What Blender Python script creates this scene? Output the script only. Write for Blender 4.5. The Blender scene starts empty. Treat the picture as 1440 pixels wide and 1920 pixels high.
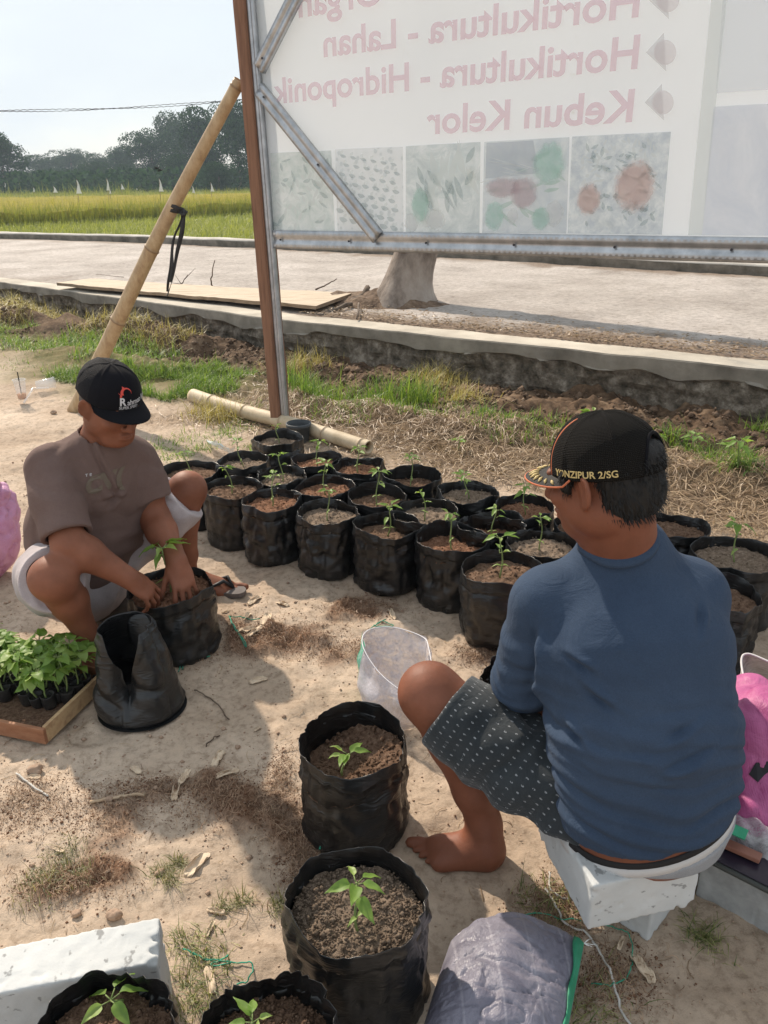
import bpy, math, random
import numpy as np
from mathutils import Vector, Matrix
from mathutils.bvhtree import BVHTree

SC = bpy.context.scene
COL = SC.collection
rad = math.radians

# ------------------------------------------------------------------ camera
FPX = 1442.0                 # focal length in photo pixels (photo is 1440 wide)
PITCH = math.atan((960 - 338.0) / FPX)
ROLL = rad(1.0)
CZ = 1.5
FW = np.array([0, math.cos(PITCH), -math.sin(PITCH)])
_r0 = np.array([1., 0, 0]); _u0 = np.cross(_r0, FW)
RT = _r0 * math.cos(ROLL) - _u0 * math.sin(ROLL)
UP = _u0 * math.cos(ROLL) + _r0 * math.sin(ROLL)
CAM = np.array([0, 0, CZ])

cam_d = bpy.data.cameras.new('camera')
cam = bpy.data.objects.new('camera', cam_d); COL.objects.link(cam)
cam_d.sensor_fit = 'HORIZONTAL'; cam_d.sensor_width = 36.0; cam_d.lens = FPX / 1440 * 36
cam_d.clip_start = 0.05; cam_d.clip_end = 3000
cam.matrix_world = Matrix(((RT[0], UP[0], -FW[0], 0), (RT[1], UP[1], -FW[1], 0), (RT[2], UP[2], -FW[2], CZ), (0, 0, 0, 1)))
SC.camera = cam

# ------------------------------------------------------------------ light
SUN_DIR = Vector((0.62, -1.0, -0.92)).normalized()        # the way the light travels
SUN_EL = math.asin(-SUN_DIR.z)
SUN_AZ = math.atan2(-SUN_DIR.x, -SUN_DIR.y)               # clockwise from +Y
w = bpy.data.worlds.new('World'); SC.world = w; w.use_nodes = True
nt = w.node_tree; nt.nodes.clear()
wo = nt.nodes.new('ShaderNodeOutputWorld'); bg = nt.nodes.new('ShaderNodeBackground')
sky = nt.nodes.new('ShaderNodeTexSky'); sky.sky_type = 'NISHITA'; sky.sun_disc = False
sky.sun_elevation = SUN_EL; sky.sun_rotation = SUN_AZ
sky.air_density = 1.0; sky.dust_density = 1.2; sky.ozone_density = 1.5
tc = nt.nodes.new('ShaderNodeTexCoord')
mp = nt.nodes.new('ShaderNodeMapping'); mp.inputs['Scale'].default_value = (1, 1, 2.6)
cn = nt.nodes.new('ShaderNodeTexNoise'); cn.inputs['Scale'].default_value = 2.3; cn.inputs['Detail'].default_value = 9
cn.inputs['Roughness'].default_value = 0.56
cr = nt.nodes.new('ShaderNodeValToRGB'); cr.color_ramp.elements[0].position = 0.42; cr.color_ramp.elements[1].position = 0.60
cr.color_ramp.elements[0].color = (0.68, 0.68, 0.68, 1); cr.color_ramp.elements[1].color = (0.98, 0.98, 0.98, 1)
mx = nt.nodes.new('ShaderNodeMix'); mx.data_type = 'RGBA'
mx.inputs['B'].default_value = (7.7, 8.2, 8.6, 1)
nt.links.new(tc.outputs['Generated'], mp.inputs['Vector']); nt.links.new(mp.outputs[0], cn.inputs['Vector'])
nt.links.new(cn.outputs['Fac'], cr.inputs[0]); nt.links.new(cr.outputs[0], mx.inputs['Factor'])
nt.links.new(sky.outputs[0], mx.inputs['A']); nt.links.new(mx.outputs['Result'], bg.inputs['Color'])
bg.inputs['Strength'].default_value = 0.098
nt.links.new(bg.outputs[0], wo.inputs[0])

sl = bpy.data.lights.new('sun', 'SUN'); so = bpy.data.objects.new('sun', sl); COL.objects.link(so)
sl.energy = 4.8; sl.angle = rad(1.2); sl.color = (1.0, 0.87, 0.72)
so.rotation_euler = SUN_DIR.to_track_quat('-Z', 'Y').to_euler(); so.location = (0, 0, 30)
SC.view_settings.view_transform = 'Standard'; SC.view_settings.look = 'None'
SC.view_settings.exposure = 0.2; SC.view_settings.gamma = 1.0; SC.view_settings.use_curve_mapping = False
SC.render.engine = 'CYCLES'
SC.cycles.max_bounces = 7; SC.cycles.transparent_max_bounces = 12

# ------------------------------------------------------------------ measuring helpers (rays through the surveyed camera)
def _ray(x, y): return FW + RT * (x - 720) / FPX - UP * (y - 960) / FPX
def P(x, y, z=0.0):
    d = _ray(x, y); return CAM + d * (z - CZ) / d[2]
def Q(x, y, Y):
    d = _ray(x, y); return CAM + d * Y / d[1]
NRM = np.array([.561, .828, 0]); TAN = np.array([.828, -.561, 0])   # across / along the road
def ST(s, t, z=0.0): return NRM * s + TAN * t + np.array([0, 0, z])
def onplane(x, y, s=3.69):
    d = _ray(x, y); return CAM + d * (s - CAM @ NRM) / (d @ NRM)
def tz(x, y, s=3.69):
    p = onplane(x, y, s); return float(p @ TAN), float(p[2])
def nv(v): v = np.asarray(v, float); return v / np.linalg.norm(v)

# ------------------------------------------------------------------ noise
def vn(p, seed=0):
    p = np.asarray(p, np.float32); i = np.floor(p).astype(np.int64); f = p - i; f = f * f * (3 - 2 * f)
    out = 0
    for dx in (0, 1):
        wx = f[..., 0] if dx else 1 - f[..., 0]
        for dy in (0, 1):
            wy = f[..., 1] if dy else 1 - f[..., 1]
            for dz in (0, 1):
                wz = f[..., 2] if dz else 1 - f[..., 2]
                h = (i[..., 0] + dx) * 73856093 ^ (i[..., 1] + dy) * 19349663 ^ (i[..., 2] + dz) * 83492791 ^ (seed * 2654435 + 977)
                h = (h ^ (h >> 13)) * 1274126177; h = (h ^ (h >> 16)) & 0xffff
                out = out + wx * wy * wz * (h / 65535.0)
    return out * 2 - 1
def fbm(p, o=4, seed=0, gain=.5):
    a = 1.; r = 0; p = np.asarray(p, np.float32)
    for k in range(o): r = r + a * vn(p, seed + k * 7); p = p * 2.03 + 3.7; a *= gain
    return r
def sstep(a, b, x): t = np.clip((x - a) / (b - a), 0, 1); return t * t * (3 - 2 * t)

# ------------------------------------------------------------------ objects
def mesh(name, V, Fc, m=None, parent=None, smooth=True, origin=None, mats=None, fmat=None):
    V = np.asarray(V, float)
    off = np.zeros(3)
    if parent is not None: off = np.array(parent['_base']) if '_base' in parent else np.zeros(3)
    elif origin is not None: off = np.asarray(origin, float)
    me = bpy.data.meshes.new(name)
    if isinstance(Fc, np.ndarray):
        n, k = Fc.shape
        me.vertices.add(len(V)); me.vertices.foreach_set('co', (V - off).astype(np.float32).ravel())
        me.loops.add(n * k); me.loops.foreach_set('vertex_index', Fc.astype(np.int32).ravel())
        me.polygons.add(n); me.polygons.foreach_set('loop_start', np.arange(0, n * k, k, dtype=np.int32))
        try: me.polygons.foreach_set('loop_total', np.full(n, k, dtype=np.int32))
        except Exception: pass
    else:
        me.from_pydata([tuple(v) for v in (V - off)], [], [tuple(int(i) for i in f) for f in Fc])
    me.update(calc_edges=True); me.validate()
    if smooth: me.polygons.foreach_set('use_smooth', np.ones(len(me.polygons), dtype=bool)); me.update()
    for q in ([m] if m else (mats or [])): me.materials.append(q)
    if fmat is not None: me.polygons.foreach_set('material_index', np.asarray(fmat, dtype=np.int32))
    o = bpy.data.objects.new(name, me); COL.objects.link(o)
    if parent is not None: o.parent = parent; o['_base'] = list(off)
    elif origin is not None: o.location = off; o['_base'] = list(off)
    else: o['_base'] = [0., 0., 0.]
    return o
def attr(o, name, vals, domain='POINT'):
    a = o.data.attributes.new(name, 'FLOAT', domain); a.data.foreach_set('value', np.asarray(vals, np.float32))
def setuv(o, uv):                                   # per-vertex uv
    me = o.data; l = me.uv_layers.new(name='uv'); li = np.empty(len(me.loops), dtype=np.int32); me.loops.foreach_get('vertex_index', li)
    l.data.foreach_set('uv', np.asarray(uv, np.float32)[li].ravel())
def tag(o, label=None, cat=None, group=None, kind=None):
    if label: o['label'] = label
    if cat: o['category'] = cat
    if group: o['group'] = group
    if kind: o['kind'] = kind
    return o
def root(name, base, label, cat, group=None):
    o = bpy.data.objects.new(name, None); COL.objects.link(o); o.empty_display_size = .1
    o.location = base; o['_base'] = [float(b) for b in base]
    return tag(o, label, cat, group)
def copyobj(o, parent=None):
    c = o.copy(); COL.objects.link(c)
    if parent: c.parent = parent
    return c
def copytree(o, parent=None):
    c = copyobj(o, parent)
    for ch in list(o.children): copytree(ch, c)
    return c

class MB:
    def __init__(s): s.V = []; s.F = []
    def add(s, V, F):
        b = len(s.V); s.V += [tuple(map(float, v)) for v in V]; s.F += [tuple(int(i) + b for i in f) for f in F]; return s
    def box(s, c, h, ax=None):
        ax = np.eye(3) if ax is None else np.asarray(ax); c = np.asarray(c, float)
        V = [c + ax[0] * h[0] * i + ax[1] * h[1] * j + ax[2] * h[2] * k for i in (-1, 1) for j in (-1, 1) for k in (-1, 1)]
        return s.add(V, [(0, 1, 3, 2), (4, 6, 7, 5), (0, 4, 5, 1), (2, 3, 7, 6), (0, 2, 6, 4), (1, 5, 7, 3)])
    def tube(s, pts, r, n=8, cap=True):
        pts = [np.asarray(p, float) for p in pts]; m = len(pts); rr = r if hasattr(r, '__len__') else [r] * m
        V = []; prev = None
        for i, p in enumerate(pts):
            d = nv(pts[min(i + 1, m - 1)] - pts[max(i - 1, 0)])
            if prev is None: a = np.cross(d, [0, 0, 1.]); a = nv(a) if np.linalg.norm(a) > 1e-3 else np.array([1., 0, 0])
            else: a = nv(prev - d * (prev @ d))
            prev = a; b = np.cross(d, a)
            for k in range(n):
                t = 2 * math.pi * k / n; V.append(p + (a * math.cos(t) + b * math.sin(t)) * rr[i])
        F = [(i * n + k, i * n + (k + 1) % n, (i + 1) * n + (k + 1) % n, (i + 1) * n + k) for i in range(m - 1) for k in range(n)]
        if cap: F += [tuple(range(n - 1, -1, -1)), tuple(range((m - 1) * n, m * n))]
        return s.add(V, F)
    def build(s, name, m, parent=None, smooth=False, origin=None, bevel=0):
        o = mesh(name, s.V, s.F, m, parent, smooth, origin)
        if bevel:
            b = o.modifiers.new('bevel', 'BEVEL'); b.width = bevel; b.segments = 2; b.limit_method = 'ANGLE'
        return o

def grid_faces(nu, nv_, wrap=False):
    i = np.arange(nu - 1)[:, None]; j = np.arange(nv_ if wrap else nv_ - 1)[None, :]
    a = i * nv_ + j; b = i * nv_ + (j + 1) % nv_; c = (i + 1) * nv_ + (j + 1) % nv_; d = (i + 1) * nv_ + j
    return np.stack([a + 0 * b, b + 0 * a, c + 0 * a, d + 0 * a], -1).reshape(-1, 4)

# ------------------------------------------------------------------ materials
def newmat(name):
    m = bpy.data.materials.new(name); m.use_nodes = True; t = m.node_tree; return m, t, t.nodes['Principled BSDF'], t.nodes['Material Output']
def N(t, ty, **kw):
    n = t.nodes.new(ty)
    for k, v in kw.items():
        if k in n.inputs: n.inputs[k].default_value = v
        else: setattr(n, k, v)
    return n
def ramp(t, fac, stops):
    r = t.nodes.new('ShaderNodeValToRGB'); e = r.color_ramp.elements
    while len(e) < len(stops): e.new(0.5)
    for q, (p, c) in zip(e, stops): q.position = p; q.color = (*c, 1) if len(c) == 3 else c
    t.links.new(fac, r.inputs[0]); return r.outputs[0]
def mixc(t, fac, a, b, mode='MIX'):
    n = t.nodes.new('ShaderNodeMix'); n.data_type = 'RGBA'; n.blend_type = mode
    for k, v in (('Factor', fac), ('A', a), ('B', b)):
        if isinstance(v, (int, float)): n.inputs[k].default_value = v
        elif isinstance(v, tuple): n.inputs[k].default_value = (*v, 1)
        else: t.links.new(v, n.inputs[k])
    return n.outputs['Result']
def noise(t, scale, detail=5, rough=.6, vec=None, dist=0):
    n = N(t, 'ShaderNodeTexNoise', Scale=scale, Detail=detail, Roughness=rough, Distortion=dist)
    if vec: t.links.new(vec, n.inputs['Vector'])
    return n.outputs['Fac']
def ocoord(t, scale=None, which='Object'):
    c = t.nodes.new('ShaderNodeTexCoord'); v = c.outputs[which]
    if scale:
        m = t.nodes.new('ShaderNodeMapping'); m.inputs['Scale'].default_value = scale; t.links.new(v, m.inputs[0]); v = m.outputs[0]
    return v
def bump(t, bs, h, strength=.4, dist=.01, prev=None):
    b = N(t, 'ShaderNodeBump', Strength=strength, Distance=dist); t.links.new(h, b.inputs['Height'])
    if prev: t.links.new(prev, b.inputs['Normal'])
    t.links.new(b.outputs[0], bs.inputs['Normal']); return b.outputs[0]
def attrn(t, name):
    a = t.nodes.new('ShaderNodeAttribute'); a.attribute_name = name; return a.outputs['Fac']
def mat(name, c1, c2=None, scale=8, rough=.7, bs_=.3, bd=.004, bscale=60, stretch=None, c3=None, spec=.4, detail=6, metal=0, sss=0, trans=0):
    m, t, b, o = newmat(name); b.inputs['Roughness'].default_value = rough; b.inputs['Specular IOR Level'].default_value = spec
    b.inputs['Metallic'].default_value = metal
    v = ocoord(t, stretch)
    if c2:
        st = [(.32, c1), (.68, c2)] if not c3 else [(.3, c1), (.52, c2), (.72, c3)]
        t.links.new(ramp(t, noise(t, scale, detail, .62, v), st), b.inputs['Base Color'])
    else: b.inputs['Base Color'].default_value = (*c1, 1)
    if bs_: bump(t, b, noise(t, bscale, 5, .6, v), bs_, bd)
    if sss: b.inputs['Subsurface Weight'].default_value = sss; b.inputs['Subsurface Radius'].default_value = (.01, .004, .002)
    return m
def leafmat(name, c1, c2, tr=.5, attrname=None, scale=30, rough=.5):
    m, t, b, o = newmat(name); b.inputs['Roughness'].default_value = rough
    if attrname: f = attrn(t, attrname)
    else: f = noise(t, scale, 3, .5, ocoord(t))
    c = ramp(t, f, [(.2, c1), (.8, c2)]) if isinstance(c2, tuple) else None
    t.links.new(c, b.inputs['Base Color'])
    tl = t.nodes.new('ShaderNodeBsdfTranslucent'); mxs = t.nodes.new('ShaderNodeMixShader'); mxs.inputs[0].default_value = tr
    t.links.new(mixc(t, 1.0, c, (1.3, 1.35, .7), 'MULTIPLY'), tl.inputs[0])
    t.links.new(b.outputs[0], mxs.inputs[1]); t.links.new(tl.outputs[0], mxs.inputs[2]); t.links.new(mxs.outputs[0], o.inputs[0])
    return m
# ================================================================== GROUND
rng = np.random.default_rng(7); random.seed(7)
def sw(t): return 5.63 + .10 * np.maximum(0, -5 - t)          # the road wall's front face
SOIL_SPOTS = []      # (x, y, rx, ry, amount) dark potting soil spilt on the ground, built up as it stands
for (ax, ay, w_, h_, a) in [(530, 1195, 150, 40, 1.), (640, 1215, 120, 28, .8), (470, 1190, 80, 45, .9), (560, 1560, 60, 90, 1.), (575, 1640, 45, 60, .9),
                            (420, 1500, 110, 60, .9), (180, 1530, 160, 60, .8), (300, 1480, 160, 30, .7), (520, 1480, 40, 80, .5), (140, 1660, 130, 50, .6),
                            (900, 1225, 60, 25, .8), (1050, 1700, 90, 60, .7), (1150, 1830, 120, 80, .6), (680, 1140, 90, 25, .5), (330, 1230, 110, 30, .6), (40, 1510, 90, 60, .6)]:
    p = P(ax, ay); q = P(ax + w_, ay); r = P(ax, ay - h_)
    SOIL_SPOTS.append((p[0], p[1], np.linalg.norm(q - p), np.linalg.norm(r - p), a))
def soilmask(X, Y):
    m = 0
    for (x, y, rx, ry, a) in SOIL_SPOTS:
        m = np.maximum(m, a * np.exp(-(((X - x) / rx) ** 2 + ((Y - y) / ry) ** 2)))
    n = fbm(np.stack([X * 6, Y * 6, 0 * X], -1), 4, 5)
    return np.clip(sstep(.42, .95, m + .50 * n * (m > .05)), 0, 1)
_fg = np.random.default_rng(99); SCUFF = [(_fg.uniform(-1.6, .9), _fg.uniform(.9, 3.4), _fg.uniform(0, 3.14), _fg.uniform(.10, .15), _fg.uniform(.035, .06), _fg.uniform(.006, .013)) for _ in range(26)]
def gheight(X, Y, fine=True):
    S = X * NRM[0] + Y * NRM[1]; T = X * TAN[0] + Y * TAN[1]; Z = np.zeros_like(X)
    p3 = np.stack([X, Y, 0 * X], -1)
    wv = fbm(p3 * 1.3, 3, 11)
    cs = 4.72 + .16 * wv
    Z += -.035 * sstep(4.7, 4.95, S) - .0 * T + .03 * fbm(p3 * 2.3, 3, 91) * sstep(cs, cs + .3, S)
    Z -= (.17 * np.exp(-((S - cs) / .085) ** 2)) * sstep(-9, -5, T) * (.65 + .5 * vn(p3 * 2.2, 3))
    Z += .07 * np.exp(-((S - 4.25 - .1 * wv) / .22) ** 2) * (1 + .8 * vn(p3 * 2.1, 31))
    Z += .20 * np.exp(-((S - 5.22) / .25) ** 2) * sstep(-5.2, -6.4, T) * (1 + .5 * vn(p3 * 2.6, 21))
    Z += .05 * sstep(3.6, 4.2, S) * sstep(-3, -7, T)
    rough = sstep(3.9, 4.4, S)
    Z += (.010 + .045 * rough) * fbm(p3 * 3.1, 4, 17)
    sm = soilmask(X, Y)
    if fine:
        Z += (.0055 + .020 * rough) * fbm(p3 * 17, 3, 41) + .002 * fbm(p3 * 60, 2, 51)
        Z += sm * (.012 + .014 * fbm(p3 * 26, 3, 61))
        for (fx_, fy_, fa, fl, fw_, fd) in SCUFF:      # trodden footprints and scuffs
            u_ = (X - fx_) * math.cos(fa) + (Y - fy_) * math.sin(fa); v_ = -(X - fx_) * math.sin(fa) + (Y - fy_) * math.cos(fa); r2 = (u_ / fl) ** 2 + (v_ / fw_) ** 2
            Z += fd * (-np.exp(-r2 ** 2) + .45 * np.exp(-((np.sqrt(r2) - 1.25) / .22) ** 2))
        d = vn(p3 * 5.3, 77); Z -= .010 * sstep(.45, .7, d) * (1 - rough)
    # worn flat slab-like patches
    far = sstep(14, 22, np.hypot(X, Y)); Z = Z * (1 - far) - .1 * far
    Z = np.where(S > sw(T) + .06, -.22, Z)
    return Z
xs = np.concatenate([-np.geomspace(400, 2.9, 60), np.arange(-2.88, 3.0, .0125), np.geomspace(3.02, 400, 60)])
ys = np.concatenate([[-40, -15, -5, -2, -.8, -.2], np.arange(0, 2.6, .0125), 2.6 * 1.0045 ** np.arange(0, 285), np.geomspace(9.5, 420, 26)])
GX, GY = np.meshgrid(xs, ys, indexing='ij'); GZ = gheight(GX, GY)
GV = np.stack([GX, GY, GZ], -1).reshape(-1, 3)
ground = mesh('ground', GV, grid_faces(len(xs), len(ys))[:, ::-1])
tag(ground, 'dry sandy earth yard with spilt potting soil', kind='structure')
gS = GV @ NRM; gT = GV @ TAN
attr(ground, 'soil', soilmask(GV[:, 0], GV[:, 1]))
straw = sstep(3.35, 4.0, gS + .3 * fbm(GV * 1.7, 3, 9)) * sstep(-5.0, -3.2, gT)
turf = sstep(3.55, 4.1, gS + .4 * fbm(GV * 1.9, 3, 19)) * (1 - sstep(-4.3, -3.2, gT)) 
ditch = sstep(4.55, 4.9, gS)
attr(ground, 'straw', straw); attr(ground, 'turf', turf); attr(ground, 'ditch', ditch)
m, t, b, o = newmat('earth'); v = ocoord(t)
base = ramp(t, noise(t, 1.6, 8, .62, v), [(.30, (.355, .268, .195)), (.5, (.49, .388, .295)), (.68, (.60, .49, .385))])
spk = ramp(t, noise(t, 38, 6, .7, v), [(.36, (.66, .63, .60)), (.5, (1, 1, 1)), (.66, (1.12, 1.1, 1.08))])
base = mixc(t, .85, base, spk, 'MULTIPLY')
soilc = ramp(t, noise(t, 60, 6, .75, v), [(.36, (.085, .045, .027)), (.55, (.22, .13, .082)), (.7, (.34, .225, .148))])
strawc = ramp(t, noise(t, 14, 8, .75, ocoord(t, (1, 1, 1))), [(.34, (.09, .06, .036)), (.55, (.20, .14, .088)), (.7, (.33, .24, .155))])
turfc = ramp(t, noise(t, 9, 8, .7, v), [(.35, (.10, .10, .035)), (.55, (.20, .165, .08)), (.7, (.30, .235, .14))])
ditc = ramp(t, noise(t, 7, 9, .72, v), [(.36, (.045, .028, .018)), (.52, (.13, .085, .054)), (.68, (.27, .19, .125))])
base = mixc(t, attrn(t, 'straw'), base, strawc); base = mixc(t, attrn(t, 'turf'), base, turfc)
base = mixc(t, attrn(t, 'ditch'), base, ditc); base = mixc(t, attrn(t, 'soil'), base, soilc)
t.links.new(base, b.inputs['Base Color']); b.inputs['Roughness'].default_value = .95; b.inputs['Specular IOR Level'].default_value = .15
n1 = bump(t, b, noise(t, 55, 8, .75, v), .55, .012); bump(t, b, noise(t, 260, 4, .7, v), .4, .003, n1)
ground.data.materials.append(m)

# ================================================================== ROAD, WALL, KERBS
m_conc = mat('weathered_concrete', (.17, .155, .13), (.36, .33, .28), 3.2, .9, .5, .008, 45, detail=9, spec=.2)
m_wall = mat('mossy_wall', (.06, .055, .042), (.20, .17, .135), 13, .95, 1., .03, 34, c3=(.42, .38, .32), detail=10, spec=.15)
tt = np.concatenate([-np.geomspace(80, 12, 30), np.arange(-11.9, 3.4, .035), [5, 9, 14]])
prof = [(.0, -.42), (.0, -.30), (.012, -.22), (.0, -.14), (.01, -.08), (-.004, -.02), (.01, .05), (.002, .10), (.014, .15), (.010, .185), (-.012, .198), (-.013, .24), (-.012, .293), (-.004, .303), (.10, .306), (.24, .303), (.30, .30)]
W = np.zeros((len(tt), len(prof), 3))
for j, (ds, z) in enumerate(prof):
    s = sw(tt) + ds; W[:, j] = NRM * s[:, None] + TAN * tt[:, None]; W[:, j, 2] = z
    a = (.045 if z < .19 else .0035)
    q = W[:, j] * np.array([1, 1, 1.])
    W[:, j] -= NRM * (a * (fbm(q * 5.5, 4, 4)) - (.05 * np.maximum(0, vn(q * np.array([4, 4, 9.]), 44)) if z < .17 else 0))[:, None]; W[:, j, 2] += .006 * vn(q * 4, 8) * .4 + (.045 * fbm(q * np.array([2.2, 2.2, .1]), 3, 66) if j in (9, 10) else 0) + (.004 * fbm(q * 3, 3, 5) if z > .28 else 0)
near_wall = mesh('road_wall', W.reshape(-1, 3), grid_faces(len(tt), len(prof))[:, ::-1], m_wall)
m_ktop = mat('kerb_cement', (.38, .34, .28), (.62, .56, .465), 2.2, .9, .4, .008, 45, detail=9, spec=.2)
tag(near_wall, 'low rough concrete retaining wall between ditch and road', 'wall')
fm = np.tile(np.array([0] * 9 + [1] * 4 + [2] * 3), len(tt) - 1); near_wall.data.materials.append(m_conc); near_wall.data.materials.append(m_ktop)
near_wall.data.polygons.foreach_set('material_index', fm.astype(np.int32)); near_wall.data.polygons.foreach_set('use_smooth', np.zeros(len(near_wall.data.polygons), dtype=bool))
# road sheet
far_pts = [P(-900, 425, .30), P(-300, 431, .30), P(0, 449, .30), P(235, 455, .30), P(470, 466, .30), P(900, 489, .30), P(1440, 521, .30), P(2100, 556, .30)]
far_s = np.array([p @ NRM for p in far_pts]); far_t = np.array([p @ TAN for p in far_pts])
cf = np.polyfit(far_t[1:], far_s[1:], 2)
def sfar(t): return np.interp(t, far_t, far_s)
tr_ = np.concatenate([-np.geomspace(90, 13, 40), np.arange(-12.9, 3.0, .05), [4, 6, 10]])
nu = 70; R = np.zeros((len(tr_), nu, 3))
for j in range(nu):
    f = (j / (nu - 1)) ** 1.6; s = (sw(tr_) + .28) * (1 - f) + (sfar(tr_) + .1) * f
    R[:, j] = NRM * s[:, None] + TAN * tr_[:, None]; R[:, j, 2] = .297
q = R.copy(); q[..., 2] = 0
R[..., 2] += .010 * fbm(q * 1.4, 4, 71) + .02 * np.linspace(0, 1, nu)[None] ** .5 + .006 * fbm(q * 9, 4, 75)
road = mesh('road', R.reshape(-1, 3), grid_faces(len(tr_), nu)[:, ::-1]); tag(road, 'pale broomed concrete road', kind='structure')
m, t, b, o = newmat('broomed_concrete'); v = ocoord(t)
br = noise(t, 9, 8, .72, ocoord(t, (1.2, 5.5, 1)))
c = ramp(t, noise(t, 1.1, 9, .65, v), [(.3, (.42, .37, .33)), (.5, (.57, .515, .465)), (.7, (.69, .63, .58))])
c = mixc(t, .8, c, ramp(t, br, [(.38, (.60, .57, .54)), (.50, (1, 1, 1)), (.64, (1.12, 1.12, 1.12))]), 'MULTIPLY')
c = mixc(t, .8, c, ramp(t, noise(t, 22, 8, .8, v), [(.38, (.70, .67, .64)), (.5, (1, 1, 1)), (.62, (1.1, 1.1, 1.1))]), 'MULTIPLY')
dirt = ramp(t, noise(t, 26, 8, .75, v), [(.35, (.15, .10, .07)), (.6, (.33, .25, .185))])
c = mixc(t, attrn(t, 'dirt'), c, dirt); t.links.new(c, b.inputs['Base Color']); b.inputs['Roughness'].default_value = .9
b.inputs['Specular IOR Level'].default_value = .25
n1 = bump(t, b, br, 1., .03); bump(t, b, noise(t, 80, 5, .7, v), .4, .005, n1); road.data.materials.append(m)
rp = R.reshape(-1, 3); rs = rp @ NRM - sw(rp @ TAN); rt_ = rp @ TAN
dm = sstep(1.05, .35, rs + .35 * fbm(rp * 2.2, 4, 3)) * (.35 + .65 * sstep(-5.4, -4.6, rt_)) + sstep(.5, .1, sfar(rt_) - rp @ NRM + .25 * fbm(rp * 3, 3, 6)) * .8
attr(road, 'dirt', np.clip(dm, 0, 1))
# far kerb
tk = np.concatenate([-np.geomspace(90, 22, 12), np.arange(-21.5, 3, .22), [5, 9]])
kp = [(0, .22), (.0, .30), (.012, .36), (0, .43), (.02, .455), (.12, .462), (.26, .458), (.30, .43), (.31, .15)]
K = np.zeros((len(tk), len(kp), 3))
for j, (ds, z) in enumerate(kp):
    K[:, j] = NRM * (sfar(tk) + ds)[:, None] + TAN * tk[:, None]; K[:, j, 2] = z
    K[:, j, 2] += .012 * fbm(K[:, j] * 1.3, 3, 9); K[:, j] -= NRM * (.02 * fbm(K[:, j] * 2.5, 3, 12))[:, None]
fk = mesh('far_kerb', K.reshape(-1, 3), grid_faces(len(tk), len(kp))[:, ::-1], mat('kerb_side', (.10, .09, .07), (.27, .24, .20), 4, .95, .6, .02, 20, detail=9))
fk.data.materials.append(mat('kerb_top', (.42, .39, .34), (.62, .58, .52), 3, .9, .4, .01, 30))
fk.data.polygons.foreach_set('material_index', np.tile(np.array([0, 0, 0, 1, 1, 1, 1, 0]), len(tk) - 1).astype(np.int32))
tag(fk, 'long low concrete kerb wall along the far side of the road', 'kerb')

# ================================================================== FIELDS
m_field = mat('field_green', (.13, .15, .035), (.26, .27, .06), .6, .95, .6, .1, 6, detail=10, spec=.1)
fx = np.linspace(-160, 60, 120); fy = np.concatenate([np.linspace(10, 60, 120), np.linspace(61, 330, 60)])
FX, FY = np.meshgrid(fx, fy, indexing='ij')
FS = FX * NRM[0] + FY * NRM[1]; FT = FX * TAN[0] + FY * TAN[1]
FZ = np.where(FS > sfar(FT) + .25, .10 + .03 * vn(np.stack([FX, FY, 0 * FX], -1), 4), -1.2)
field = mesh('rice_field', np.stack([FX, FY, FZ], -1).reshape(-1, 3), grid_faces(len(fx), len(fy))[:, ::-1], m_field); tag(field, 'flat green field beyond the road', kind='structure')
def blades(name, pts, L, Wd, lean, m, seg=2, flat=0., parent=None, fold=None, azim=None, jit=.35, seed=1):
    """many thin grass blades in one mesh; pts Nx3 bases"""
    g = np.random.default_rng(seed); n = len(pts); L = L * (1 + jit * g.standard_normal(n)).clip(.35, 2.2); a = g.uniform(0, 2 * math.pi, n) if azim is None else azim + .5 * g.standard_normal(n)
    ln = np.abs(lean * (1 + .5 * g.standard_normal(n))); dirv = np.stack([np.cos(a), np.sin(a), 0 * a], -1)
    side = np.stack([-np.sin(a + .6 * g.standard_normal(n)), np.cos(a), 0 * a], -1)
    V = []
    for k in range(seg + 1):
        f = k / seg; ang = ln * (.45 + .9 * f); out = np.sin(np.minimum(ang, 1.75)) * f * L; up = np.cos(np.minimum(ang, 1.75)) * f * L
        c = pts + dirv * out[:, None] + np.array([0, 0, 1.]) * np.maximum(up, flat * L * 0)[:, None]
        wd = Wd * (1 - f * .92) * (.7 + .6 * g.random(n) if k == 0 else 1)
        V += [c - side * (wd / 2)[:, None] if hasattr(wd, '__len__') else c - side * wd / 2, c + side * (wd / 2)[:, None] if hasattr(wd, '__len__') else c + side * wd / 2]
    V = np.stack(V, 1).reshape(-1, 3); nvp = 2 * (seg + 1)
    b0 = np.arange(n)[:, None] * nvp
    Fc = np.concatenate([b0 + np.array([[2 * k, 2 * k + 1, 2 * k + 3, 2 * k + 2]]) for k in range(seg)], 0)
    o = mesh(name, V, Fc, m, parent, smooth=True)
    attr(o, 'rnd', np.repeat(g.random(n), nvp)); return o
m_rice = leafmat('ripe_rice', (.28, .25, .04), (.44, .36, .07), .45, 'rnd')
m_rice2 = leafmat('green_rice', (.14, .16, .035), (.27, .28, .06), .45, 'rnd')
m_rice3 = leafmat('short_rice', (.17, .20, .05), (.33, .34, .10), .45, 'rnd')
def band(x0y0, x1y1, x0y2, x1y3, n, z=.12):
    """random ground points in the strip seen between two lines (left-bottom, right-bottom, left-top, right-top)"""
    a = P(*x0y0, z); b_ = P(*x1y1, z); c = P(*x0y2, z); d = P(*x1y3, z)
    u = rng.random(n)[:, None]; f = rng.random(n)[:, None] ** 1.0
    return (a * (1 - u) + b_ * u) * (1 - f) + (c * (1 - u) + d * u) * f
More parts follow.
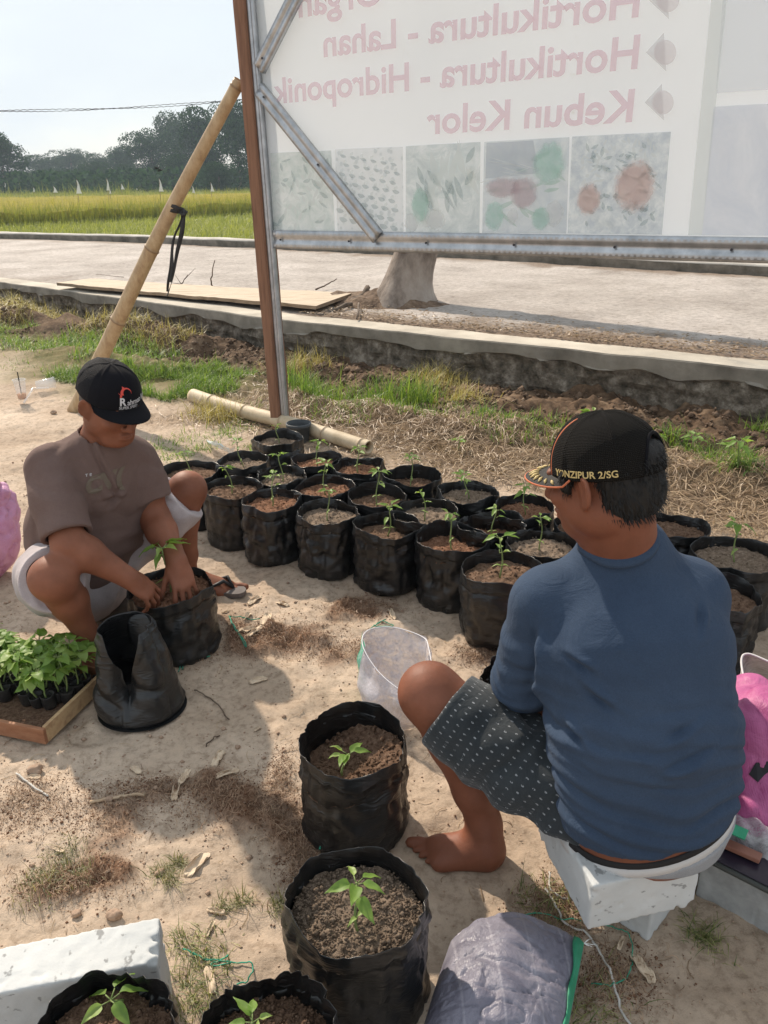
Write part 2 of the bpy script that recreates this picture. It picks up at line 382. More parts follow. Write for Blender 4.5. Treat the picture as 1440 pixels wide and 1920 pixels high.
# short paddy just beyond the kerb
pts = band((-60, 450), (500, 462), (-60, 418), (500, 398), 15000)
tag(blades('short_paddy', pts, .20, .02, .5, m_rice3, seed=3), 'short pale green paddy strip behind the far kerb', kind='stuff')
def canopy(name, fl, fr, bl, brr, z, m, label, seed):
    a = P(*fl, .12); b_ = P(*fr, .12); c = P(*bl, .12); d = P(*brr, .12)
    nu, nv2 = 150, 60; u = np.linspace(0, 1, nu)[:, None, None]; f = (np.linspace(0, 1, nv2) ** 2)[None, :, None]
    V = (a * (1 - u) + b_ * u) * (1 - f) + (c * (1 - u) + d * u) * f
    V[..., 2] = z + .10 * fbm(V * .9, 4, seed); V[:, 0, 2] = .1; V[:, 1, :2] = V[:, 0, :2] + .02
    V[:, :2, :2] += (.12 * fbm(V[:, :1] * 1.5, 3, seed + 4))[..., None]
    o = mesh(name, V.reshape(-1, 3), grid_faces(nu, nv2)[:, ::-1], m); return tag(o, label, kind='stuff')
m_can1 = mat('rice_canopy', (.20, .18, .03), (.38, .31, .055), 1.5, .95, .8, .12, 9, detail=9, spec=.1)
m_can2 = mat('rice_canopy_green', (.11, .14, .035), (.27, .29, .07), 1.0, .95, .8, .12, 6, detail=9, spec=.1)
canopy('rice_canopy', (-80, 429), (520, 399), (-80, 382), (520, 371), .56, m_can1, 'ripe yellow rice crop in the middle of the field', 3)
pts = band((-80, 430), (520, 400), (-80, 385), (520, 375), 22000); pts[:, 2] = .22
tag(blades('ripe_rice', pts, .50, .022, .45, m_rice, seed=4), 'yellow ripe rice stalks in the middle of the field', kind='stuff')
pts = band((-80, 430.5), (520, 400.5), (-80, 426), (520, 397), 9000)
tag(blades('rice_front_row', pts, .62, .022, .30, m_rice2, seed=5), 'green edge row of the ripe rice crop', kind='stuff')
canopy('far_rice_canopy', (-80, 384), (520, 372), (-80, 363.5), (520, 354), .45, m_can2, 'greener rice crop at the far end of the field', 5)
pts = band((-80, 384), (520, 373), (-80, 370), (520, 362), 9000); pts[:, 2] = .3
tag(blades('far_rice', pts, .55, .05, .4, m_rice2, seed=6), 'loose green rice stalks at the far end of the field', kind='stuff')
pts = band((-20, 380), (260, 374), (-20, 374), (260, 368), 1600); pts = pts[fbm(pts * .25, 2, 4) > -.1]
tag(blades('tall_weeds', pts, 1.15, .07, .5, m_rice2, seed=8), 'taller pale weeds between the rice plots', kind='stuff')

# ------------------------------------------------------------------ far trees
def crown_mesh(name, seed, n, leaf, lobes, m, flat=.8):
    g = np.random.default_rng(seed); V = []; R = []
    L = []
    for k in range(lobes):
        a = g.uniform(0, 6.28); r = g.uniform(0, .62) ; z = g.uniform(-.45, .62); L.append((r * math.cos(a), r * math.sin(a), z, g.uniform(.22, .42)))
    per = n // lobes; C = []
    for (x, y, z, r) in L:
        d = g.standard_normal((per, 3)); d /= np.linalg.norm(d, axis=1)[:, None]; rr = r * g.uniform(.55, 1.08, per)[:, None] ** .6
        C.append(np.array([x, y, z]) + d * rr * np.array([1, 1, flat]))
    C = np.concatenate(C); n = len(C)
    a = g.standard_normal((n, 3)); a /= np.linalg.norm(a, axis=1)[:, None]; b_ = np.cross(a, g.standard_normal((n, 3))); b_ /= np.linalg.norm(b_, axis=1)[:, None]
    s = leaf * g.uniform(.5, 1.3, n)[:, None]
    V = np.stack([C - a * s, C + b_ * s * .6, C + a * s, C - b_ * s * .6], 1).reshape(-1, 3)
    Fc = np.arange(4 * n).reshape(-1, 4)
    # dark inner mass so the crown is not see-through everywhere
    o = mesh(name, V, Fc, m, smooth=False); attr(o, 'rnd', np.repeat(g.random(n), 4)); return o
m_tleaf = leafmat('tree_leaves', (.010, .036, .014), (.045, .100, .032), .10, 'rnd', rough=.95)
m_tleaf2 = leafmat('tree_leaves_pale', (.024, .052, .028), (.075, .12, .055), .12, 'rnd', rough=.95)
for q_ in (m_tleaf, m_tleaf2): q_.node_tree.nodes['Principled BSDF'].inputs['Specular IOR Level'].default_value = .02
m_bark = mat('bark', (.09, .07, .05), (.25, .21, .17), 6, .95, .8, .02, 25, (1, 1, .3))
crowns = [crown_mesh('crown', 20 + k, 13000, .026, 24, m_tleaf if k < 3 else m_tleaf2) for k in range(5)]
tree_spec = [  # px x, base y, distance, half width px, top px, crown variant, label
    (12, 362, 120, 48, 238, 1, 'dark leafy tree at the left edge of the field'),
    (80, 362, 170, 48, 285, 3, 'pale hazy tree beside the dark one at the far left'),
    (140, 362, 175, 44, 272, 4, 'pale feathery tree above the tallest white flag'),
    (190, 362, 165, 40, 282, 3, 'grey green tree left of the taller wood'),
    (118, 364, 140, 40, 312, 2, 'low round bush-like tree behind the white flags'),
    (185, 363, 135, 42, 300, 0, 'low dark tree behind the middle of the flags'),
    (240, 361, 160, 42, 268, 1, 'dark tree where the wood begins to rise'),
    (290, 360, 140, 52, 235, 2, 'broad dark tree rising left of the bamboo prop'),
    (345, 359, 150, 50, 196, 4, 'tall open crowned tree behind the bamboo prop'),
    (330, 359, 120, 40, 285, 0, 'shorter dark tree in front of the tall wood'),
    (395, 358, 125, 56, 190, 0, 'tall dark tree just right of the bamboo prop'),
    (450, 357, 115, 50, 176, 1, 'tall dark tree partly behind the wooden post'),
    (505, 356, 130, 60, 190, 2, 'dark tree hidden mostly by the wooden post and banner'),
    (410, 359, 105, 36, 300, 2, 'low dark tree below the bamboo top, closest to the rice'),
    (250, 361, 130, 38, 305, 0, 'low rounded tree right of the flags'),
    (40, 363, 130, 36, 318, 4, 'low pale tree behind the leftmost flags')]
for (x, by, D, hw, top, k, lab) in tree_spec:
    b0 = Q(x, by, D); b0[2] = 0; tp = Q(x, top, D); R_ = hw / FPX * D * 1.12; H = tp[2]
    r = root('broadleaf_tree', b0, lab, 'tree', 'trees beyond the rice field')
    c = copyobj(crowns[k], r); c.name = 'crown'; rz = random.uniform(0, 6.28)
    c.location = (0, 0, H * .50); c.scale = (R_ * 1.15, R_ * 1.15, H * .54); c.rotation_euler = (0, 0, rz)
    mb = MB(); mb.tube([b0 + [0, 0, -.2], b0 + [.1, 0, H * .3], b0 + [.3, 0, H * .75]], [R_ * .06, R_ * .05, R_ * .02], 7); mb.build('trunk', m_bark, r, True)
for c in crowns: bpy.data.objects.remove(c)
# undergrowth belt
pts = np.concatenate([Q(x, 360, 0)[None] * 0 for x in (0,)])
g = np.random.default_rng(5); n = 16000
X = g.uniform(-90, 10, n); C = []
for k in range(n):
    D = g.uniform(105, 185); p = Q(g.uniform(-120, 560), 360, D); C.append([p[0], p[1], g.uniform(.2, 1) ** 1.4 * 3.4])
C = np.array(C); a = g.standard_normal((n, 3)); a /= np.linalg.norm(a, axis=1)[:, None]; b_ = np.cross(a, g.standard_normal((n, 3))); b_ /= np.linalg.norm(b_, axis=1)[:, None]
V = np.stack([C - a * .34, C + b_ * .24, C + a * .34, C - b_ * .24], 1).reshape(-1, 3)
o = mesh('undergrowth', V, np.arange(4 * n).reshape(-1, 4), m_tleaf, smooth=False); attr(o, 'rnd', np.repeat(g.random(n), 4)); tag(o, 'dark undergrowth along the foot of the far trees', kind='stuff')

# ------------------------------------------------------------------ white flags
m_white = mat('white_cloth', (.82, .82, .80), rough=.8, bs_=0); m_stick = mat('stick', (.25, .19, .12), rough=.9, bs_=0)
for (x, yb, yt, wd, D, lab) in [(64, 361, 352, 4, 80, 'small white bird-scaring flag, leftmost in the field'), (104, 362, 350, 10, 62, 'short white flag, second from the left'),
        (148, 364, 338, 12, 48, 'tallest white triangular flag in the left field'), (203, 358, 336, 8, 55, 'slim tall white flag above the pale weeds'),
        (207, 364, 356, 5, 55, 'tiny white flag at the foot of the slim tall one'), (230, 356, 345, 8, 75, 'leaning white flag right of the slim tall one'),
        (302, 360, 336, 10, 50, 'tall white flag just below the two birds'), (363, 363, 349, 7, 58, 'white flag at the right edge of the bamboo prop'),
        (398, 360, 343, 8, 60, 'rightmost white flag near the wooden post'), (257, 357, 353, 3, 90, 'faint white flag far off between the birds and the leaning flag'),
        (10, 352, 343, 3, 90, 'tiny white flag against the dark left tree')]:
    b0 = Q(x, yb, D); top = Q(x - wd * .35, yt, D); br_ = Q(x + wd * .6, yb - 1, D)
    r = root('field_flag', (b0[0], b0[1], .1), lab, 'flag', 'white flags in the rice field')
    mb = MB(); fl = Q(x - wd * .35, yb - 1, D); dpt = np.array([.0, .05, 0])
    V = []
    for i in range(7):
        f = i / 6; l = top * (1 - f) + fl * f; rr = top * (1 - f) + br_ * f + np.array([0, .25 * math.sin(f * 5) * .3, 0])
        for j in range(5): V.append(l * (1 - j / 4) + rr * (j / 4) + np.array([0, .06 * math.sin(j * 2 + f * 4), 0]))
    mesh('cloth', V, grid_faces(7, 5), m_white, r)
    mb.tube([(fl[0], fl[1], .05), top + [0, 0, .05]], .018, 5); mb.build('stick', m_stick, r)
# birds
m_black = mat('black_feather', (.012, .012, .012), rough=.8, bs_=0)
for (x, y, lab) in [(294, 316, 'upper left small black bird flying before the trees'), (300, 320, 'lower right small black bird flying before the trees')]:
    c = Q(x, y, 30); mb = MB()
    mb.tube([c + [-.10, 0, -.02], c + [-.05, 0, 0], c + [.03, 0, .01], c + [.10, 0, .03]], [.008, .03, .028, .008], 7)
    for sgn in (-1, 1):
        mb.add([c + [-.04, 0, .01], c + [.04, 0, .02], c + [.07, sgn * .14, .05], c + [-.06, sgn * .12, .05], c + [-.04, 0, .0], c + [.04, 0, .01], c + [.07, sgn * .14, .045], c + [-.06, sgn * .12, .045]],
               [(0, 1, 2, 3), (7, 6, 5, 4), (0, 4, 5, 1), (1, 5, 6, 2), (2, 6, 7, 3), (3, 7, 4, 0)])
    mb.add([c + [-.09, -.015, 0], c + [-.09, .015, 0], c + [-.16, .03, .0], c + [-.16, -.03, 0], c + [-.12, 0, -.008]], [(0, 1, 2, 3), (4, 1, 0), (4, 2, 1), (4, 3, 2), (4, 0, 3)])
    o = mb.build('bird', m_black, None, origin=c); tag(o, lab, 'bird', 'birds over the field')
# power cable: two twisted strands
cab = []
for k in range(2):
    mb = MB(); pts = []
    for i in range(700):
        f = i / 699; x = -500 + 1500 * f; y = np.interp(x, [-500, -200, 0, 80, 160, 240, 330, 418, 520, 1000], [207, 208.5, 208.5, 208, 206, 202, 196, 190, 181, 128])
        p = Q(x, y, 34 - 6 * f); ph = f * 700 + k * math.pi
        p[2] += .007 * math.cos(ph) + (.045 if k else -.02) * math.sin(f * 20); p[1] += .018 * math.sin(ph); pts.append(p)
    mb.tube(pts, .011, 4); o = mb.build('power_cable', m_black, None, True)
    tag(o, ['upper strand of the thin dark overhead cable crossing the sky', 'lower strand of the thin dark overhead cable crossing the sky'][k], 'cable', 'overhead cables')

# ================================================================== ROADSIDE TREE
def limb(p, q, r0, r1, seed, n=8, wob=.05):
    g = np.random.default_rng(seed); pts = []
    for i in range(n):
        f = i / (n - 1); pts.append(np.asarray(p) * (1 - f) + np.asarray(q) * f + g.standard_normal(3) * wob * math.sin(f * math.pi) + np.array([0, 0, .15]) * math.sin(f * math.pi) * 0)
    return pts, list(np.linspace(r0, r1, n))
tb = P(757, 572, .30); tb = tb + np.array([0, .12, 0])
tr = root('roadside_tree', tb, 'grey barked tree whose trunk rises behind the banner at the road edge', 'tree')
m_trunk = mat('smooth_grey_bark', (.085, .06, .045), (.30, .25, .21), 5, .9, .7, .015, 30, (1, 1, .5), c3=(.42, .37, .32), detail=9)
nA, nZ = 40, 34; V = []
topc = tb + np.array([.75, .35, 3.2])
for i in range(nZ):
    f = i / (nZ - 1); z = f * 3.2
    c = tb + np.array([.30 * z + .03 * z * z - .02, .12 * z, z]); r = .235 + .12 * math.exp(-z / .13) - .03 * z
    for k in range(nA):
        a = 2 * math.pi * k / nA; rr = r * (1 + .05 * math.sin(2 * a + 1) + .22 * math.exp(-z / .12) * abs(math.sin(2.5 * a + .4)) + .05 * float(vn(np.array([math.cos(a) * 1.5, math.sin(a) * 1.5, z * 3]), 3)))
        V.append(c + np.array([math.cos(a) * rr, math.sin(a) * rr, -.06 if i == 0 else 0]))
trunk = mesh('trunk', V, grid_faces(nZ, nA, True), m_trunk, tr)
mb = MB(); g = np.random.default_rng(3); tips = []
tp = np.array(V[-nA:]).mean(0)
for k in range(7):
    a = k * .9 + .3; e = tp + np.array([math.cos(a) * 1.7, math.sin(a) * 1.3 + .3, 1.3 + .5 * (k % 3)])
    pts, rr = limb(tp - [0, 0, .1], e, .12, .03, k); mb.tube(pts, rr, 8); tips += pts[3:]
    for j in range(3):
        p2 = pts[4 + j]; e2 = p2 + g.standard_normal(3) * .6 + [0, 0, .5]; q2, r2 = limb(p2, e2, .035, .01, k * 10 + j, 6, .04); mb.tube(q2, r2, 6); tips += q2[2:]
mb.build('limbs', m_trunk, tr, True)
tips = np.array(tips); n = 9000; C = tips[g.integers(0, len(tips), n)] + g.standard_normal((n, 3)) * .33
a = g.standard_normal((n, 3)); a[:, 2] *= .5; a /= np.linalg.norm(a, axis=1)[:, None]; b_ = np.cross(a, g.standard_normal((n, 3))); b_ /= np.linalg.norm(b_, axis=1)[:, None]
V = np.stack([C - a * .06, C + b_ * .022, C + a * .06, C - b_ * .022], 1).reshape(-1, 3)
o = mesh('crown', V, np.arange(4 * n).reshape(-1, 4), m_tleaf, tr, smooth=False); attr(o, 'rnd', np.repeat(g.random(n), 4)); o['kind'] = 'stuff'
# root mound
m_soilmound = mat('root_soil', (.06, .035, .022), (.20, .135, .09), 12, .95, .9, .03, 40, c3=(.32, .24, .17), detail=10)
V = []; nr, na = 26, 60
for i in range(nr):
    for k in range(na):
        f = i / (nr - 1); a = 2 * math.pi * k / na; d = f * (.62 + .12 * math.sin(2 * a))
        q = tb + (TAN * math.cos(a) * 1.35 + NRM * math.sin(a) * .75) * d - NRM * .10 - TAN * .26
        z = .155 * (1 - f ** 1.3) + .035 * float(fbm(q * 6, 4, 8)) * (1 - f ** 4) - .015
        V.append([q[0], q[1], .30 + z])
o = mesh('root_mound', V, grid_faces(nr, na, True), m_soilmound, origin=tb); tag(o, 'crumbly dark earth mound around the tree foot', kind='stuff')

# ================================================================== BANNER AND FRAME
S0 = 3.69
m_zinc = mat('galvanised_steel', (.34, .36, .38), (.55, .57, .59), 14, .38, .15, .002, 40, metal=.75, spec=.5)
m_wood = mat('post_wood', (.13, .062, .036), (.25, .13, .078), 3, .75, .35, .004, 40, (9, 9, .8), c3=(.19, .098, .058), detail=9)
pb = P(528, 806, 0); up0 = onplane(455, -260, S0)
sign = root('roadside_banner', (pb[0], pb[1], 0), 'large white vinyl banner seen from behind on a wood and steel frame', 'banner')
def T3(t, z, s=S0): return ST(s, t, z)
tb0, zb0 = tz(513, 462); ttop, ztop = tz(452, 0)
# wooden post, slightly leaning
lean = (onplane(460, 0, S0) - onplane(528, 806, S0)); p0 = onplane(528, 812, S0); p0 = p0 - lean / lean[2] * (p0[2] + .25); p1 = p0 + lean / lean[2] * 4.0
ax = nv(p1 - p0); hw = .046
mb = MB(); V = []
for i in range(24):
    c = p0 + (p1 - p0) * i / 23
    for (a, b_) in ((-1, -1), (1, -1), (1, 1), (-1, 1)): V.append(c + TAN * hw * a * .82 + NRM * hw * 1.25 * b_ + .0015 * np.random.randn(3))
post = mesh('wooden_post', V, np.concatenate([grid_faces(24, 4, True)]), m_wood, sign, smooth=False)
bv = post.modifiers.new('bevel', 'BEVEL'); bv.width = .003; bv.segments = 1; bv.limit_method = 'ANGLE'
# c-section rails
def channel(a, b_, across, out, wd, dp, name, lip=.012, emb=True, th=.0016):
    """open C profile swept a->b: web faces -out"""
    a = np.asarray(a); b_ = np.asarray(b_); n = max(2, int(np.linalg.norm(b_ - a) / .03)); pr = [(-wd / 2 + lip, dp), (-wd / 2, dp), (-wd / 2, 0), (-wd * .16, 0), (-wd * .1, .007), (wd * .1, .007), (wd * .16, 0), (wd / 2, 0), (wd / 2, dp), (wd / 2 - lip, dp)]
    V = []
    for i in range(n):
        c = a + (b_ - a) * i / (n - 1)
        for (u, d) in pr: V.append(c + across * u + out * d)
    o = mesh(name, V, grid_faces(n, len(pr)), m_zinc, sign, smooth=False)
    s = o.modifiers.new('thick', 'SOLIDIFY'); s.thickness = th; s.offset = 0
    if emb:
        mb = MB(); L = np.linalg.norm(b_ - a); d = (b_ - a) / L; k = int(L / .028)
        for i in range(k):
            c = a + d * (i + .5) * .028
            for uu in ((-wd * .33), (wd * .33)):
                mb.box(c + across * uu + out * (-.0006), (.008, wd * .05, .0008), (d, across, out))
        e = mb.build('embossed_rib', m_zinc, o); tag(e, kind='stuff')
        for i in range(max(2, int(L / .5))):
            c = a + d * (.06 + i * .5); sb = MB()
            sb.tube([c - out * .001, c - out * .006], .006, 8); sb.build('screw', mat_screw, o)
    return o
mat_screw = mat('dark_screw', (.06, .06, .07), rough=.5, bs_=0, metal=.6)
CAMSIDE = -NRM
# bottom rail: follows the photo line
rl = onplane(512, 449, S0 - .03); rr_ = onplane(1440, 470, S0 - .03); d = (rr_ - rl); rr_ = rl + d * 1.7
channel(rl, rr_, np.array([0, 0, 1.]), NRM, .10, .032, 'bottom_rail')
# stud beside the post
m_off = TAN * (.046 * .82 + .022)
q0 = p0 + m_off - NRM * .035; q1 = p1 + m_off - NRM * .035
channel(q0, q1, TAN, NRM, .040, .032, 'upright_stud', emb=False)
b1a = onplane(487, 172, S0 - .05); b1b = onplane(700, 438, S0 - .05); dd = nv(b1b - b1a); acr = nv(np.cross(dd, NRM))
channel(b1a - dd * .02, b1b + dd * .03, acr, NRM, .075, .030, 'diagonal_brace')
b2a = onplane(483, 128, S0 - .05); b2b = onplane(562, -30, S0 - .05); dd = nv(b2b - b2a); acr = nv(np.cross(dd, NRM))
channel(b2a, b2b + dd * .8, acr, NRM, .075, .030, 'diagonal_brace')
# vinyl sheet
zt = 3.9; nT, nZ = 120, 60; SB = S0 + .012
tl = float(p0 @ TAN) + .03; trr = tl + 4.3
zl = rl[2] + .03; zr = rr_[2] + .03
V = np.zeros((nT, nZ, 3)); U = np.zeros((nT, nZ, 2))
for i in range(nT):
    u = i / (nT - 1); t_ = tl + (trr - tl) * u; z0 = zl + (zr - zl) * (t_ - rl @ TAN) / ((rr_ - rl) @ TAN)
    for j in range(nZ):
        f = j / (nZ - 1); z = z0 + (zt - z0) * f
        s = SB + .010 * math.sin(u * 9 + f * 3) * f * (1 - f) * 2 + .012 * float(vn(np.array([u * 6, f * 4, 0]), 3)) * min(1, f * 6)
        V[i, j] = ST(s, t_ + (p1 - p0) @ TAN / 4 * z * (1 - u), z)
mb_, t, b, o_ = newmat('vinyl_banner')
v = ocoord(t); stain = ramp(t, noise(t, 2.2, 9, .72, v), [(.60, (1, 1, 1)), (.68, (.78, .77, .70)), (.76, (.50, .49, .42))])
vinyl_tone = ramp(t, noise(t, .7, 3, .5, v), [(.3, (.74, .775, .81)), (.7, (.84, .87, .90))])  # pale bluish base colour of the vinyl, varied by broad noise
c = mixc(t, 1.0, vinyl_tone, stain, 'MULTIPLY')
def vinyl(t, b, out, c, tr=.55, alpha=1.):
    t.links.new(c, b.inputs['Base Color']) if not isinstance(c, tuple) else setattr(b.inputs['Base Color'], 'default_value', (*c, 1))
    b.inputs['Roughness'].default_value = .42; b.inputs['Specular IOR Level'].default_value = .35
    tl_ = t.nodes.new('ShaderNodeBsdfTranslucent'); ms = t.nodes.new('ShaderNodeMixShader'); ms.inputs[0].default_value = tr
    t.links.new(c, tl_.inputs[0]) if not isinstance(c, tuple) else setattr(tl_.inputs[0], 'default_value', (*c, 1))
    t.links.new(b.outputs[0], ms.inputs[1]); t.links.new(tl_.outputs[0], ms.inputs[2]); res = ms.outputs[0]
    if alpha < 1:
        ta = t.nodes.new('ShaderNodeBsdfTransparent'); m2 = t.nodes.new('ShaderNodeMixShader'); m2.inputs[0].default_value = alpha; t.links.new(ta.outputs[0], m2.inputs[1]); t.links.new(res, m2.inputs[2]); res = m2.outputs[0]
    t.links.new(res, out.inputs[0])
vinyl(t, b, o_, c)
sheet = mesh('vinyl_sheet', V.reshape(-1, 3), grid_faces(nT, nZ), mb_, sign)
m_let = []
def flatv(name, c, tr=.5, alpha=.55):
    m, t, b, o = newmat(name); vinyl(t, b, o, c, tr, alpha); return m
m_let = flatv('faded_lettering', (.80, .54, .62)); m_let2 = flatv('faded_grey_print', (.70, .695, .71)); m_let3 = flatv('faded_rose_dot', (.78, .72, .73))
def text_verts(s, bold=.0):
    cu = bpy.data.curves.new('t', 'FONT'); cu.body = s; cu.size = 1; cu.resolution_u = 4; cu.offset = bold
    o = bpy.data.objects.new('t', cu); COL.objects.link(o); bpy.context.view_layer.update()
    me = bpy.data.meshes.new_from_object(o.evaluated_get(bpy.context.evaluated_depsgraph_get()))
    V = np.array([v.co[:] for v in me.vertices]); F_ = [tuple(p.vertices) for p in me.polygons]
    bpy.data.objects.remove(o); bpy.data.meshes.remove(me); bpy.data.curves.remove(cu)
    V[:, 0] -= V[:, 0].min(); return V, F_
SP = SB - .019
def banner_text(s, xr, yr, xl, yl, cap, m=None, bold=.022, capl=None):
    """mirrored text: starts at right pixel (xr,yr baseline), ends at left pixel; cap = capital height in px at right"""
    V, F_ = text_verts(s, bold); W_ = V[:, 0].max()
    t0, z0 = tz(xr, yr, SP); t1, z1 = tz(xl, yl, SP); _, zc = tz(xr, yr - cap, SP); hsc = (zc - z0) / .70
    out = [ST(SP, t0 + (t1 - t0) * x / W_, z0 + (z1 - z0) * x / W_ + y * hsc) for x, y, _ in V]
    cx = sorted((float(np.mean([V[i][0] for i in f])), k) for k, f in enumerate(F_)); ext = {k: (min(V[i][0] for i in F_[k]), max(V[i][0] for i in F_[k])) for _, k in cx}; grp = [[]]; right = -1
    for k in sorted(ext, key=lambda q: ext[q][0]):
        if right > 0 and ext[k][0] - right > .16: grp.append([])
        grp[-1].append(k); right = max(right, ext[k][1])
    for gq in grp:                                  # one object per printed word
        use = sorted({i for k in gq for i in F_[k]}); ix = {v: j for j, v in enumerate(use)}
        mesh('lettering', [out[i] for i in use], [tuple(ix[i] for i in F_[k][::-1]) for k in gq], m or m_let, sign, smooth=False)
banner_text('Hortikultura - Organ', 1203, -72, 560, 32, 70)
banner_text('Hortikultura - Lahan', 1197, 30, 607, 106, 64)
banner_text('Hortikultura - Hidroponik', 1195, 127, 513, 194, 62)
banner_text('Kebun Kelor', 1185, 227, 800, 251, 60)
def poly_on(pxs, m, name, s=SP, parent=sign):
    V = [ST(s, *tz(x, y, s)) for x, y in pxs]; return mesh(name, V, [tuple(range(len(V)))], m, parent, smooth=False)
for (cx, cy, r) in [(1243, 192, 20), (1247, 98, 21), (1252, -2, 22)]:
    poly_on([(cx - 1.7 * r, cy), (cx - .1 * r, cy - 1.75 * r), (cx + .1 * r, cy + 1.7 * r)], m_let2, 'bullet_arrow')
    poly_on([(cx + r * 1.0 * math.cos(a), cy + r * 1.12 * math.sin(a)) for a in np.linspace(0, 2 * math.pi, 28, endpoint=False)], m_let3, 'bullet_dot', SP - .002)
def picmat(name, c1, c2, c3, scale, vor=False, dist=1.2):
    c1, c2, c3 = [tuple(.95 * q + .05 * w_ for q, w_ in zip(c, (.79, .80, .805))) for c in (c1, c2, c3)]
    m, t, b, o = newmat(name); v = ocoord(t)
    if vor:
        vo = N(t, 'ShaderNodeTexVoronoi', Scale=scale); t.links.new(v, vo.inputs['Vector']); f = vo.outputs['Distance']
        c = ramp(t, f, [(.22, c1), (.34, c2), (.8, c3)])
    else: c = ramp(t, noise(t, scale, 6, .7, v, dist), [(.36, c1), (.5, c2), (.64, c3)])
    vinyl(t, b, o, c, .5, .42 if scale < 21 and name.split('_')[1] in ('orange','red','green','dark','white') else .60); return m
pics = [([(507, 287), (621, 282), (628, 437), (511, 430)], picmat('print_leaves', (.44, .54, .50), (.60, .67, .64), (.76, .80, .77), 13, dist=.6)),
        ([(628, 280), (755, 275), (757, 437), (633, 437)], picmat('print_rows', (.52, .57, .58), (.74, .77, .77), (.80, .82, .82), 26, True)),
        ([(761, 274), (901, 266), (899, 437), (761, 437)], picmat('print_bulbs', (.42, .50, .51), (.58, .65, .64), (.80, .83, .82), 10, dist=1.)),
        ([(908, 266), (1068, 257), (1062, 438), (904, 437)], picmat('print_peppers', (.42, .49, .55), (.55, .61, .64), (.70, .74, .74), 7, dist=.8)),
        ([(1073, 256), (1258, 247), (1241, 440), (1064, 438)], picmat('print_field', (.38, .45, .52), (.56, .62, .65), (.78, .82, .81), 20, dist=.3))]
for pl, m in pics: poly_on(pl, m, 'printed_picture')
def lenses(items, m, s_=SP - .0024):
    V = []; F_ = []
    for (cx, cy, L, w_, a) in items:
        b0 = len(V); n = 9
        for k in range(n):
            f = k / (n - 1); x = (f - .5) * L; y = .5 * w_ * math.sin(math.pi * f) ** .8
            for sg in (-1, 1): V.append(ST(s_, *tz(cx + x * math.cos(a) - sg * y * math.sin(a), cy + x * math.sin(a) + sg * y * math.cos(a) + .15 * w_ * math.sin(f * 3), s_)))
        F_ += [(b0 + 2 * k, b0 + 2 * k + 1, b0 + 2 * k + 3, b0 + 2 * k + 2) for k in range(n - 1)]
    o = mesh('printed_foliage', V, F_, m, sign, smooth=False); o['kind'] = 'stuff'
lg = np.random.default_rng(17)
m_pl = flatv('print_pale_leaf', (.86, .90, .88), .5, .40); m_dl = flatv('print_dark_leaf', (.36, .46, .46), .5, .38); m_gl = flatv('print_green_leaf', (.50, .68, .58), .5, .40)
lenses([(lg.uniform(520, 615), lg.uniform(330, 425), lg.uniform(10, 20), lg.uniform(4, 7), lg.uniform(.6, 2.4)) for _ in range(30)], m_pl)
lenses([(lg.uniform(515, 612), lg.uniform(295, 425), lg.uniform(12, 30), lg.uniform(4, 9), lg.uniform(0, 3.1)) for _ in range(22)], m_dl, SP - .0021)
lenses([(643 + 19 * c_ + 7 * (r_ % 2) - .9 * r_, 292 + 17 * r_ + c_ * 3.2, 13 + r_ * .5, 6 + r_ * .5, .35) for r_ in range(8) for c_ in range(6) if 643 + 19 * c_ < 745], m_dl)
lenses([(640 + 19 * c_ + 7 * (r_ % 2), 285 + 17 * r_ + c_ * 3.2, 9, 6, -.9) for r_ in range(8) for c_ in range(6)], m_pl, SP - .0027)
lenses([(lg.uniform(775, 890), lg.uniform(285, 375), lg.uniform(40, 85), lg.uniform(6, 13), lg.uniform(1.0, 2.1)) for _ in range(13)], m_pl); lenses([(lg.uniform(775, 885), lg.uniform(290, 400), lg.uniform(30, 60), lg.uniform(7, 14), lg.uniform(.9, 2.2)) for _ in range(13)], m_dl, SP - .0021)
lenses([(lg.uniform(922, 1050), lg.uniform(285, 410), lg.uniform(20, 55), lg.uniform(4, 10), lg.uniform(-.5, .9)) for _ in range(16)], m_gl, SP - .0021); lenses([(lg.uniform(922, 1000), lg.uniform(300, 345), lg.uniform(40, 80), 2.5, lg.uniform(-.4, .3)) for _ in range(9)], m_pl)
lenses([(lg.uniform(1088, 1235), lg.uniform(268, 420), lg.uniform(10, 26), lg.uniform(4, 9), lg.uniform(0, 3.1)) for _ in range(60)], m_dl, SP - .0021); lenses([(lg.uniform(1088, 1235), lg.uniform(262, 345), lg.uniform(8, 20), lg.uniform(3, 7), lg.uniform(0, 3.1)) for _ in range(45)], m_pl, SP - .0023)
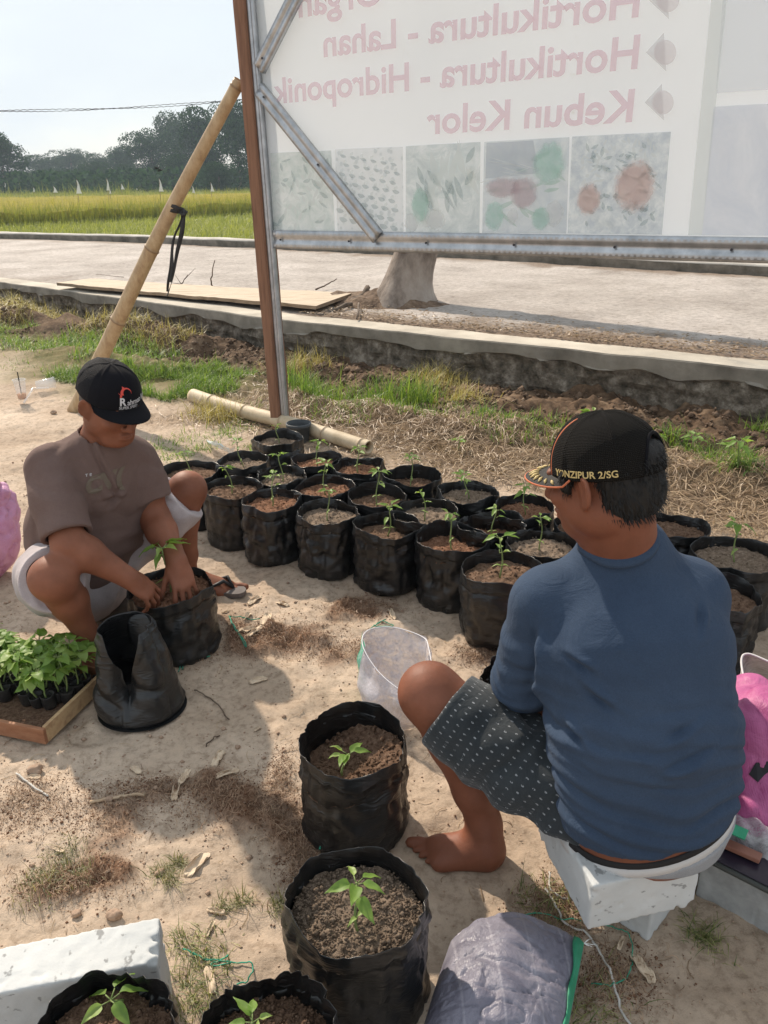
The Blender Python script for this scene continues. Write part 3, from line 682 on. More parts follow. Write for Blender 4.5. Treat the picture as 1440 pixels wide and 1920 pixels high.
def soften(m):
    t = m.node_tree; m2 = [n for n in t.nodes if n.type == 'MIX_SHADER' and any(l.from_node.type == 'BSDF_TRANSPARENT' for l in n.inputs[1].links)][0]
    cg = t.nodes.new('ShaderNodeTexCoord'); mpn = t.nodes.new('ShaderNodeMapping'); mpn.inputs['Location'].default_value = (-1, -1, -1); mpn.inputs['Scale'].default_value = (2, 2, 2); t.links.new(cg.outputs['Generated'], mpn.inputs[0])
    sx_ = t.nodes.new('ShaderNodeSeparateXYZ'); t.links.new(mpn.outputs[0], sx_.inputs[0]); p1 = N(t, 'ShaderNodeMath', operation='POWER'); p1.inputs[1].default_value = 2; t.links.new(sx_.outputs[0], p1.inputs[0])
    p2 = N(t, 'ShaderNodeMath', operation='POWER'); p2.inputs[1].default_value = 2; t.links.new(sx_.outputs[2], p2.inputs[0]); ad = N(t, 'ShaderNodeMath', operation='ADD'); t.links.new(p1.outputs[0], ad.inputs[0]); t.links.new(p2.outputs[0], ad.inputs[1])
    nz_ = N(t, 'ShaderNodeMath', operation='MULTIPLY_ADD'); nz_.inputs[1].default_value = .7; t.links.new(noise(t, 30, 5, .7, ocoord(t)), nz_.inputs[0]); t.links.new(ad.outputs[0], nz_.inputs[2])
    t.links.new(ramp(t, nz_.outputs[0], [(.62, (.75,) * 3), (1.1, (0, 0, 0))]), m2.inputs[0])
def blob(cx, cy, rx, ry, m, name='printed_shape', seed=0, s=SP - .0025):
    poly_on([(cx + 1.3 * rx * (1 + .10 * math.sin(3 * a + seed)) * math.cos(a), cy + 1.3 * ry * (1 + .08 * math.sin(2 * a + seed)) * math.sin(a)) for a in np.linspace(0, 2 * math.pi, 36, endpoint=False)], m, name, s)
m_or = picmat('print_orange', (.74, .52, .47), (.78, .56, .50), (.80, .60, .54), 20); m_rd = picmat('print_red', (.58, .50, .53), (.66, .54, .56), (.70, .60, .62), 20)
m_gr = picmat('print_green', (.46, .68, .60), (.52, .74, .66), (.60, .78, .72), 16); m_dk = picmat('print_dark', (.48, .52, .60), (.51, .56, .62), (.55, .60, .64), 10)
m_wt = picmat('print_white', (.76, .78, .78), (.80, .82, .82), (.84, .85, .85), 16)
for q_ in (m_or, m_rd, m_gr, m_wt): soften(q_)
blob(1101, 374, 23, 33, m_or, seed=1); blob(1188, 348, 38, 53, m_or, seed=2)
poly_on([(912, 268), (1000, 263), (1010, 325), (910, 335)], m_dk, 'printed_shape', SP - .0022)
blob(1030, 305, 30, 42, m_gr, seed=3); blob(945, 352, 34, 20, m_rd, seed=0); blob(985, 362, 26, 30, m_rd, seed=4, s=SP - .003); blob(925, 405, 19, 31, m_gr, seed=1); blob(1012, 410, 18, 24, m_gr, seed=2); blob(962, 405, 10, 15, m_wt, seed=5, s=SP - .003); blob(1040, 400, 18, 24, m_wt, seed=6)
blob(786, 385, 17, 36, m_gr, seed=2); blob(815, 412, 20, 22, m_wt, seed=3); blob(772, 418, 13, 18, m_wt, seed=4)
m_strip = flatv('faded_green_strip', (.74, .78, .76)); m_blue = picmat('print_blue', (.62, .66, .76), (.70, .73, .80), (.78, .80, .85), 3); m_blue2 = flatv('faded_blue', (.70, .74, .80), .5, .35)
poly_on([(1366, -330), (1398, -330), (1316, 441), (1290, 441)], m_strip, 'printed_strip')
poly_on([(1338, 200), (1920, 168), (1880, 446), (1316, 441)], m_blue, 'printed_picture'); poly_on([(1362, -90), (1960, -150), (1930, 135), (1342, 175)], m_blue2, 'printed_picture')

# ================================================================== BAMBOO
m, t, b, o = newmat('bamboo'); v = ocoord(t, (3, 3, 1.2))
c = ramp(t, noise(t, 7, 8, .7, v), [(.3, (.30, .19, .10)), (.5, (.45, .32, .18)), (.72, (.56, .43, .27))])
c = mixc(t, attrn(t, 'node'), c, (.20, .12, .06)); t.links.new(c, b.inputs['Base Color']); b.inputs['Roughness'].default_value = .5; bump(t, b, noise(t, 40, 6, .7, v), .25, .003)
m_bam = m
m, t, b, o = newmat('dry_bamboo'); v = ocoord(t, (1, 1, 1))
c = ramp(t, noise(t, 9, 8, .7, v), [(.3, (.38, .29, .18)), (.5, (.52, .42, .28)), (.72, (.62, .52, .38))])
c = mixc(t, attrn(t, 'node'), c, (.30, .21, .13)); t.links.new(c, b.inputs['Base Color']); b.inputs['Roughness'].default_value = .65; bump(t, b, noise(t, 40, 6, .7, v), .3, .003)
m_bam2 = m
def bamboo(a, b_, ra, rb, nodes, m, name, label, cat, open_end=True, sag=0.):
    a = np.asarray(a); b_ = np.asarray(b_); L = np.linalg.norm(b_ - a); d = (b_ - a) / L; x = nv(np.cross(d, [.1, .2, 1])); y = np.cross(d, x)
    us = np.unique(np.concatenate([np.linspace(0, 1, 60)] + [[n + q / L for q in (-.05, -.02, -.010, -.005, 0, .004, .009, .02, .05)] for n in nodes])); us = us[(us >= 0) & (us <= 1)]
    V = []; nd = []; K = 20
    for u in us:
        r = ra + (rb - ra) * u; dn = min([abs(u - n) * L for n in nodes] + [9]); sd = [(u - n) * L for n in nodes if abs(u - n) * L == dn]
        r *= 1 + .10 * math.exp(-(dn / .006) ** 2) + .035 * math.exp(-(dn / .03) ** 2) - .05 * (math.exp(-((sd[0] - .012) / .005) ** 2) if sd else 0)
        c = a + d * L * u + x * sag * math.sin(u * math.pi) + y * .4 * sag * math.sin(2.3 * u * math.pi)
        for k in range(K): th = 2 * math.pi * k / K; V.append(c + (x * math.cos(th) + y * math.sin(th)) * r * (1 + .015 * math.sin(2 * th + 5 * u))); nd.append(.85 * math.exp(-(dn / .007) ** 2))
    n = len(us); F_ = [tuple(q) for q in grid_faces(n, K, True)]
    for (i0, s_) in ((0, 1), (n - 1, -1)):
        base = i0 * K; r = ra if i0 == 0 else rb; c = a if i0 == 0 else b_
        j = len(V); dd = d * (.06 * s_)
        for k in range(K): th = 2 * math.pi * k / K; V.append(c + (x * math.cos(th) + y * math.sin(th)) * r * .78); nd.append(0)
        for k in range(K): th = 2 * math.pi * k / K; V.append(c + dd + (x * math.cos(th) + y * math.sin(th)) * r * .75); nd.append(.6)
        for k in range(K):
            k2 = (k + 1) % K
            q = [(base + k, j + k, j + k2, base + k2), (j + k, j + K + k, j + K + k2, j + k2)]
            F_ += q if s_ == 1 else [f[::-1] for f in q]
        F_.append(tuple(j + K + k for k in range(K)) if s_ == 1 else tuple(j + K + k for k in range(K - 1, -1, -1)))
    o = mesh(name, V, F_, m, origin=a); attr(o, 'node', nd); return tag(o, label, cat)
ba = P(140, 772, -.02); bt = Q(448, 150, 4.97)
BN = [.10, .33, .552, .985]
pr0 = bamboo(ba, bt, .056, .034, BN, m_bam, 'bamboo_pole', 'tan bamboo pole propping the wooden banner post at a slant', 'pole', sag=.02)
la, lb = P(362, 742, .05), P(692, 838, .05)
bamboo(la, lb, .052, .042, [.14, .36, .58, .80, .97], m_bam2, 'bamboo_pole', 'pale bamboo pole lying on the ground behind the post foot', 'pole', sag=.015)
# rubber strap knotted on the prop
m_strap = mat('black_rubber', (.015, .015, .017), (.04, .04, .042), 20, .55, .2, .002, 80)
def onpole(x, y):  # point of the pole seen near a pixel
    best = None
    for u in np.linspace(0, 1, 400):
        p = ba + (bt - ba) * u; d_ = p - CAM; pxx = 720 + FPX * (d_ @ RT) / (d_ @ FW); pyy = 960 - FPX * (d_ @ UP) / (d_ @ FW)
        e = (pxx - x) ** 2 + (pyy - y) ** 2
        if best is None or e < best[0]: best = (e, p, u)
    return best[1], best[2]
sp_, su = onpole(330, 392); d = nv(bt - ba); x_ = nv(np.cross(d, [0, 0, 1])); y_ = np.cross(d, x_); rr = .056 + (.034 - .056) * su
st = root('tie_strap', sp_, 'black rubber strap knotted round the bamboo prop with its ends hanging', 'strap')
for w_ in range(2):
    mb = MB(); V = []
    for k in range(40):
        th = 2 * math.pi * k / 39; c = sp_ + d * (.014 * w_ - .01 + .02 * math.sin(th + w_)) ; rdir = x_ * math.cos(th) + y_ * math.sin(th)
        for (q, dr) in ((-.012, .001), (-.008, .007), (.008, .007), (.012, .001)): V.append(c + d * q + rdir * (rr + dr + .002 * w_))
    o = mesh('loop', V, grid_faces(40, 4), m_strap, st); s_ = o.modifiers.new('t', 'SOLIDIFY'); s_.thickness = .003
kn = sp_ + RT * (rr + .012) - UP * .028 - FW * .02
mb = MB(); mb.tube([kn + RT * a_ + UP * b2 for a_, b2 in ((-.03, .03), (0, .012), (.012, -.004), (-.004, -.02), (-.018, -.005), (0, .01), (.02, .0), (.006, -.026))], [.008, .012, .014, .014, .012, .012, .011, .008], 8); mb.build('knot', m_strap, st, True)
for k, (ex, ey, w_) in enumerate([(312, 556, .014), (321, 530, .011), (316, 548, .009)]):
    e = Q(ex, ey, kn[1] - .03 + .02 * k); V = []; n = 26
    for i in range(n):
        f = i / (n - 1); c = kn * (1 - f) + e * f + RT * (.018 * math.sin(f * math.pi) * (1 if k == 0 else -1.4) + .006 * math.sin(f * 9 + k)) - UP * .006 * math.sin(f * 12)
        a_ = RT * math.cos(f * 2.2 + k) + FW * math.sin(f * 2.2 + k)
        V += [c - a_ * w_, c + a_ * w_]
    o = mesh('hanging_end', V, grid_faces(n, 2), m_strap, st); s_ = o.modifiers.new('t', 'SOLIDIFY'); s_.thickness = .003

# ================================================================== PLANK, BRANCHES ON THE ROAD EDGE
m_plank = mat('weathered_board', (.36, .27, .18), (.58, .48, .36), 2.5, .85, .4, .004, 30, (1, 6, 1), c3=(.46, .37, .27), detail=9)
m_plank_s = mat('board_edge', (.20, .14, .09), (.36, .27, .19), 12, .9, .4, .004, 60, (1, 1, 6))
zc = .385; cs = [P(106, 530, zc), P(592, 573, zc), P(661, 549, zc), P(168, 522, zc)]
def plank(cs, th, name, label, sag=0):
    n = 40; V = []; FM = []
    for i in range(n):
        u = i / (n - 1); a = cs[0] * (1 - u) + cs[1] * u; b2 = cs[3] * (1 - u) + cs[2] * u; dz = np.array([0, 0, -sag * math.sin(u * math.pi) + .003 * math.sin(u * 30)])
        for (p, z) in ((a, 0), (b2, 0), (b2, -th), (a, -th)): V.append(p + dz + [0, 0, z] + .0015 * np.random.randn(3))
    F_ = [tuple(f) for f in grid_faces(n, 4, True)] + [(0, 1, 2, 3), tuple(4 * (n - 1) + k for k in (3, 2, 1, 0))]
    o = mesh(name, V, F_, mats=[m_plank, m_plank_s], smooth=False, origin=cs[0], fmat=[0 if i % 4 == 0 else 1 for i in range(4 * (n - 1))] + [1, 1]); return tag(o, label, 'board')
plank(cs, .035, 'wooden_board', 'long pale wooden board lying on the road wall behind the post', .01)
m_branch = mat('dead_branch', (.07, .05, .035), (.20, .15, .11), 12, .9, .5, .004, 60)
def stick(pts, r0, r1, label, name='twig', cat='twig', group='twigs on the road edge', side=None, m=None):
    g = np.random.default_rng(len(label) + int(pts[0][0] * 100) % 50); mb = MB(); P_ = []
    pts = [np.asarray(p) for p in pts]
    for i in range(len(pts) - 1):
        for k in range(4): P_.append(pts[i] * (1 - k / 4) + pts[i + 1] * k / 4 + g.standard_normal(3) * r0 * .5)
    P_.append(pts[-1]); mb.tube(P_, list(np.linspace(r0, r1, len(P_))), 6)
    for sp in (side or []): mb.tube([np.asarray(q) for q in sp], list(np.linspace(r1 * 1.3, r1 * .5, len(sp))), 5)
    return tag(mb.build(name, m or m_branch, None, True, origin=pts[0]), label, cat, group)
y0 = 7.6
stick([P(398, 538, .36), Q(396, 518, P(398, 538, .36)[1]), Q(403, 488, P(398, 538, .36)[1])], .010, .005, 'thin dark twig standing upright on the board edge')
b0 = P(340, 533, .31); stick([b0, Q(352, 515, b0[1])], .008, .004, 'forked dry twig sprawling left of the upright one', side=[[b0, Q(328, 515, b0[1])], [Q(345, 525, b0[1]), Q(366, 503, b0[1])], [b0, Q(320, 530, b0[1])]])
stick([P(592, 543, .36), P(612, 534, .37), P(631, 523, .40)], .010, .006, 'dark straight twig resting past the end of the board')
stick([P(690, 545, .40), P(668, 565, .34), P(628, 583, .32)], .032, .022, 'thick pale branch leading from the tree mound to the board')
stick([P(672, 568, .36), P(669, 598, .33)], .012, .008, 'short broken stick pointing at the ditch by the mound')
stick([P(232, 478 + 42, .33), P(180, 514, .33)], .004, .003, 'fine straw stalk by the left end of the board')
# ================================================================== SIGNED-DISTANCE MODELLING (one continuous surface per body / garment)
class Sdf:
    def __init__(s, res): s.res = res; s.ops = []
    def _add(s, fn, lo, hi, k, op): s.ops.append((fn, np.asarray(lo, float), np.asarray(hi, float), k, op)); return s
    def cone(s, a, b, ra, rb, k=.02, op='add'):
        a = np.asarray(a, float); b = np.asarray(b, float); d = b - a; L2 = float(d @ d) + 1e-12; R = max(ra, rb)
        def fn(X, Y, Z):
            t = np.clip(((X - a[0]) * d[0] + (Y - a[1]) * d[1] + (Z - a[2]) * d[2]) / L2, 0, 1)
            return np.sqrt((X - a[0] - t * d[0]) ** 2 + (Y - a[1] - t * d[1]) ** 2 + (Z - a[2] - t * d[2]) ** 2) - (ra + (rb - ra) * t)
        return s._add(fn, np.minimum(a, b) - R, np.maximum(a, b) + R, k, op)
    def chain(s, pts, rs, k=.02, op='add'):
        for i in range(len(pts) - 1): s.cone(pts[i], pts[i + 1], rs[i], rs[i + 1], k, op)
        return s
    def ball(s, c, r, k=.02, op='add'): return s.cone(c, np.asarray(c) + 1e-5, r, r, k, op)
    def ell(s, c, r, A=None, k=.02, op='add'):
        """ellipsoid; A rows = local axes"""
        c = np.asarray(c, float); A = np.eye(3) if A is None else np.asarray(A); r = np.asarray(r, float)
        def fn(X, Y, Z):
            x, y, z = X - c[0], Y - c[1], Z - c[2]; k0 = 0; k1 = 0
            for i in range(3):
                q = x * A[i][0] + y * A[i][1] + z * A[i][2]; k0 = k0 + (q / r[i]) ** 2; k1 = k1 + (q / r[i] ** 2) ** 2
            k0 = np.sqrt(k0); k1 = np.sqrt(k1) + 1e-9; return k0 * (k0 - 1) / k1
        ext = np.sqrt(((np.asarray(A) * r[:, None]) ** 2).sum(0)); return s._add(fn, c - ext, c + ext, k, op)
    def econe(s, a, b, ra, rb, wdir, k=.03, op='add'):
        """elliptical cone: ra=(half width along wdir, half depth)"""
        a = np.asarray(a, float); b = np.asarray(b, float); d = b - a; L = np.linalg.norm(d); d = d / L
        wv = np.asarray(wdir, float); wv = nv(wv - d * (wv @ d)); dv = np.cross(d, wv); R = max(*ra, *rb)
        def fn(X, Y, Z):
            x, y, z = X - a[0], Y - a[1], Z - a[2]; tl_ = x * d[0] + y * d[1] + z * d[2]; t = np.clip(tl_ / L, 0, 1)
            rw = ra[0] + (rb[0] - ra[0]) * t; rd_ = ra[1] + (rb[1] - ra[1]) * t; ex = tl_ - t * L
            q = np.sqrt(((x * wv[0] + y * wv[1] + z * wv[2]) / rw) ** 2 + ((x * dv[0] + y * dv[1] + z * dv[2]) / rd_) ** 2 + (ex / np.minimum(rw, rd_)) ** 2)
            return (q - 1) * np.minimum(rw, rd_) * (1 + .35 * np.clip(q - 1, 0, 1))
        return s._add(fn, np.minimum(a, b) - R, np.maximum(a, b) + R, k, op)
    def plane(s, c, n, lo, hi, k=.004):      # cut away everything on the +n side
        c = np.asarray(c, float); n = nv(n)
        return s._add(lambda X, Y, Z: -((X - c[0]) * n[0] + (Y - c[1]) * n[1] + (Z - c[2]) * n[2]), lo, hi, k, 'sub')
    def grid(s):
        add = [o for o in s.ops if o[4] == 'add']; pad = .03
        lo = np.min([o[1] for o in add], 0) - pad; hi = np.max([o[2] for o in add], 0) + pad; n = np.ceil((hi - lo) / s.res).astype(int) + 1
        D = np.full(n, .05, np.float32); ax = [(lo[i] + s.res * np.arange(n[i])).astype(np.float32) for i in range(3)]
        for fn, l, h, k, op in s.ops:
            m = max(k, .012) + .012
            i0 = np.clip(np.floor((l - m - lo) / s.res).astype(int), 0, n); i1 = np.clip(np.ceil((h + m - lo) / s.res).astype(int) + 1, 0, n)
            if (i1 <= i0).any(): continue
            sl = tuple(slice(i0[i], i1[i]) for i in range(3)); X = ax[0][sl[0]][:, None, None]; Y = ax[1][sl[1]][None, :, None]; Z = ax[2][sl[2]][None, None, :]
            d = fn(X, Y, Z).astype(np.float32); c = D[sl]
            if op == 'add':
                hh = np.maximum(k - np.abs(c - d), 0) / k; D[sl] = np.minimum(c, d) - hh * hh * k * .25
            elif op == 'sub':
                hh = np.maximum(k - np.abs(c + d), 0) / k; D[sl] = np.maximum(c, -d) + hh * hh * k * .25
        return D, lo
    def surf(s, smooth=2):
        D, lo = s.grid(); V, F_ = nets(D); V = V * s.res + lo
        for _ in range(smooth): V = lap(V, F_)
        return V, F_
def lap(V, F_, w=.5):
    n = len(V); S_ = np.zeros_like(V); C = np.zeros(n)
    for a, b in ((0, 1), (1, 2), (2, 3), (3, 0)):
        for k in range(3): S_[:, k] += np.bincount(F_[:, a], V[F_[:, b], k], n) + np.bincount(F_[:, b], V[F_[:, a], k], n)
        C += np.bincount(F_[:, a], minlength=n) + np.bincount(F_[:, b], minlength=n)
    return V * (1 - w) + w * S_ / np.maximum(C, 1)[:, None]
def nets(D):
    I = D < 0; n = D.shape
    c = np.zeros((n[0] - 1, n[1] - 1, n[2] - 1), np.uint8)
    for i in (0, 1):
        for j in (0, 1):
            for k in (0, 1): c += I[i:n[0] - 1 + i, j:n[1] - 1 + j, k:n[2] - 1 + k]
    act = np.argwhere((c > 0) & (c < 8)); idx = np.full(c.shape, -1, np.int32); idx[tuple(act.T)] = np.arange(len(act))
    S_ = np.zeros((len(act), 3)); C = np.zeros(len(act)); corners = [(i, j, k) for i in (0, 1) for j in (0, 1) for k in (0, 1)]
    val = {q: D[act[:, 0] + q[0], act[:, 1] + q[1], act[:, 2] + q[2]] for q in corners}
    for q in corners:
        for axn in range(3):
            if q[axn] == 0:
                r = list(q); r[axn] = 1; r = tuple(r); a, b = val[q], val[r]; m = (a < 0) != (b < 0); t = np.where(m, a / np.where(m, a - b, 1), 0)
                p = np.tile(np.array(q, float), (len(act), 1)); p[:, axn] = t; S_[m] += p[m]; C[m] += 1
    V = act + S_ / C[:, None]; Fs = []
    for axn in range(3):
        sl0 = [slice(1, n[i] - 1) for i in range(3)]; sl1 = list(sl0); sl0[axn] = slice(0, n[axn] - 1); sl1[axn] = slice(1, n[axn])
        a = I[tuple(sl0)]; b = I[tuple(sl1)]; e = np.argwhere(a != b); off = np.ones(3, int); off[axn] = 0; e = e + off
        o1, o2 = [(1, 2), (2, 0), (0, 1)][axn]; d1 = np.zeros(3, int); d1[o1] = 1; d2 = np.zeros(3, int); d2[o2] = 1
        q = [idx[tuple((e - d1 - d2).T)], idx[tuple((e - d2).T)], idx[tuple(e.T)], idx[tuple((e - d1).T)]]
        Fq = np.stack(q, -1); ins = I[tuple(e.T)]; Fq[~ins] = Fq[~ins][:, ::-1]; Fs.append(Fq[(Fq >= 0).all(1)])
    return V, np.concatenate(Fs)
def vnormals(V, F_):
    a = V[F_[:, 2]] - V[F_[:, 0]]; b = V[F_[:, 3]] - V[F_[:, 1]]; nf = np.cross(a, b); n = np.zeros_like(V)
    for k in range(4):
        for c in range(3): n[:, c] += np.bincount(F_[:, k], nf[:, c], len(V))
    return n / (np.linalg.norm(n, axis=1)[:, None] + 1e-12)
def project_onto(target, V, origin_off, d, lift):
    """drop points onto a mesh along direction d"""
    bv = BVHTree.FromPolygons([v.co[:] for v in target.data.vertices], [tuple(p.vertices) for p in target.data.polygons]); base = np.array(target['_base'])
    out = []
    for p in V:
        s_ = Vector((p - base - np.asarray(d) * .15)); h = bv.ray_cast(s_, Vector(d))
        out.append((np.array(h[0]) + base + np.array(h[1]) * lift * (1 if Vector(h[1]).dot(Vector(d)) < 0 else -1)) if h[0] is not None else p)
    return np.array(out)

class Head:
    """local frame: f forward, l to the head's own left, u up"""
    def __init__(s, c, f, u):
        s.c = np.asarray(c, float); s.f = nv(f); u = np.asarray(u, float); s.u = nv(u - s.f * (u @ s.f)); s.l = np.cross(s.u, s.f); s.A = np.array([s.f, s.l, s.u])
    def __call__(s, f, l, u): return s.c + s.f * f + s.l * l + s.u * u
def head_ops(S_, H, sc=1.0, jaw=1.0):
    e = lambda f, l, u, r, k=.02, op='add': S_.ell(H(f * sc, l * sc, u * sc), np.array(r) * sc, H.A, k, op)
    e(-.012, 0, .035, (.098, .076, .088)); e(.030, 0, -.035, (.064, .064 * jaw, .076), .03); e(.058, 0, -.088, (.030, .034 * jaw, .026), .03)
    e(.0, .052 * jaw, -.055, (.040, .018, .032), .025); e(.0, -.052 * jaw, -.055, (.040, .018, .032), .025)
    for sg in (-1, 1):
        e(.072, sg * .040, -.022, (.020, .024, .018), .018); e(.088, sg * .026, .026, (.012, .024, .009), .014)
        e(.100, sg * .031, .006, (.013, .017, .011), .012, 'sub'); e(.084, sg * .031, .004, (.013, .016, .012), .004)
        S_.cone(H(.104 * sc, sg * .011 * sc, -.036 * sc), H(.100 * sc, sg * .015 * sc, -.038 * sc), .0075 * sc, .007 * sc, .006)
        # ear: dish with rim and lobe
        pE = nv(-.80 * H.f + .60 * H.l * sg); nE = np.cross(H.u, pE); nE = nE if nE @ (H.l * sg) > 0 else -nE; AE = np.array([pE, nE, H.u]); cE = H(-.002, sg * .086 * sc, .0)
        S_.ell(cE, np.array([.019, .0055, .030]) * sc, AE, .008); S_.ell(cE + nE * .006 - pE * .003 + H.u * .004, np.array([.010, .005, .017]) * sc, AE, .003, 'sub'); S_.ell(cE - pE * .006 - H.u * .027, np.array([.009, .006, .010]) * sc, AE, .006)
        S_.chain([cE + (pE * .017 * math.cos(a) + H.u * .0285 * math.sin(a)) * sc + nE * .002 for a in np.linspace(-1.1, 2.9, 11)], [.0042 * sc] * 11, .003)
    S_.cone(H(.096 * sc, 0, .016 * sc), H(.116 * sc, 0, -.030 * sc), .008 * sc, .0125 * sc, .010)
    e(.096, 0, -.061, (.012, .024, .0065), .006); e(.094, 0, -.073, (.012, .021, .0070), .006); e(.104, 0, -.0665, (.008, .024, .0018), .003, 'sub')
def arm_ops(S_, sh, el, wr, r=(.050, .042, .036, .027)):
    mid = sh * .5 + el * .5; f1 = el * .72 + wr * .28
    S_.cone(sh, mid, r[0], r[1] * 1.04, .03); S_.cone(mid, el, r[1] * 1.04, r[1] * .90, .03); S_.cone(el, f1, r[1] * .92, r[2] * 1.12, .03); S_.cone(f1, wr, r[2] * 1.12, r[3], .02)
def hand_ops(S_, wr, d, back, thumb_side, curls, spread=.10, thumb=(.5, .6), sc=1.0, k=.006):
    """d: finger direction, back: normal of the back of the hand, thumb_side: +1 = thumb lies along cross(d, back)"""
    d = nv(d); n = nv(np.asarray(back) - d * (np.asarray(back) @ d)); s_ = np.cross(d, n) * thumb_side
    A = np.array([d, s_, n]); S_.ell(wr + d * .052 * sc, np.array([.055, .042, .017]) * sc, A, .015); S_.cone(wr, wr + d * .03 * sc, .026 * sc, .026 * sc, .02)
    S_.ell(wr + (d * .03 + s_ * .026 - n * .008) * sc, np.array([.034, .017, .016]) * sc, A, .012)
    tips = []
    for i in range(4):
        off = (.030 - .0205 * i); L = (.041, .045, .042, .034)[i] * sc; r = (.0092, .0094, .0088, .0078)[i] * sc
        b = wr + d * (.086, .090, .086, .078)[i] * sc + s_ * off * sc + n * .002; dr = nv(d + s_ * spread * (1.5 - i)); c = curls[i]; p = b; ang = 0
        S_.cone(wr + d * .045 * sc + s_ * off * .8 * sc, b, .010 * sc, r * 1.05, .008)
        for j, (l, cc) in enumerate(((L, c * .8), (L * .66, c), (L * .52, c * .7))):
            ang += cc; q = p + (dr * math.cos(ang) - n * math.sin(ang)) * l; S_.cone(p, q, r * (1 - .06 * j), r * (.94 - .07 * j), .004); p = q
        tips.append(p)
    b = wr + (d * .022 + s_ * .030 - n * .006) * sc; dr = nv(d * math.cos(thumb[0]) + s_ * math.sin(thumb[0]) - n * .25)
    q = b + dr * .036 * sc; S_.cone(b, q, .0125 * sc, .0105 * sc, .010); dr2 = nv(dr + d * .35 - n * thumb[1] * .5); q2 = q + dr2 * .032 * sc; S_.cone(q, q2, .0102 * sc, .009 * sc, .004); q3 = q2 + nv(dr2 - n * thumb[1] * .3) * .022 * sc; S_.cone(q2, q3, .009 * sc, .0075 * sc, .004)
    return tips
def foot_ops(S_, an, heel, toe, medial, L=.25, big=1.0):
    """an: ankle joint, heel/toe on the ground; medial: direction toward the big toe"""
    d = nv(toe - heel); d[2] = 0; d = nv(d); m = np.asarray(medial, float); m = nv(m - d * (m @ d)); m[2] = 0; z = np.array([0, 0, 1.]); h = np.array([heel[0], heel[1], 0.])
    p = lambda f, s_, u: h + d * f * L + m * s_ * L + z * u * L
    A = np.array([d, m, z])
    S_.ell(p(.12, 0, .11), np.array([.125, .115, .115]) * L, A, .02)
    S_.cone(an, p(.20, 0, .17), .036, .036, .03); S_.cone(p(.2, .0, .18), p(.62, .06, .10), .040, .024, .035); S_.cone(p(.2, -.04, .12), p(.60, -.09, .075), .034, .019, .03)
    S_.cone(p(.12, .0, .07), p(.68, -.12, .055), .020, .014, .02); S_.cone(p(.25, .07, .12), p(.72, .13, .07), .024, .018, .03); S_.ell(p(.66, .02, .065), np.array([.12, .19, .055]) * L, A, .02)
    S_.ball(an + m * .026, .016, .02); S_.ball(an - m * .026, .015, .02)
    for i, (s0, s1, l, r) in enumerate([(.13, .175, .25, .0125), (.06, .085, .235, .0078), (.0, .008, .21, .0074), (-.06, -.066, .18, .0070), (-.12, -.136, .14, .0068)]):
        b = p(.72 - .035 * i, s0, .06); e = p(.72 - .035 * i + l * .62, s1, .062); t = p(.72 - .035 * i + l, s1 * 1.02, .038 + .01 * (i == 0))
        S_.cone(b, e, r * 1.05, r, .005); S_.cone(e, t, r, r * 1.05, .002)
    return p
# ================================================================== PLASTIC GROW BAGS
m, t, b, o = newmat('black_polythene'); v = ocoord(t)
c = ramp(t, noise(t, 6, 8, .7, v), [(.35, (.005, .0055, .006)), (.62, (.014, .0148, .016)), (.92, (.065, .062, .058))]); t.links.new(c, b.inputs['Base Color'])
t.links.new(ramp(t, noise(t, 9, 6, .7, v), [(.3, (.24,) * 3), (.7, (.46,) * 3)]), b.inputs['Roughness']); b.inputs['Specular IOR Level'].default_value = .5
wr_ = N(t, 'ShaderNodeTexNoise', Scale=13., Detail=5, Roughness=.6, Distortion=1.8); wr_.noise_type = 'RIDGED_MULTIFRACTAL'; t.links.new(ocoord(t, (1, 1, 4.5)), wr_.inputs[0])
n1 = bump(t, b, wr_.outputs['Fac'], .42, .006); bump(t, b, noise(t, 70, 5, .7, ocoord(t, (1, 1, 2.5))), .3, .003, n1)
b.inputs['Coat Weight'].default_value = .15; b.inputs['Coat Roughness'].default_value = .25
m_poly = m
def soilmat(name, a, b_, c_):
    m, t, bs, o = newmat(name); v = ocoord(t)
    t.links.new(ramp(t, noise(t, 75, 7, .8, v), [(.32, a), (.52, b_), (.70, c_)]), bs.inputs['Base Color']); bs.inputs['Roughness'].default_value = .97; bs.inputs['Specular IOR Level'].default_value = .1
    n1 = bump(t, bs, noise(t, 120, 6, .8, v), .8, .006); return m
m_soils = [soilmat('brown_potting_soil', (.06, .034, .022), (.17, .105, .07), (.30, .21, .15)), soilmat('reddish_potting_soil', (.08, .035, .020), (.22, .115, .07), (.38, .24, .165)),
           soilmat('greyish_potting_soil', (.09, .065, .046), (.22, .165, .122), (.36, .28, .215))]
m_leaf = leafmat('chilli_leaf', (.14, .26, .045), (.26, .40, .085), .45, scale=40)
m_leaf_y = leafmat('young_leaf', (.24, .36, .08), (.38, .50, .15), .42, scale=40)
m_stem = mat('seedling_stem', (.16, .22, .07), (.26, .32, .12), 30, .6, bs_=0)
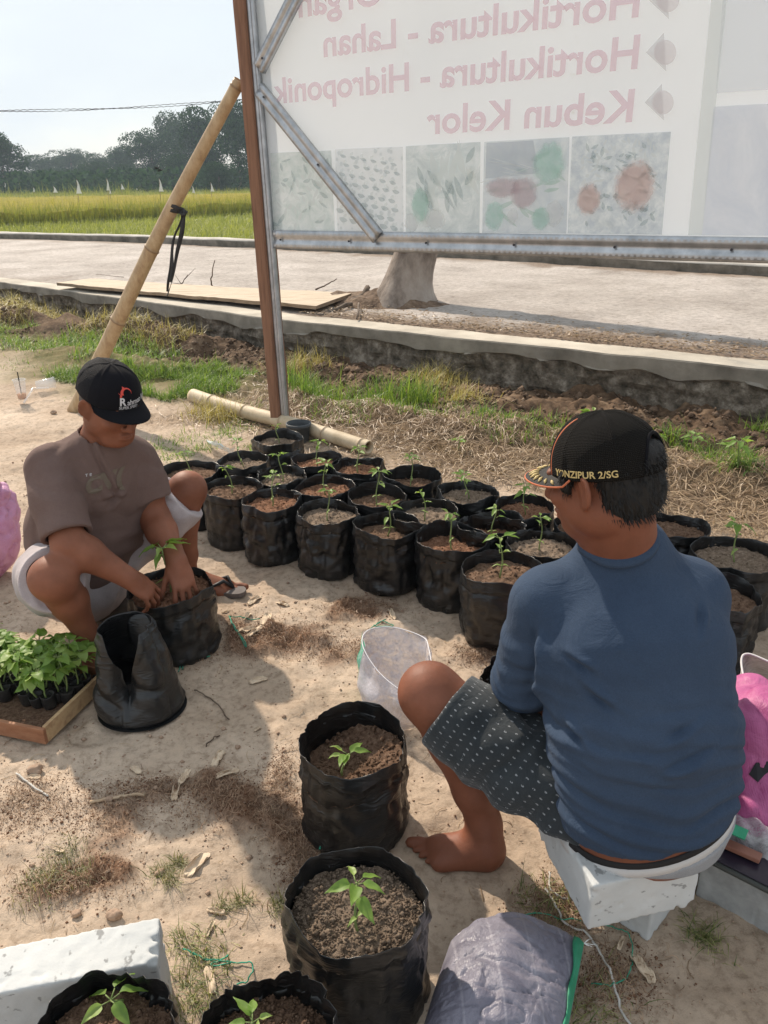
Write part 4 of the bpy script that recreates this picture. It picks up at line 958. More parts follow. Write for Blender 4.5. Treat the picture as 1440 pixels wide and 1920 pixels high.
def leaf_mesh(name, L, Wd, m, curl=.3, fold=.25, seed=0):
    g = np.random.default_rng(seed); n = 9; V = []
    for i in range(n):
        f = i / (n - 1); w_ = Wd * (math.sin(math.pi * min(f * 1.0, 1) ** .75) ** .8) * (1 - .35 * f) if 0 < f < 1 else .0008
        x = f * L; z = -curl * L * f * f + .04 * L * math.sin(f * 7 + seed)
        for j in (-1, -.5, 0, .5, 1):
            V.append((x * (1 - .06 * abs(j)), j * w_ / 2, z + abs(j) * w_ * fold + .04 * Wd * math.sin(f * 14 + j * 2 + seed) * abs(j)))
    me = bpy.data.meshes.new(name); me.from_pydata(V, [], [tuple(int(q) for q in f) for f in grid_faces(n, 5)]); me.materials.append(m)
    me.polygons.foreach_set('use_smooth', np.ones(len(me.polygons), dtype=bool)); me.update(); return me
LEAVES = [leaf_mesh('leaf', .050, .026, m_leaf, .35, .28, 1), leaf_mesh('leaf', .042, .022, m_leaf, .55, .2, 2), leaf_mesh('leaf', .034, .018, m_leaf_y, .2, .35, 3), leaf_mesh('leaf', .026, .010, m_leaf_y, .3, .2, 4)]
TRAYLEAF = [leaf_mesh('leaf', .052, .042, m_leaf, .35, .12, 5), leaf_mesh('leaf', .044, .038, m_leaf_y, .45, .1, 6), leaf_mesh('leaf', .046, .036, m_leaf, .65, .15, 7)]
def put_leaf(me, parent, p, az, el, sc=1., roll=0., name='leaf'):
    o = bpy.data.objects.new(name, me); COL.objects.link(o); o.parent = parent; o.location = np.asarray(p) - np.array(parent['_base'])
    o.rotation_euler = (Matrix.Rotation(az, 3, 'Z') @ Matrix.Rotation(-el, 3, 'Y') @ Matrix.Rotation(roll, 3, 'X')).to_euler(); o.scale = (sc, sc, sc); return o
def seedling(parent, base, h, seed, nl=6, sc=1., lean=(0, 0), leafset=None, low=True, name='stem'):
    g = np.random.default_rng(seed); base = np.asarray(base, float); top = base + np.array([lean[0], lean[1], h]); mb = MB()
    pts = [base + (top - base) * f + np.array([.006 * math.sin(f * 5 + seed), .006 * math.cos(f * 4 + seed), 0]) for f in np.linspace(-.06, 1, 8)]; r0 = .0019 * max(1, sc)
    pet = []; LS = leafset or LEAVES
    for k in range(nl):
        f = .97 if k < nl * .65 else g.uniform(.62, .88); a = k * 2.4 + g.uniform(-.4, .4) + seed; p = pts[0] + (pts[-1] - pts[0]) * f; q = p + np.array([math.cos(a), math.sin(a), .55]) * .014 * sc
        pet.append((p, q, a, k))
    r0 *= 1.25; mb.tube(pts, list(np.linspace(r0 * 1.25, r0 * .8, 8)), 6)
    for p, q, a, k in pet: mb.tube([p, q], [r0 * .55, r0 * .45], 4)
    st = mb.build(name, m_stem, parent, True)
    for p, q, a, k in pet: put_leaf(LS[0 if k % 3 == 0 else 1 if k % 3 == 1 else 2], st, q, a, g.uniform(-.15, .55), sc * g.uniform(.75, 1.1), g.uniform(-.4, .4))
    if low:
        for k in range(2): a = seed + k * math.pi + .3; put_leaf(LEAVES[3], st, base + (top - base) * .30, a, .15, sc * 1.1, 0)
    return st
def bag_shape(r, h, fill, seed, NA=84, cuff=.035, roundness=.35, floppy=1.0, depthsoil=True):
    """outer wall, folded hem, mouth and inner wall; returns V, F, mouth radius function"""
    g = np.random.default_rng(seed); th = np.linspace(0, 2 * math.pi, NA, endpoint=False); ph = g.uniform(0, 6.28, 5)
    k = g.integers(5, 8); poly = 1 - .05 * floppy * np.abs(np.sin(k * th / 2 + ph[0])) ** .7 + .015
    oval = 1 + .03 * floppy * np.cos(2 * th + ph[1]); rimr = r * (1 + (poly - 1) + (oval - 1))
    rimz = .0045 * floppy * np.sin(2 * th + ph[2]) + .004 * floppy * np.sin(3 * th + ph[3]) + .004 * np.abs(np.sin(k * th / 2 + ph[0])) + .002 * np.sin(9 * th + ph[4])
    rows = [(0, .30, 0), (0, .80, 0), (0, .90, .0), (.010, .955, 0), (.03, .985, 0)] + [(f * (h - cuff - .012), 1.0 - .015 * math.cos(f * 3), (.25 + .75 * f)) for f in np.linspace(.18, 1, 18)]
    rows += [(h - cuff - .002, 1.000, 1), (h - cuff - .001, 1.018, 1), (h - cuff + .003, 1.020, 1), (h - cuff * .6, 1.012, 1), (h - .004, 1.010, 1), (h, 1.008, 1), (h + .0006, 1.003, 1), (h - .001, .998, 1)]
    rows += [(h - fill * f, .985 - .012 * f, 1) for f in (.2, .4, .6, .8, 1.0, 1.2)]
    V = []
    cs, sn = np.cos(th), np.sin(th)
    for j, (z, rf, wgt) in enumerate(rows):
        rr = (r * (1 - wgt) + rimr * wgt) * rf; zz = np.full(NA, z) + rimz * max(0, (z / h)) ** 2 * (1 if j < len(rows) - 4 else .4)
        q = np.stack([cs * 2.2, sn * 2.2, np.full(NA, z * 26)], -1) + seed * 3.1
        wr = .0075 * fbm(q, 3, seed) + .0035 * fbm(np.stack([cs * 6, sn * 6, np.full(NA, z * 50)], -1), 2, seed + 3)
        q2 = np.stack([cs * 5, sn * 5, np.full(NA, z * 5)], -1) + seed; wr = wr - .008 * np.maximum(0, 1 - np.abs(fbm(q2, 2, seed + 9)) * 6)
        wr = wr - .006 * wgt * np.maximum(0, 1 - np.abs(fbm(np.stack([cs * 3.5, sn * 3.5, np.full(NA, z * 2.5)], -1) + seed * 1.7, 2, seed + 31)) * 7)
        if z > 0.005: rr = rr + wr * floppy * (1 if j < 24 else .6)
        if abs(z - (h - cuff)) < .004 or (j in (23, 24, 25)): zz = zz + .007 * fbm(np.stack([cs * 1.7, sn * 1.7, 0 * cs], -1), 2, seed + 5)
        V.append(np.stack([cs * rr, sn * rr, zz], -1))
    V = np.stack(V); return V.reshape(-1, 3), grid_faces(len(rows), NA, True), rimr
def soil_disc(r, z, seed, rimr, crumbs=0, dish=0., tilt=(0, 0), lumps=1.):
    NA = len(rimr); nr = 26; th = np.linspace(0, 2 * math.pi, NA, endpoint=False); V = []
    for i in range(nr):
        f = max(i / (nr - 1), .002); x = np.cos(th) * rimr * f * .985; y = np.sin(th) * rimr * f * .985; q = np.stack([x, y, 0 * x], -1)
        zz = z + lumps * (.006 * fbm(q * 22 + seed, 3, seed) + .0045 * fbm(q * 75, 3, seed + 2)) - dish * (1 - f * f) + tilt[0] * x + tilt[1] * y - .004 * f ** 6
        V.append(np.stack([x, y, zz], -1))
    V = np.concatenate(V); F_ = grid_faces(nr, NA, True)
    if crumbs:
        g = np.random.default_rng(seed); n = crumbs; a = g.uniform(0, 6.28, n); d = np.sqrt(g.random(n)) * r * .93; s = g.uniform(.0012, .0042, n) * (1 + (g.random(n) < .05) * 1.2)
        x = np.cos(a) * d; y = np.sin(a) * d; q = np.stack([x, y, 0 * x], -1); zz = z + lumps * (.006 * fbm(q * 22 + seed, 3, seed) + .0045 * fbm(q * 75, 3, seed + 2)) - dish * (1 - (d / r) ** 2) + tilt[0] * x + tilt[1] * y + s * .4
        o8 = np.array([(1, 0, 0), (0, 1, 0), (-1, 0, 0), (0, -1, 0), (0, 0, 1), (0, 0, -1)]) * 1.0
        C = np.stack([x, y, zz], -1)[:, None] + o8[None] * s[:, None, None] * g.uniform(.6, 1.2, (n, 6, 1)); b0 = len(V) + np.arange(n)[:, None] * 6
        fc = np.array([(0, 1, 4, 4), (1, 2, 4, 4), (2, 3, 4, 4), (3, 0, 4, 4), (1, 0, 5, 5), (2, 1, 5, 5), (3, 2, 5, 5), (0, 3, 5, 5)])
        F2 = (b0[:, :, None] + fc[None]).reshape(-1, 4); V = np.concatenate([V, C.reshape(-1, 3)]); F_ = [tuple(f) for f in F_] + [tuple(dict.fromkeys(map(int, f))) for f in F2]
    return V, F_
def grow_bag(px_, py_, wpx, label, seed, *, sqz=1., h=.257, fill=.035, plant=(.13, 6, 1.), soil=0, pos=None, crumbs=150, floppy=1., dish=0., tilt=(0, 0), lean=None, poff=(0, 0), low=True, group='planted black grow bags', ry=None):
    c = P(px_, py_, h); d = float((c - CAM) @ FW); r = wpx * d / (2 * FPX) / 1.02
    base = np.array([c[0], c[1], float(gheight(np.array([c[0]]), np.array([c[1]]))[0]) - .004]); h = h - base[2]
    rt = root('grow_bag', base, label, 'grow bag', group)
    V, F_, rimr = bag_shape(r, h, fill + .03, seed, floppy=floppy); V[:, 1] *= sqz; mesh('plastic_sleeve', V + base, F_, m_poly, rt)
    V, F_ = soil_disc(r, h - fill, seed, rimr * .975, crumbs, dish, tilt); V[:, 1] *= sqz; mesh('soil', V + base, F_, m_soils[soil], rt)
    if plant:
        g = np.random.default_rng(seed + 50); ln = lean or (g.uniform(-.02, .02), g.uniform(-.02, .02))
        seedling(rt, base + [poff[0], poff[1], h - fill - dish], plant[0], seed, plant[1], plant[2] * (.86 if c[1] > 2.4 else 1.), ln, low=low)
    if c[1] > 1.9: gt = np.random.default_rng(seed * 3); rt.rotation_euler = (gt.uniform(-.035, .035), gt.uniform(-.035, .035), 0)
    return rt, base, r, h
BG = [  # px, py, rim width px, label, seed, soil, plant
 (355, 882, 116, 'grow bag half hidden behind the squatting man\'s far knee', 0, (.12, 5, .9)),
 (521, 822, 102, 'farthest grow bag, standing against the foot of the wooden post', 2, (.10, 4, .8)),
 (454, 864, 108, 'grow bag beside the crumpled clear film, behind the front row', 2, (.13, 5, .9)),
 (596, 861, 98, 'grow bag with reddish soil in front of the lying bamboo pole', 1, (.12, 7, 1.)),
 (672, 872, 104, 'grow bag touching the cut right end of the lying bamboo pole', 1, (.12, 8, 1.)),
 (770, 890, 112, 'grow bag with a tall inner rim, last of the back row before the straw', 0, (.15, 8, 1.)),
 (434, 912, 112, 'grow bag at the left end of the front row by the man\'s knee', 0, (.14, 6, .9)),
 (526, 891, 104, 'grow bag in the middle row behind the reddish-soil front bag', 2, (.13, 7, 1.)),
 (507, 937, 120, 'second grow bag of the front row, with orange-brown soil', 1, (.14, 7, 1.)),
 (609, 912, 116, 'grow bag in the middle row behind the light-soil front bag', 1, (.14, 7, 1.)),
 (704, 927, 116, 'grow bag in the middle row with a tall leafy seedling', 0, (.16, 8, 1.05)),
 (613, 959, 122, 'third grow bag of the front row, filled with pale dry soil', 2, (.13, 5, .9)),
 (800, 958, 124, 'grow bag right of the tall leafy seedling, with plain brown soil', 2, (.13, 4, .9)),
 (724, 983, 132, 'fourth grow bag of the front row, creased and glossy', 0, (.14, 8, 1.05)),
 (878, 921, 118, 'grow bag at the straw edge left of the seated man\'s cap brim', 2, (.11, 9, 1.1)),
 (984, 949, 120, 'grow bag with coarse reddish soil just below the cap brim', 1, (.12, 8, 1.1)),
 (922, 982, 130, 'slumped grow bag between the pale-soil and cap-brim bags', 1, (.13, 5, .9)),
 (849, 1006, 142, 'fifth grow bag of the front row, tall narrow one with reddish soil', 1, (.15, 6, .95)),
 (1017, 1017, 132, 'grow bag partly behind the seated man\'s chin', 2, (.15, 5, .9)),
 (942, 1066, 156, 'sixth and largest-looking grow bag of the front row, by the seated man\'s shoulder', 0, (.15, 7, 1.1)),
 (1095, 985, 120, 'grow bag almost hidden behind the seated man\'s face', 0, None),
 (1110, 1092, 150, 'grow bag hidden behind the seated man\'s shoulder with one leaf showing', 0, (.10, 7, 1.1)),
 (1262, 985, 132, 'grow bag just right of the seated man\'s neck', 0, None),
 (1380, 1036, 158, 'wide grow bag at the right edge with pale yellow-green seedling', 2, (.15, 6, 1.3)),
 (1352, 1112, 146, 'grow bag behind the seated man\'s right shoulder at the picture edge', 0, None)]
for i, (x, y, w_, lab, so_, pl) in enumerate(BG):
    kw = dict(floppy=.8 + .9 * ((i * 37) % 10) / 10)
    if i == 5: kw.update(fill=.06)
    if i in (13, 17): kw = dict(fill=.055, floppy=1.3)
    if i == 16: kw = dict(fill=.07, floppy=1.9)
    if i == 10: kw.update(fill=.05)
    grow_bag(x, y, w_, lab, 100 + i, soil=so_, plant=pl, **kw)
grow_bag(320, 1101, 164, 'grow bag the squatting man is filling with both hands', 201, h=.240, fill=.022, plant=(.175, 8, 1.5), soil=1, crumbs=500, poff=(.0, -.01), lean=(.0, .0), low=True)
grow_bag(660, 1386, 216, 'part-filled grow bag with a drooping seedling beside the seated man\'s foot', 207, h=.262, fill=.075, plant=None, soil=0, crumbs=900, floppy=1.1, tilt=(.22, .05), dish=.02)
c = P(648, 1440, .20); 
o = [q for q in COL.objects if q.name.startswith('grow_bag') and q.get('label', '').startswith('part-filled')][0]
seedling(o, c + [-.005, .0, -.015], .05, 4, 6, 1.05, (.01, .01), low=False)
grow_bag(668, 1684, 282, 'large near grow bag with an upright leafy seedling in level soil', 211, h=.262, fill=.045, plant=(.115, 7, .95), soil=2, sqz=.87, crumbs=2600, floppy=1.1, poff=(.005, -.03))
grow_bag(503, 1925, 262, 'nearest grow bag cut off by the bottom edge, with bare brown soil', 215, h=.262, fill=.050, plant=(.05, 4, .8), soil=0, sqz=.9, crumbs=1500, floppy=1.6, poff=(-.02, .02))
grow_bag(195, 1935, 292, 'near grow bag in front of the light block, with broad round leaves', 219, h=.262, fill=.045, plant=(.030, 5, 1.15), soil=0, sqz=.9, crumbs=800, floppy=1.6, poff=(0, .07), low=False)
grow_bag(962, 1272, 130, 'empty-looking grow bag half hidden behind the seated man\'s forearm', 223, h=.22, fill=.10, plant=None, soil=0, floppy=1.8)
# small grey pot behind the post
pc = P(560, 800, .10); rt = root('plant_pot', (pc[0], pc[1], 0), 'small grey plastic pot between the post foot and the lying bamboo', 'pot')
m_greyp = mat('grey_plastic', (.035, .042, .047), (.07, .078, .082), 10, .5, .1)
mb = MB(); prf = [(0, .001), (.055, .001), (.058, .01), (.070, .10), (.078, .102), (.079, .125), (.072, .126), (.066, .10), (.052, .02), (.001, .02)]; NA = 36
V = [[pc[0] + r * math.cos(2 * math.pi * k / NA), pc[1] + r * math.sin(2 * math.pi * k / NA), z] for r, z in prf for k in range(NA)]
mesh('body', V, grid_faces(len(prf), NA, True), m_greyp, rt)

# ------------------------------------------------------------------ pinched empty bag
eb = P(268, 1328, 0); NA, NZ = 120, 60; V = np.zeros((NZ, NA, 3)); th = np.linspace(0, 2 * math.pi, NA, endpoint=False)
R0 = .140; Hh = .30
lat = RT * np.array([1, 1, 0]); lat = nv(lat); dep = np.array([-lat[1], lat[0], 0])
for i in range(NZ):
    f = i / (NZ - 1)
    g_ = max(0, (f - .22) / .78); g_ = g_ ** 1.25; bl = 1 - .14 * max(0, 1 - f / .12) ** 2; wx = R0 * .96 * bl * (1 - g_) + .080 * g_; wy = R0 * .86 * bl * (1 - g_) + .085 * g_
    # the front lip is folded in to a deep V
    a = th + math.pi / 2; front = np.exp(-((np.angle(np.exp(1j * (a - math.pi * 1.5 - math.pi / 2 * 0)))) / .34) ** 2)
    zc = Hh * f; x = np.cos(th) * wx; y = np.sin(th) * wy
    ad = np.abs(np.angle(np.exp(1j * (th + math.pi / 2)))); fr = np.maximum(0, 1 - ad / .85); fn_ = np.exp(-(ad / .5) ** 2)
    z = zc - fr * .215 * f ** 1.3; y = y + fn_ * (.030 * math.sin(f * 2.4)) ; x = x * (1 - .35 * fn_ * f) - .012 * f
    V[i] = eb + lat * x[:, None] + dep * y[:, None] + np.array([0, 0, 1.]) * z[:, None]
q = V.reshape(-1, 3); nn = fbm(q * 11, 3, 5) * .007 + fbm(q * 34, 2, 7) * .003 - .014 * np.maximum(0, 1 - np.abs(fbm(q * np.array([7, 7, 4.]), 2, 12)) * 5)
dirr = q - eb; dirr[:, 2] = 0; dirr /= np.linalg.norm(dirr, axis=1)[:, None]; hz = np.clip((q[:, 2]) / .04, 0, 1); q = q + dirr * (nn * hz)[:, None]
ebr = root('empty_grow_bag', (eb[0], eb[1], 0), 'empty black grow bag pinched to a V-shaped mouth beside the seedling tray', 'grow bag')
o = mesh('plastic_sleeve', q, grid_faces(NZ, NA, True), m_poly, ebr); s_ = o.modifiers.new('t', 'SOLIDIFY'); s_.thickness = .0025; s_.offset = -1
fl = mesh('folded_flap', [eb + lat * x + dep * y + np.array([0, 0, z]) for (x, y, z) in [(-.030, .072, .302), (.062, .070, .298), (.066, .055, .235), (.058, .046, .19), (.02, .038, .175), (-.018, .048, .185), (-.032, .06, .24), (.015, .050, .24)]],
    [(0, 7, 6), (0, 1, 7), (1, 2, 7), (2, 3, 7), (3, 4, 7), (4, 5, 7), (5, 6, 7)], m_poly, ebr)
sb = fl.modifiers.new('s', 'SUBSURF'); sb.levels = sb.render_levels = 2; s_ = fl.modifiers.new('t', 'SOLIDIFY'); s_.thickness = .002
mb = MB(); mesh('bottom', [eb + lat * R0 * .97 * math.cos(a) + dep * R0 * .87 * math.sin(a) + [0, 0, .006] for a in np.linspace(0, 2 * math.pi, 40, endpoint=False)], [tuple(range(40))], m_poly, ebr, smooth=False)

# ------------------------------------------------------------------ seedling tray
m_tray = mat('tray_wood', (.34, .20, .10), (.55, .38, .21), 4, .7, .3, .003, 50, (1, 7, 7), c3=(.46, .29, .15), detail=8)
m_tray_r = mat('tray_wood_red', (.26, .11, .055), (.40, .20, .11), 5, .7, .3, .003, 50, (1, 7, 7))
zt_ = .055
A = P(82, 1364, zt_); B = P(190, 1262, zt_); ux = nv(B - A); C0 = P(0, 1347, zt_); uy = nv(C0 - A); uy = nv(uy - ux * (uy @ ux)); LX = np.linalg.norm(B - A) + .02; LY = .50
tray = root('seedling_tray', (A[0], A[1], 0), 'shallow wooden tray of potted chilli seedlings at the left edge', 'tray')
z3 = np.array([0, 0, 1.]); A0 = A * [1, 1, 0]
def board(a, b_, th, h, m, name='side_board'):
    d = nv(b_ - a); n_ = np.cross(z3, d); L = np.linalg.norm(b_ - a); mb = MB(); mb.box((a + b_) / 2 + z3 * (h / 2 + .003), (L / 2, th / 2, h / 2), (d, n_, z3)); return mb.build(name, m, tray, bevel=.0015)
board(A0, A0 + ux * LX, .012, .055, m_tray); board(A0 - ux * .006 + uy * -.006, A0 - ux * .006 + uy * LY, .012, .052, m_tray_r)
board(A0 + ux * (LX + .006), A0 + ux * (LX + .006) + uy * LY, .012, .052, m_tray_r); board(A0 + uy * LY, A0 + uy * LY + ux * LX, .012, .055, m_tray)
mb = MB(); mb.box(A0 + ux * LX / 2 + uy * LY / 2 + z3 * .012, (LX / 2 - .007, LY / 2 - .007, .003), (ux, uy, z3)); mb.build('base_board', m_tray, tray)
V = []; nn = 40
for i in range(nn):
    for j in range(nn):
        p = A0 + ux * (.008 + (LX - .016) * i / (nn - 1)) + uy * (.008 + (LY - .016) * j / (nn - 1)); V.append(p + z3 * (.022 + .004 * float(fbm(p * 30, 3, 2))))
o = mesh('loose_soil', V, grid_faces(nn, nn)[:, ::-1] * 1, m_soils[0], tray)
cup0 = None; m_cup = mat('black_cup_film', (.015, .015, .016), (.05, .045, .04), 20, .4, .3, .003, 60)
g = np.random.default_rng(12); sp = .040; cnt = 0
nx_, ny_ = int((LX - .02) / sp), int((LY - .02) / sp)
protos = []
for k in range(4):
    r_ = bpy.data.objects.new('potted_seedling', None); COL.objects.link(r_); r_['_base'] = [0., 0., 0.]; tag(r_, 'small leafy seedling in a black film cup, one of many in the wooden tray', 'seedling', 'seedlings in the wooden tray')
    NA = 16; prf = [(0, .0), (.017, .0), (.0205, .008), (.0215, .038), (.0225, .041), (.020, .041), (.0195, .033), (.0, .034)]
    V = np.array([[r * math.cos(2 * math.pi * q / NA) * (1 + .06 * math.sin(3 * q + k)), r * math.sin(2 * math.pi * q / NA), z + (.002 * math.sin(q + k) if z > .035 else 0)] for r, z in prf for q in range(NA)])
    mesh('cup', V, grid_faces(len(prf), NA, True), m_cup, r_); seedling(r_, np.array([0, 0, .034]), .085 + .010 * k, 30 + k, 12, .98, (.008 * (k - 1.5), .006), TRAYLEAF, low=False); protos.append(r_)
first = [True] * 4
for i in range(nx_):
    for j in range(ny_):
        x = .012 + sp * (i + .6) ; y = .012 + sp * (j + .6)
        if i < 2.0 + (j < 1) * 0 : continue                     # bare corner nearest the camera
        if i < 2.5 and g.random() < .35: continue
        k = int(g.integers(0, 4)); r_ = protos[k] if first[k] else copytree(protos[k]); first[k] = False
        p = A0 + ux * x + uy * y; r_.location = (p[0] + g.normal() * .002, p[1] + g.normal() * .002, .024); r_.rotation_euler = (g.normal() * .05, g.normal() * .05, g.uniform(0, 6.28)); s_ = g.uniform(.85, 1.15); r_.scale = (1, 1, s_)
for k in range(4):
    if first[k]:
        for c_ in list(protos[k].children_recursive) + [protos[k]]: bpy.data.objects.remove(c_)
# ================================================================== LIGHTWEIGHT BLOCKS
m, t, b, o = newmat('aerated_concrete'); v = ocoord(t)
c = ramp(t, noise(t, 5, 6, .6, v), [(.3, (.50, .515, .51)), (.7, (.63, .64, .63))]); vo = N(t, 'ShaderNodeTexNoise', Scale=34, Detail=3, Roughness=.55); t.links.new(ocoord(t, (1, 1, 1.8)), vo.inputs[0])
c = mixc(t, ramp(t, vo.outputs['Fac'], [(.635, (0, 0, 0)), (.68, (.8,) * 3)]), c, (.24, .24, .235)); t.links.new(c, b.inputs['Base Color']); b.inputs['Roughness'].default_value = .95; b.inputs['Specular IOR Level'].default_value = .15
n1 = bump(t, b, noise(t, 150, 4, .7, v), .35, .002); m_aac = m
def block(c, half, yaw, label, name='concrete_block', chip=0., tilt=0., seed=0, m=None):
    """rounded, slightly chipped block as one dense box mesh"""
    hx, hy, hz = half; S_ = Sdf(.0045); A = np.array([[math.cos(yaw), math.sin(yaw), 0], [-math.sin(yaw), math.cos(yaw), 0], [0, 0, 1.]])
    if tilt: ct, st_ = math.cos(tilt), math.sin(tilt); A = np.array([A[0], A[1] * ct + A[2] * st_, A[2] * ct - A[1] * st_])
    c = np.asarray(c, float)
    def fn(X, Y, Z):
        x, y, z = X - c[0], Y - c[1], Z - c[2]; q = [np.abs(x * A[i][0] + y * A[i][1] + z * A[i][2]) - (half[i] - .002) for i in range(3)]
        return np.sqrt(np.maximum(q[0], 0) ** 2 + np.maximum(q[1], 0) ** 2 + np.maximum(q[2], 0) ** 2) + np.minimum(np.maximum(np.maximum(q[0], q[1]), q[2]), 0) - .002
    ext = (np.abs(A) * np.array(half)[:, None]).sum(0); S_._add(fn, c - ext, c + ext, .002, 'add')
    g = np.random.default_rng(seed)
    for k in range(int(chip)):
        sgn = np.array([g.choice([-1, 1]), g.choice([-1, 1]), g.choice([-1, 1])]); ax_ = g.integers(0, 3); l = sgn * np.array(half); l[ax_] = g.uniform(-1, 1) * half[ax_]; p = c + l @ A
        S_.ell(p, g.uniform(.005, .018, 3), None, .002, 'sub')
    V, F_ = S_.surf(0); V = lap(V, F_, .25); nrm = vnormals(V, F_); V = V + nrm * (.0012 * fbm(V * 40, 2, seed) - .003 * np.maximum(0, vn(V * np.array([70, 70, 45]), seed) - .62) / .38)[:, None]
    o = mesh(name, V, F_, m or m_aac, origin=(c[0], c[1], c[2] - hz)); return tag(o, label, 'block')
# near left block, on edge
zb = .20; a = P(300, 1719, zb); l_ = P(0, 1776, zb); ux = nv((l_ - a) * [1, 1, 0]); f_ = P(313, 1799, zb); depth = float(np.linalg.norm((f_ - a)[:2])); uy = np.array([-ux[1], ux[0], 0]); uy = uy * (1 if (f_ - a) @ uy > 0 else -1)
ctr = a + ux * .30 + uy * depth / 2; ctr[2] = zb / 2; block(ctr, (.30, depth / 2, zb / 2), math.atan2(ux[1], ux[0]), 'pale grey aerated block standing on its long edge at the lower left', chip=7, seed=3)
# seat: lower and upper block
tz1 = .245; fl_ = P(1112, 1662, tz1 - .0); frr = P(1316, 1618, tz1)
ux = nv((frr - fl_) * [1, 1, 0]); uy = np.array([-ux[1], ux[0], 0]); Lf = np.linalg.norm((frr - fl_)[:2])
ctr = fl_ + ux * Lf / 2 + uy * .125; ctr[2] = .185; block(ctr, (Lf / 2, .125, .060), math.atan2(ux[1], ux[0]), 'upper pitted block the seated man sits on', chip=12, seed=6)
lc = P(1215, 1768, 0); lx = nv((P(1150, 1725, 0) - lc) * [1, 1, 0]); ly = nv((P(1290, 1690, 0) - lc) * [1, 1, 0]); ly = np.array([lx[1], -lx[0], 0]) * (1 if np.array([lx[1], -lx[0], 0]) @ ly > 0 else -1)
ctr = lc + lx * .10 + ly * .15; ctr[2] = .0625; block(ctr, (.10, .15, .0625), math.atan2(lx[1], lx[0]), 'lower block turned crosswise under the seat block', chip=6, seed=8)
# block at the right edge
zb = .12; a = P(1318, 1606, zb); l_ = P(1440, 1668, zb); ux = nv((l_ - a) * [1, 1, 0]); uy = np.array([-ux[1], ux[0], 0]); ctr = a + ux * .30 + uy * .10; ctr[2] = zb / 2
block(ctr, (.30, .10, zb / 2), math.atan2(ux[1], ux[0]), 'long grey block at the right edge with a dark case lying on it', chip=6, seed=11, m=mat('grey_block', (.27, .275, .27), (.42, .425, .415), 16, .95, .5, .003, 90, detail=9))
rb_ux, rb_uy, rb_c = ux, uy, ctr.copy()
# dark case, brown bar, clear pack with green tape
m_case = mat('dark_purple_plastic', (.022, .016, .030), rough=.35, bs_=0); m_caseedge = mat('dark_case_edge', (.05, .055, .05), rough=.4, bs_=0)
cc = P(1436, 1634, zb)
r_ = root('flat_case', (cc[0], cc[1], zb), 'flat dark purple case lying on the right-hand block', 'case')
mb = MB(); mb.box(cc + z3 * .008, (.22, .062, .006), (ux, uy, z3)); mb.build('case_body', m_caseedge, r_, bevel=.005)
mb = MB(); mb.box(cc + z3 * .016, (.210, .054, .0025), (ux, uy, z3)); mb.build('case_lid', m_case, r_, bevel=.002)
br_ = P(1385, 1592, .150); mb = MB(); mb.box(br_, (.045, .012, .006), (nv(P(1405, 1600, .15) - P(1355, 1578, .15)), uy, z3)); o = mb.build('clay_bar', mat('brown_clay', (.22, .09, .06), (.30, .14, .10), 12, .6, .2), None, bevel=.002, origin=br_); tag(o, 'small reddish brown bar on the dark case', 'bar')
def film(name, c, alpha=.35, rough=.25):
    m, t, b, o = newmat(name); b.inputs['Base Color'].default_value = (*c, 1); b.inputs['Roughness'].default_value = rough
    tr = t.nodes.new('ShaderNodeBsdfTransparent'); ms = t.nodes.new('ShaderNodeMixShader'); fac = ramp(t, noise(t, 25, 6, .75, ocoord(t), 1.5), [(.3, (alpha * .6,) * 3), (.7, (min(1, alpha * 1.7),) * 3)])
    t.links.new(fac, ms.inputs[0]); t.links.new(tr.outputs[0], ms.inputs[1]); t.links.new(b.outputs[0], ms.inputs[2]); t.links.new(ms.outputs[0], o.inputs[0]); bump(t, b, noise(t, 60, 5, .7, ocoord(t), 1), .5, .006); return m
m_film = film('clear_film', (.75, .75, .76)); m_green = mat('green_tape', (.02, .30, .15), (.04, .42, .24), 20, .45, .3, .003, 60)
pc = P(1400, 1568, .16); q = [P(1345, 1545, .16), P(1395, 1533, .17), P(1460, 1570, .165), P(1480, 1618, .15), P(1420, 1592, .16), P(1362, 1560, .165)]
r_ = root('clear_packet', (pc[0], pc[1], .13), 'clear plastic packet with green tape lying behind the dark case', 'packet')
V = []; n_ = 16
for i in range(n_):
    for j in range(n_):
        u, w2 = i / (n_ - 1), j / (n_ - 1); p = (P(1345, 1560, .14) * (1 - u) + P(1455, 1626, .14) * u) * (1 - w2) + (P(1375, 1524, .14) * (1 - u) + P(1490, 1580, .14) * u) * w2
        V.append(p + z3 * (.035 * (math.sin(u * math.pi) * math.sin(w2 * math.pi)) ** .5 + .006 * math.sin(u * 17 + w2 * 9)))
mesh('packet_film', V, grid_faces(n_, n_), m_film, r_)
a, b_ = P(1368, 1552, .188), P(1400, 1566, .188); d = nv(b_ - a); mb = MB(); mb.box((a + b_) / 2, (np.linalg.norm(b_ - a) / 2, .016, .0015), (d, np.cross(z3, d), z3)); mb.build('green_tape', m_green, r_)

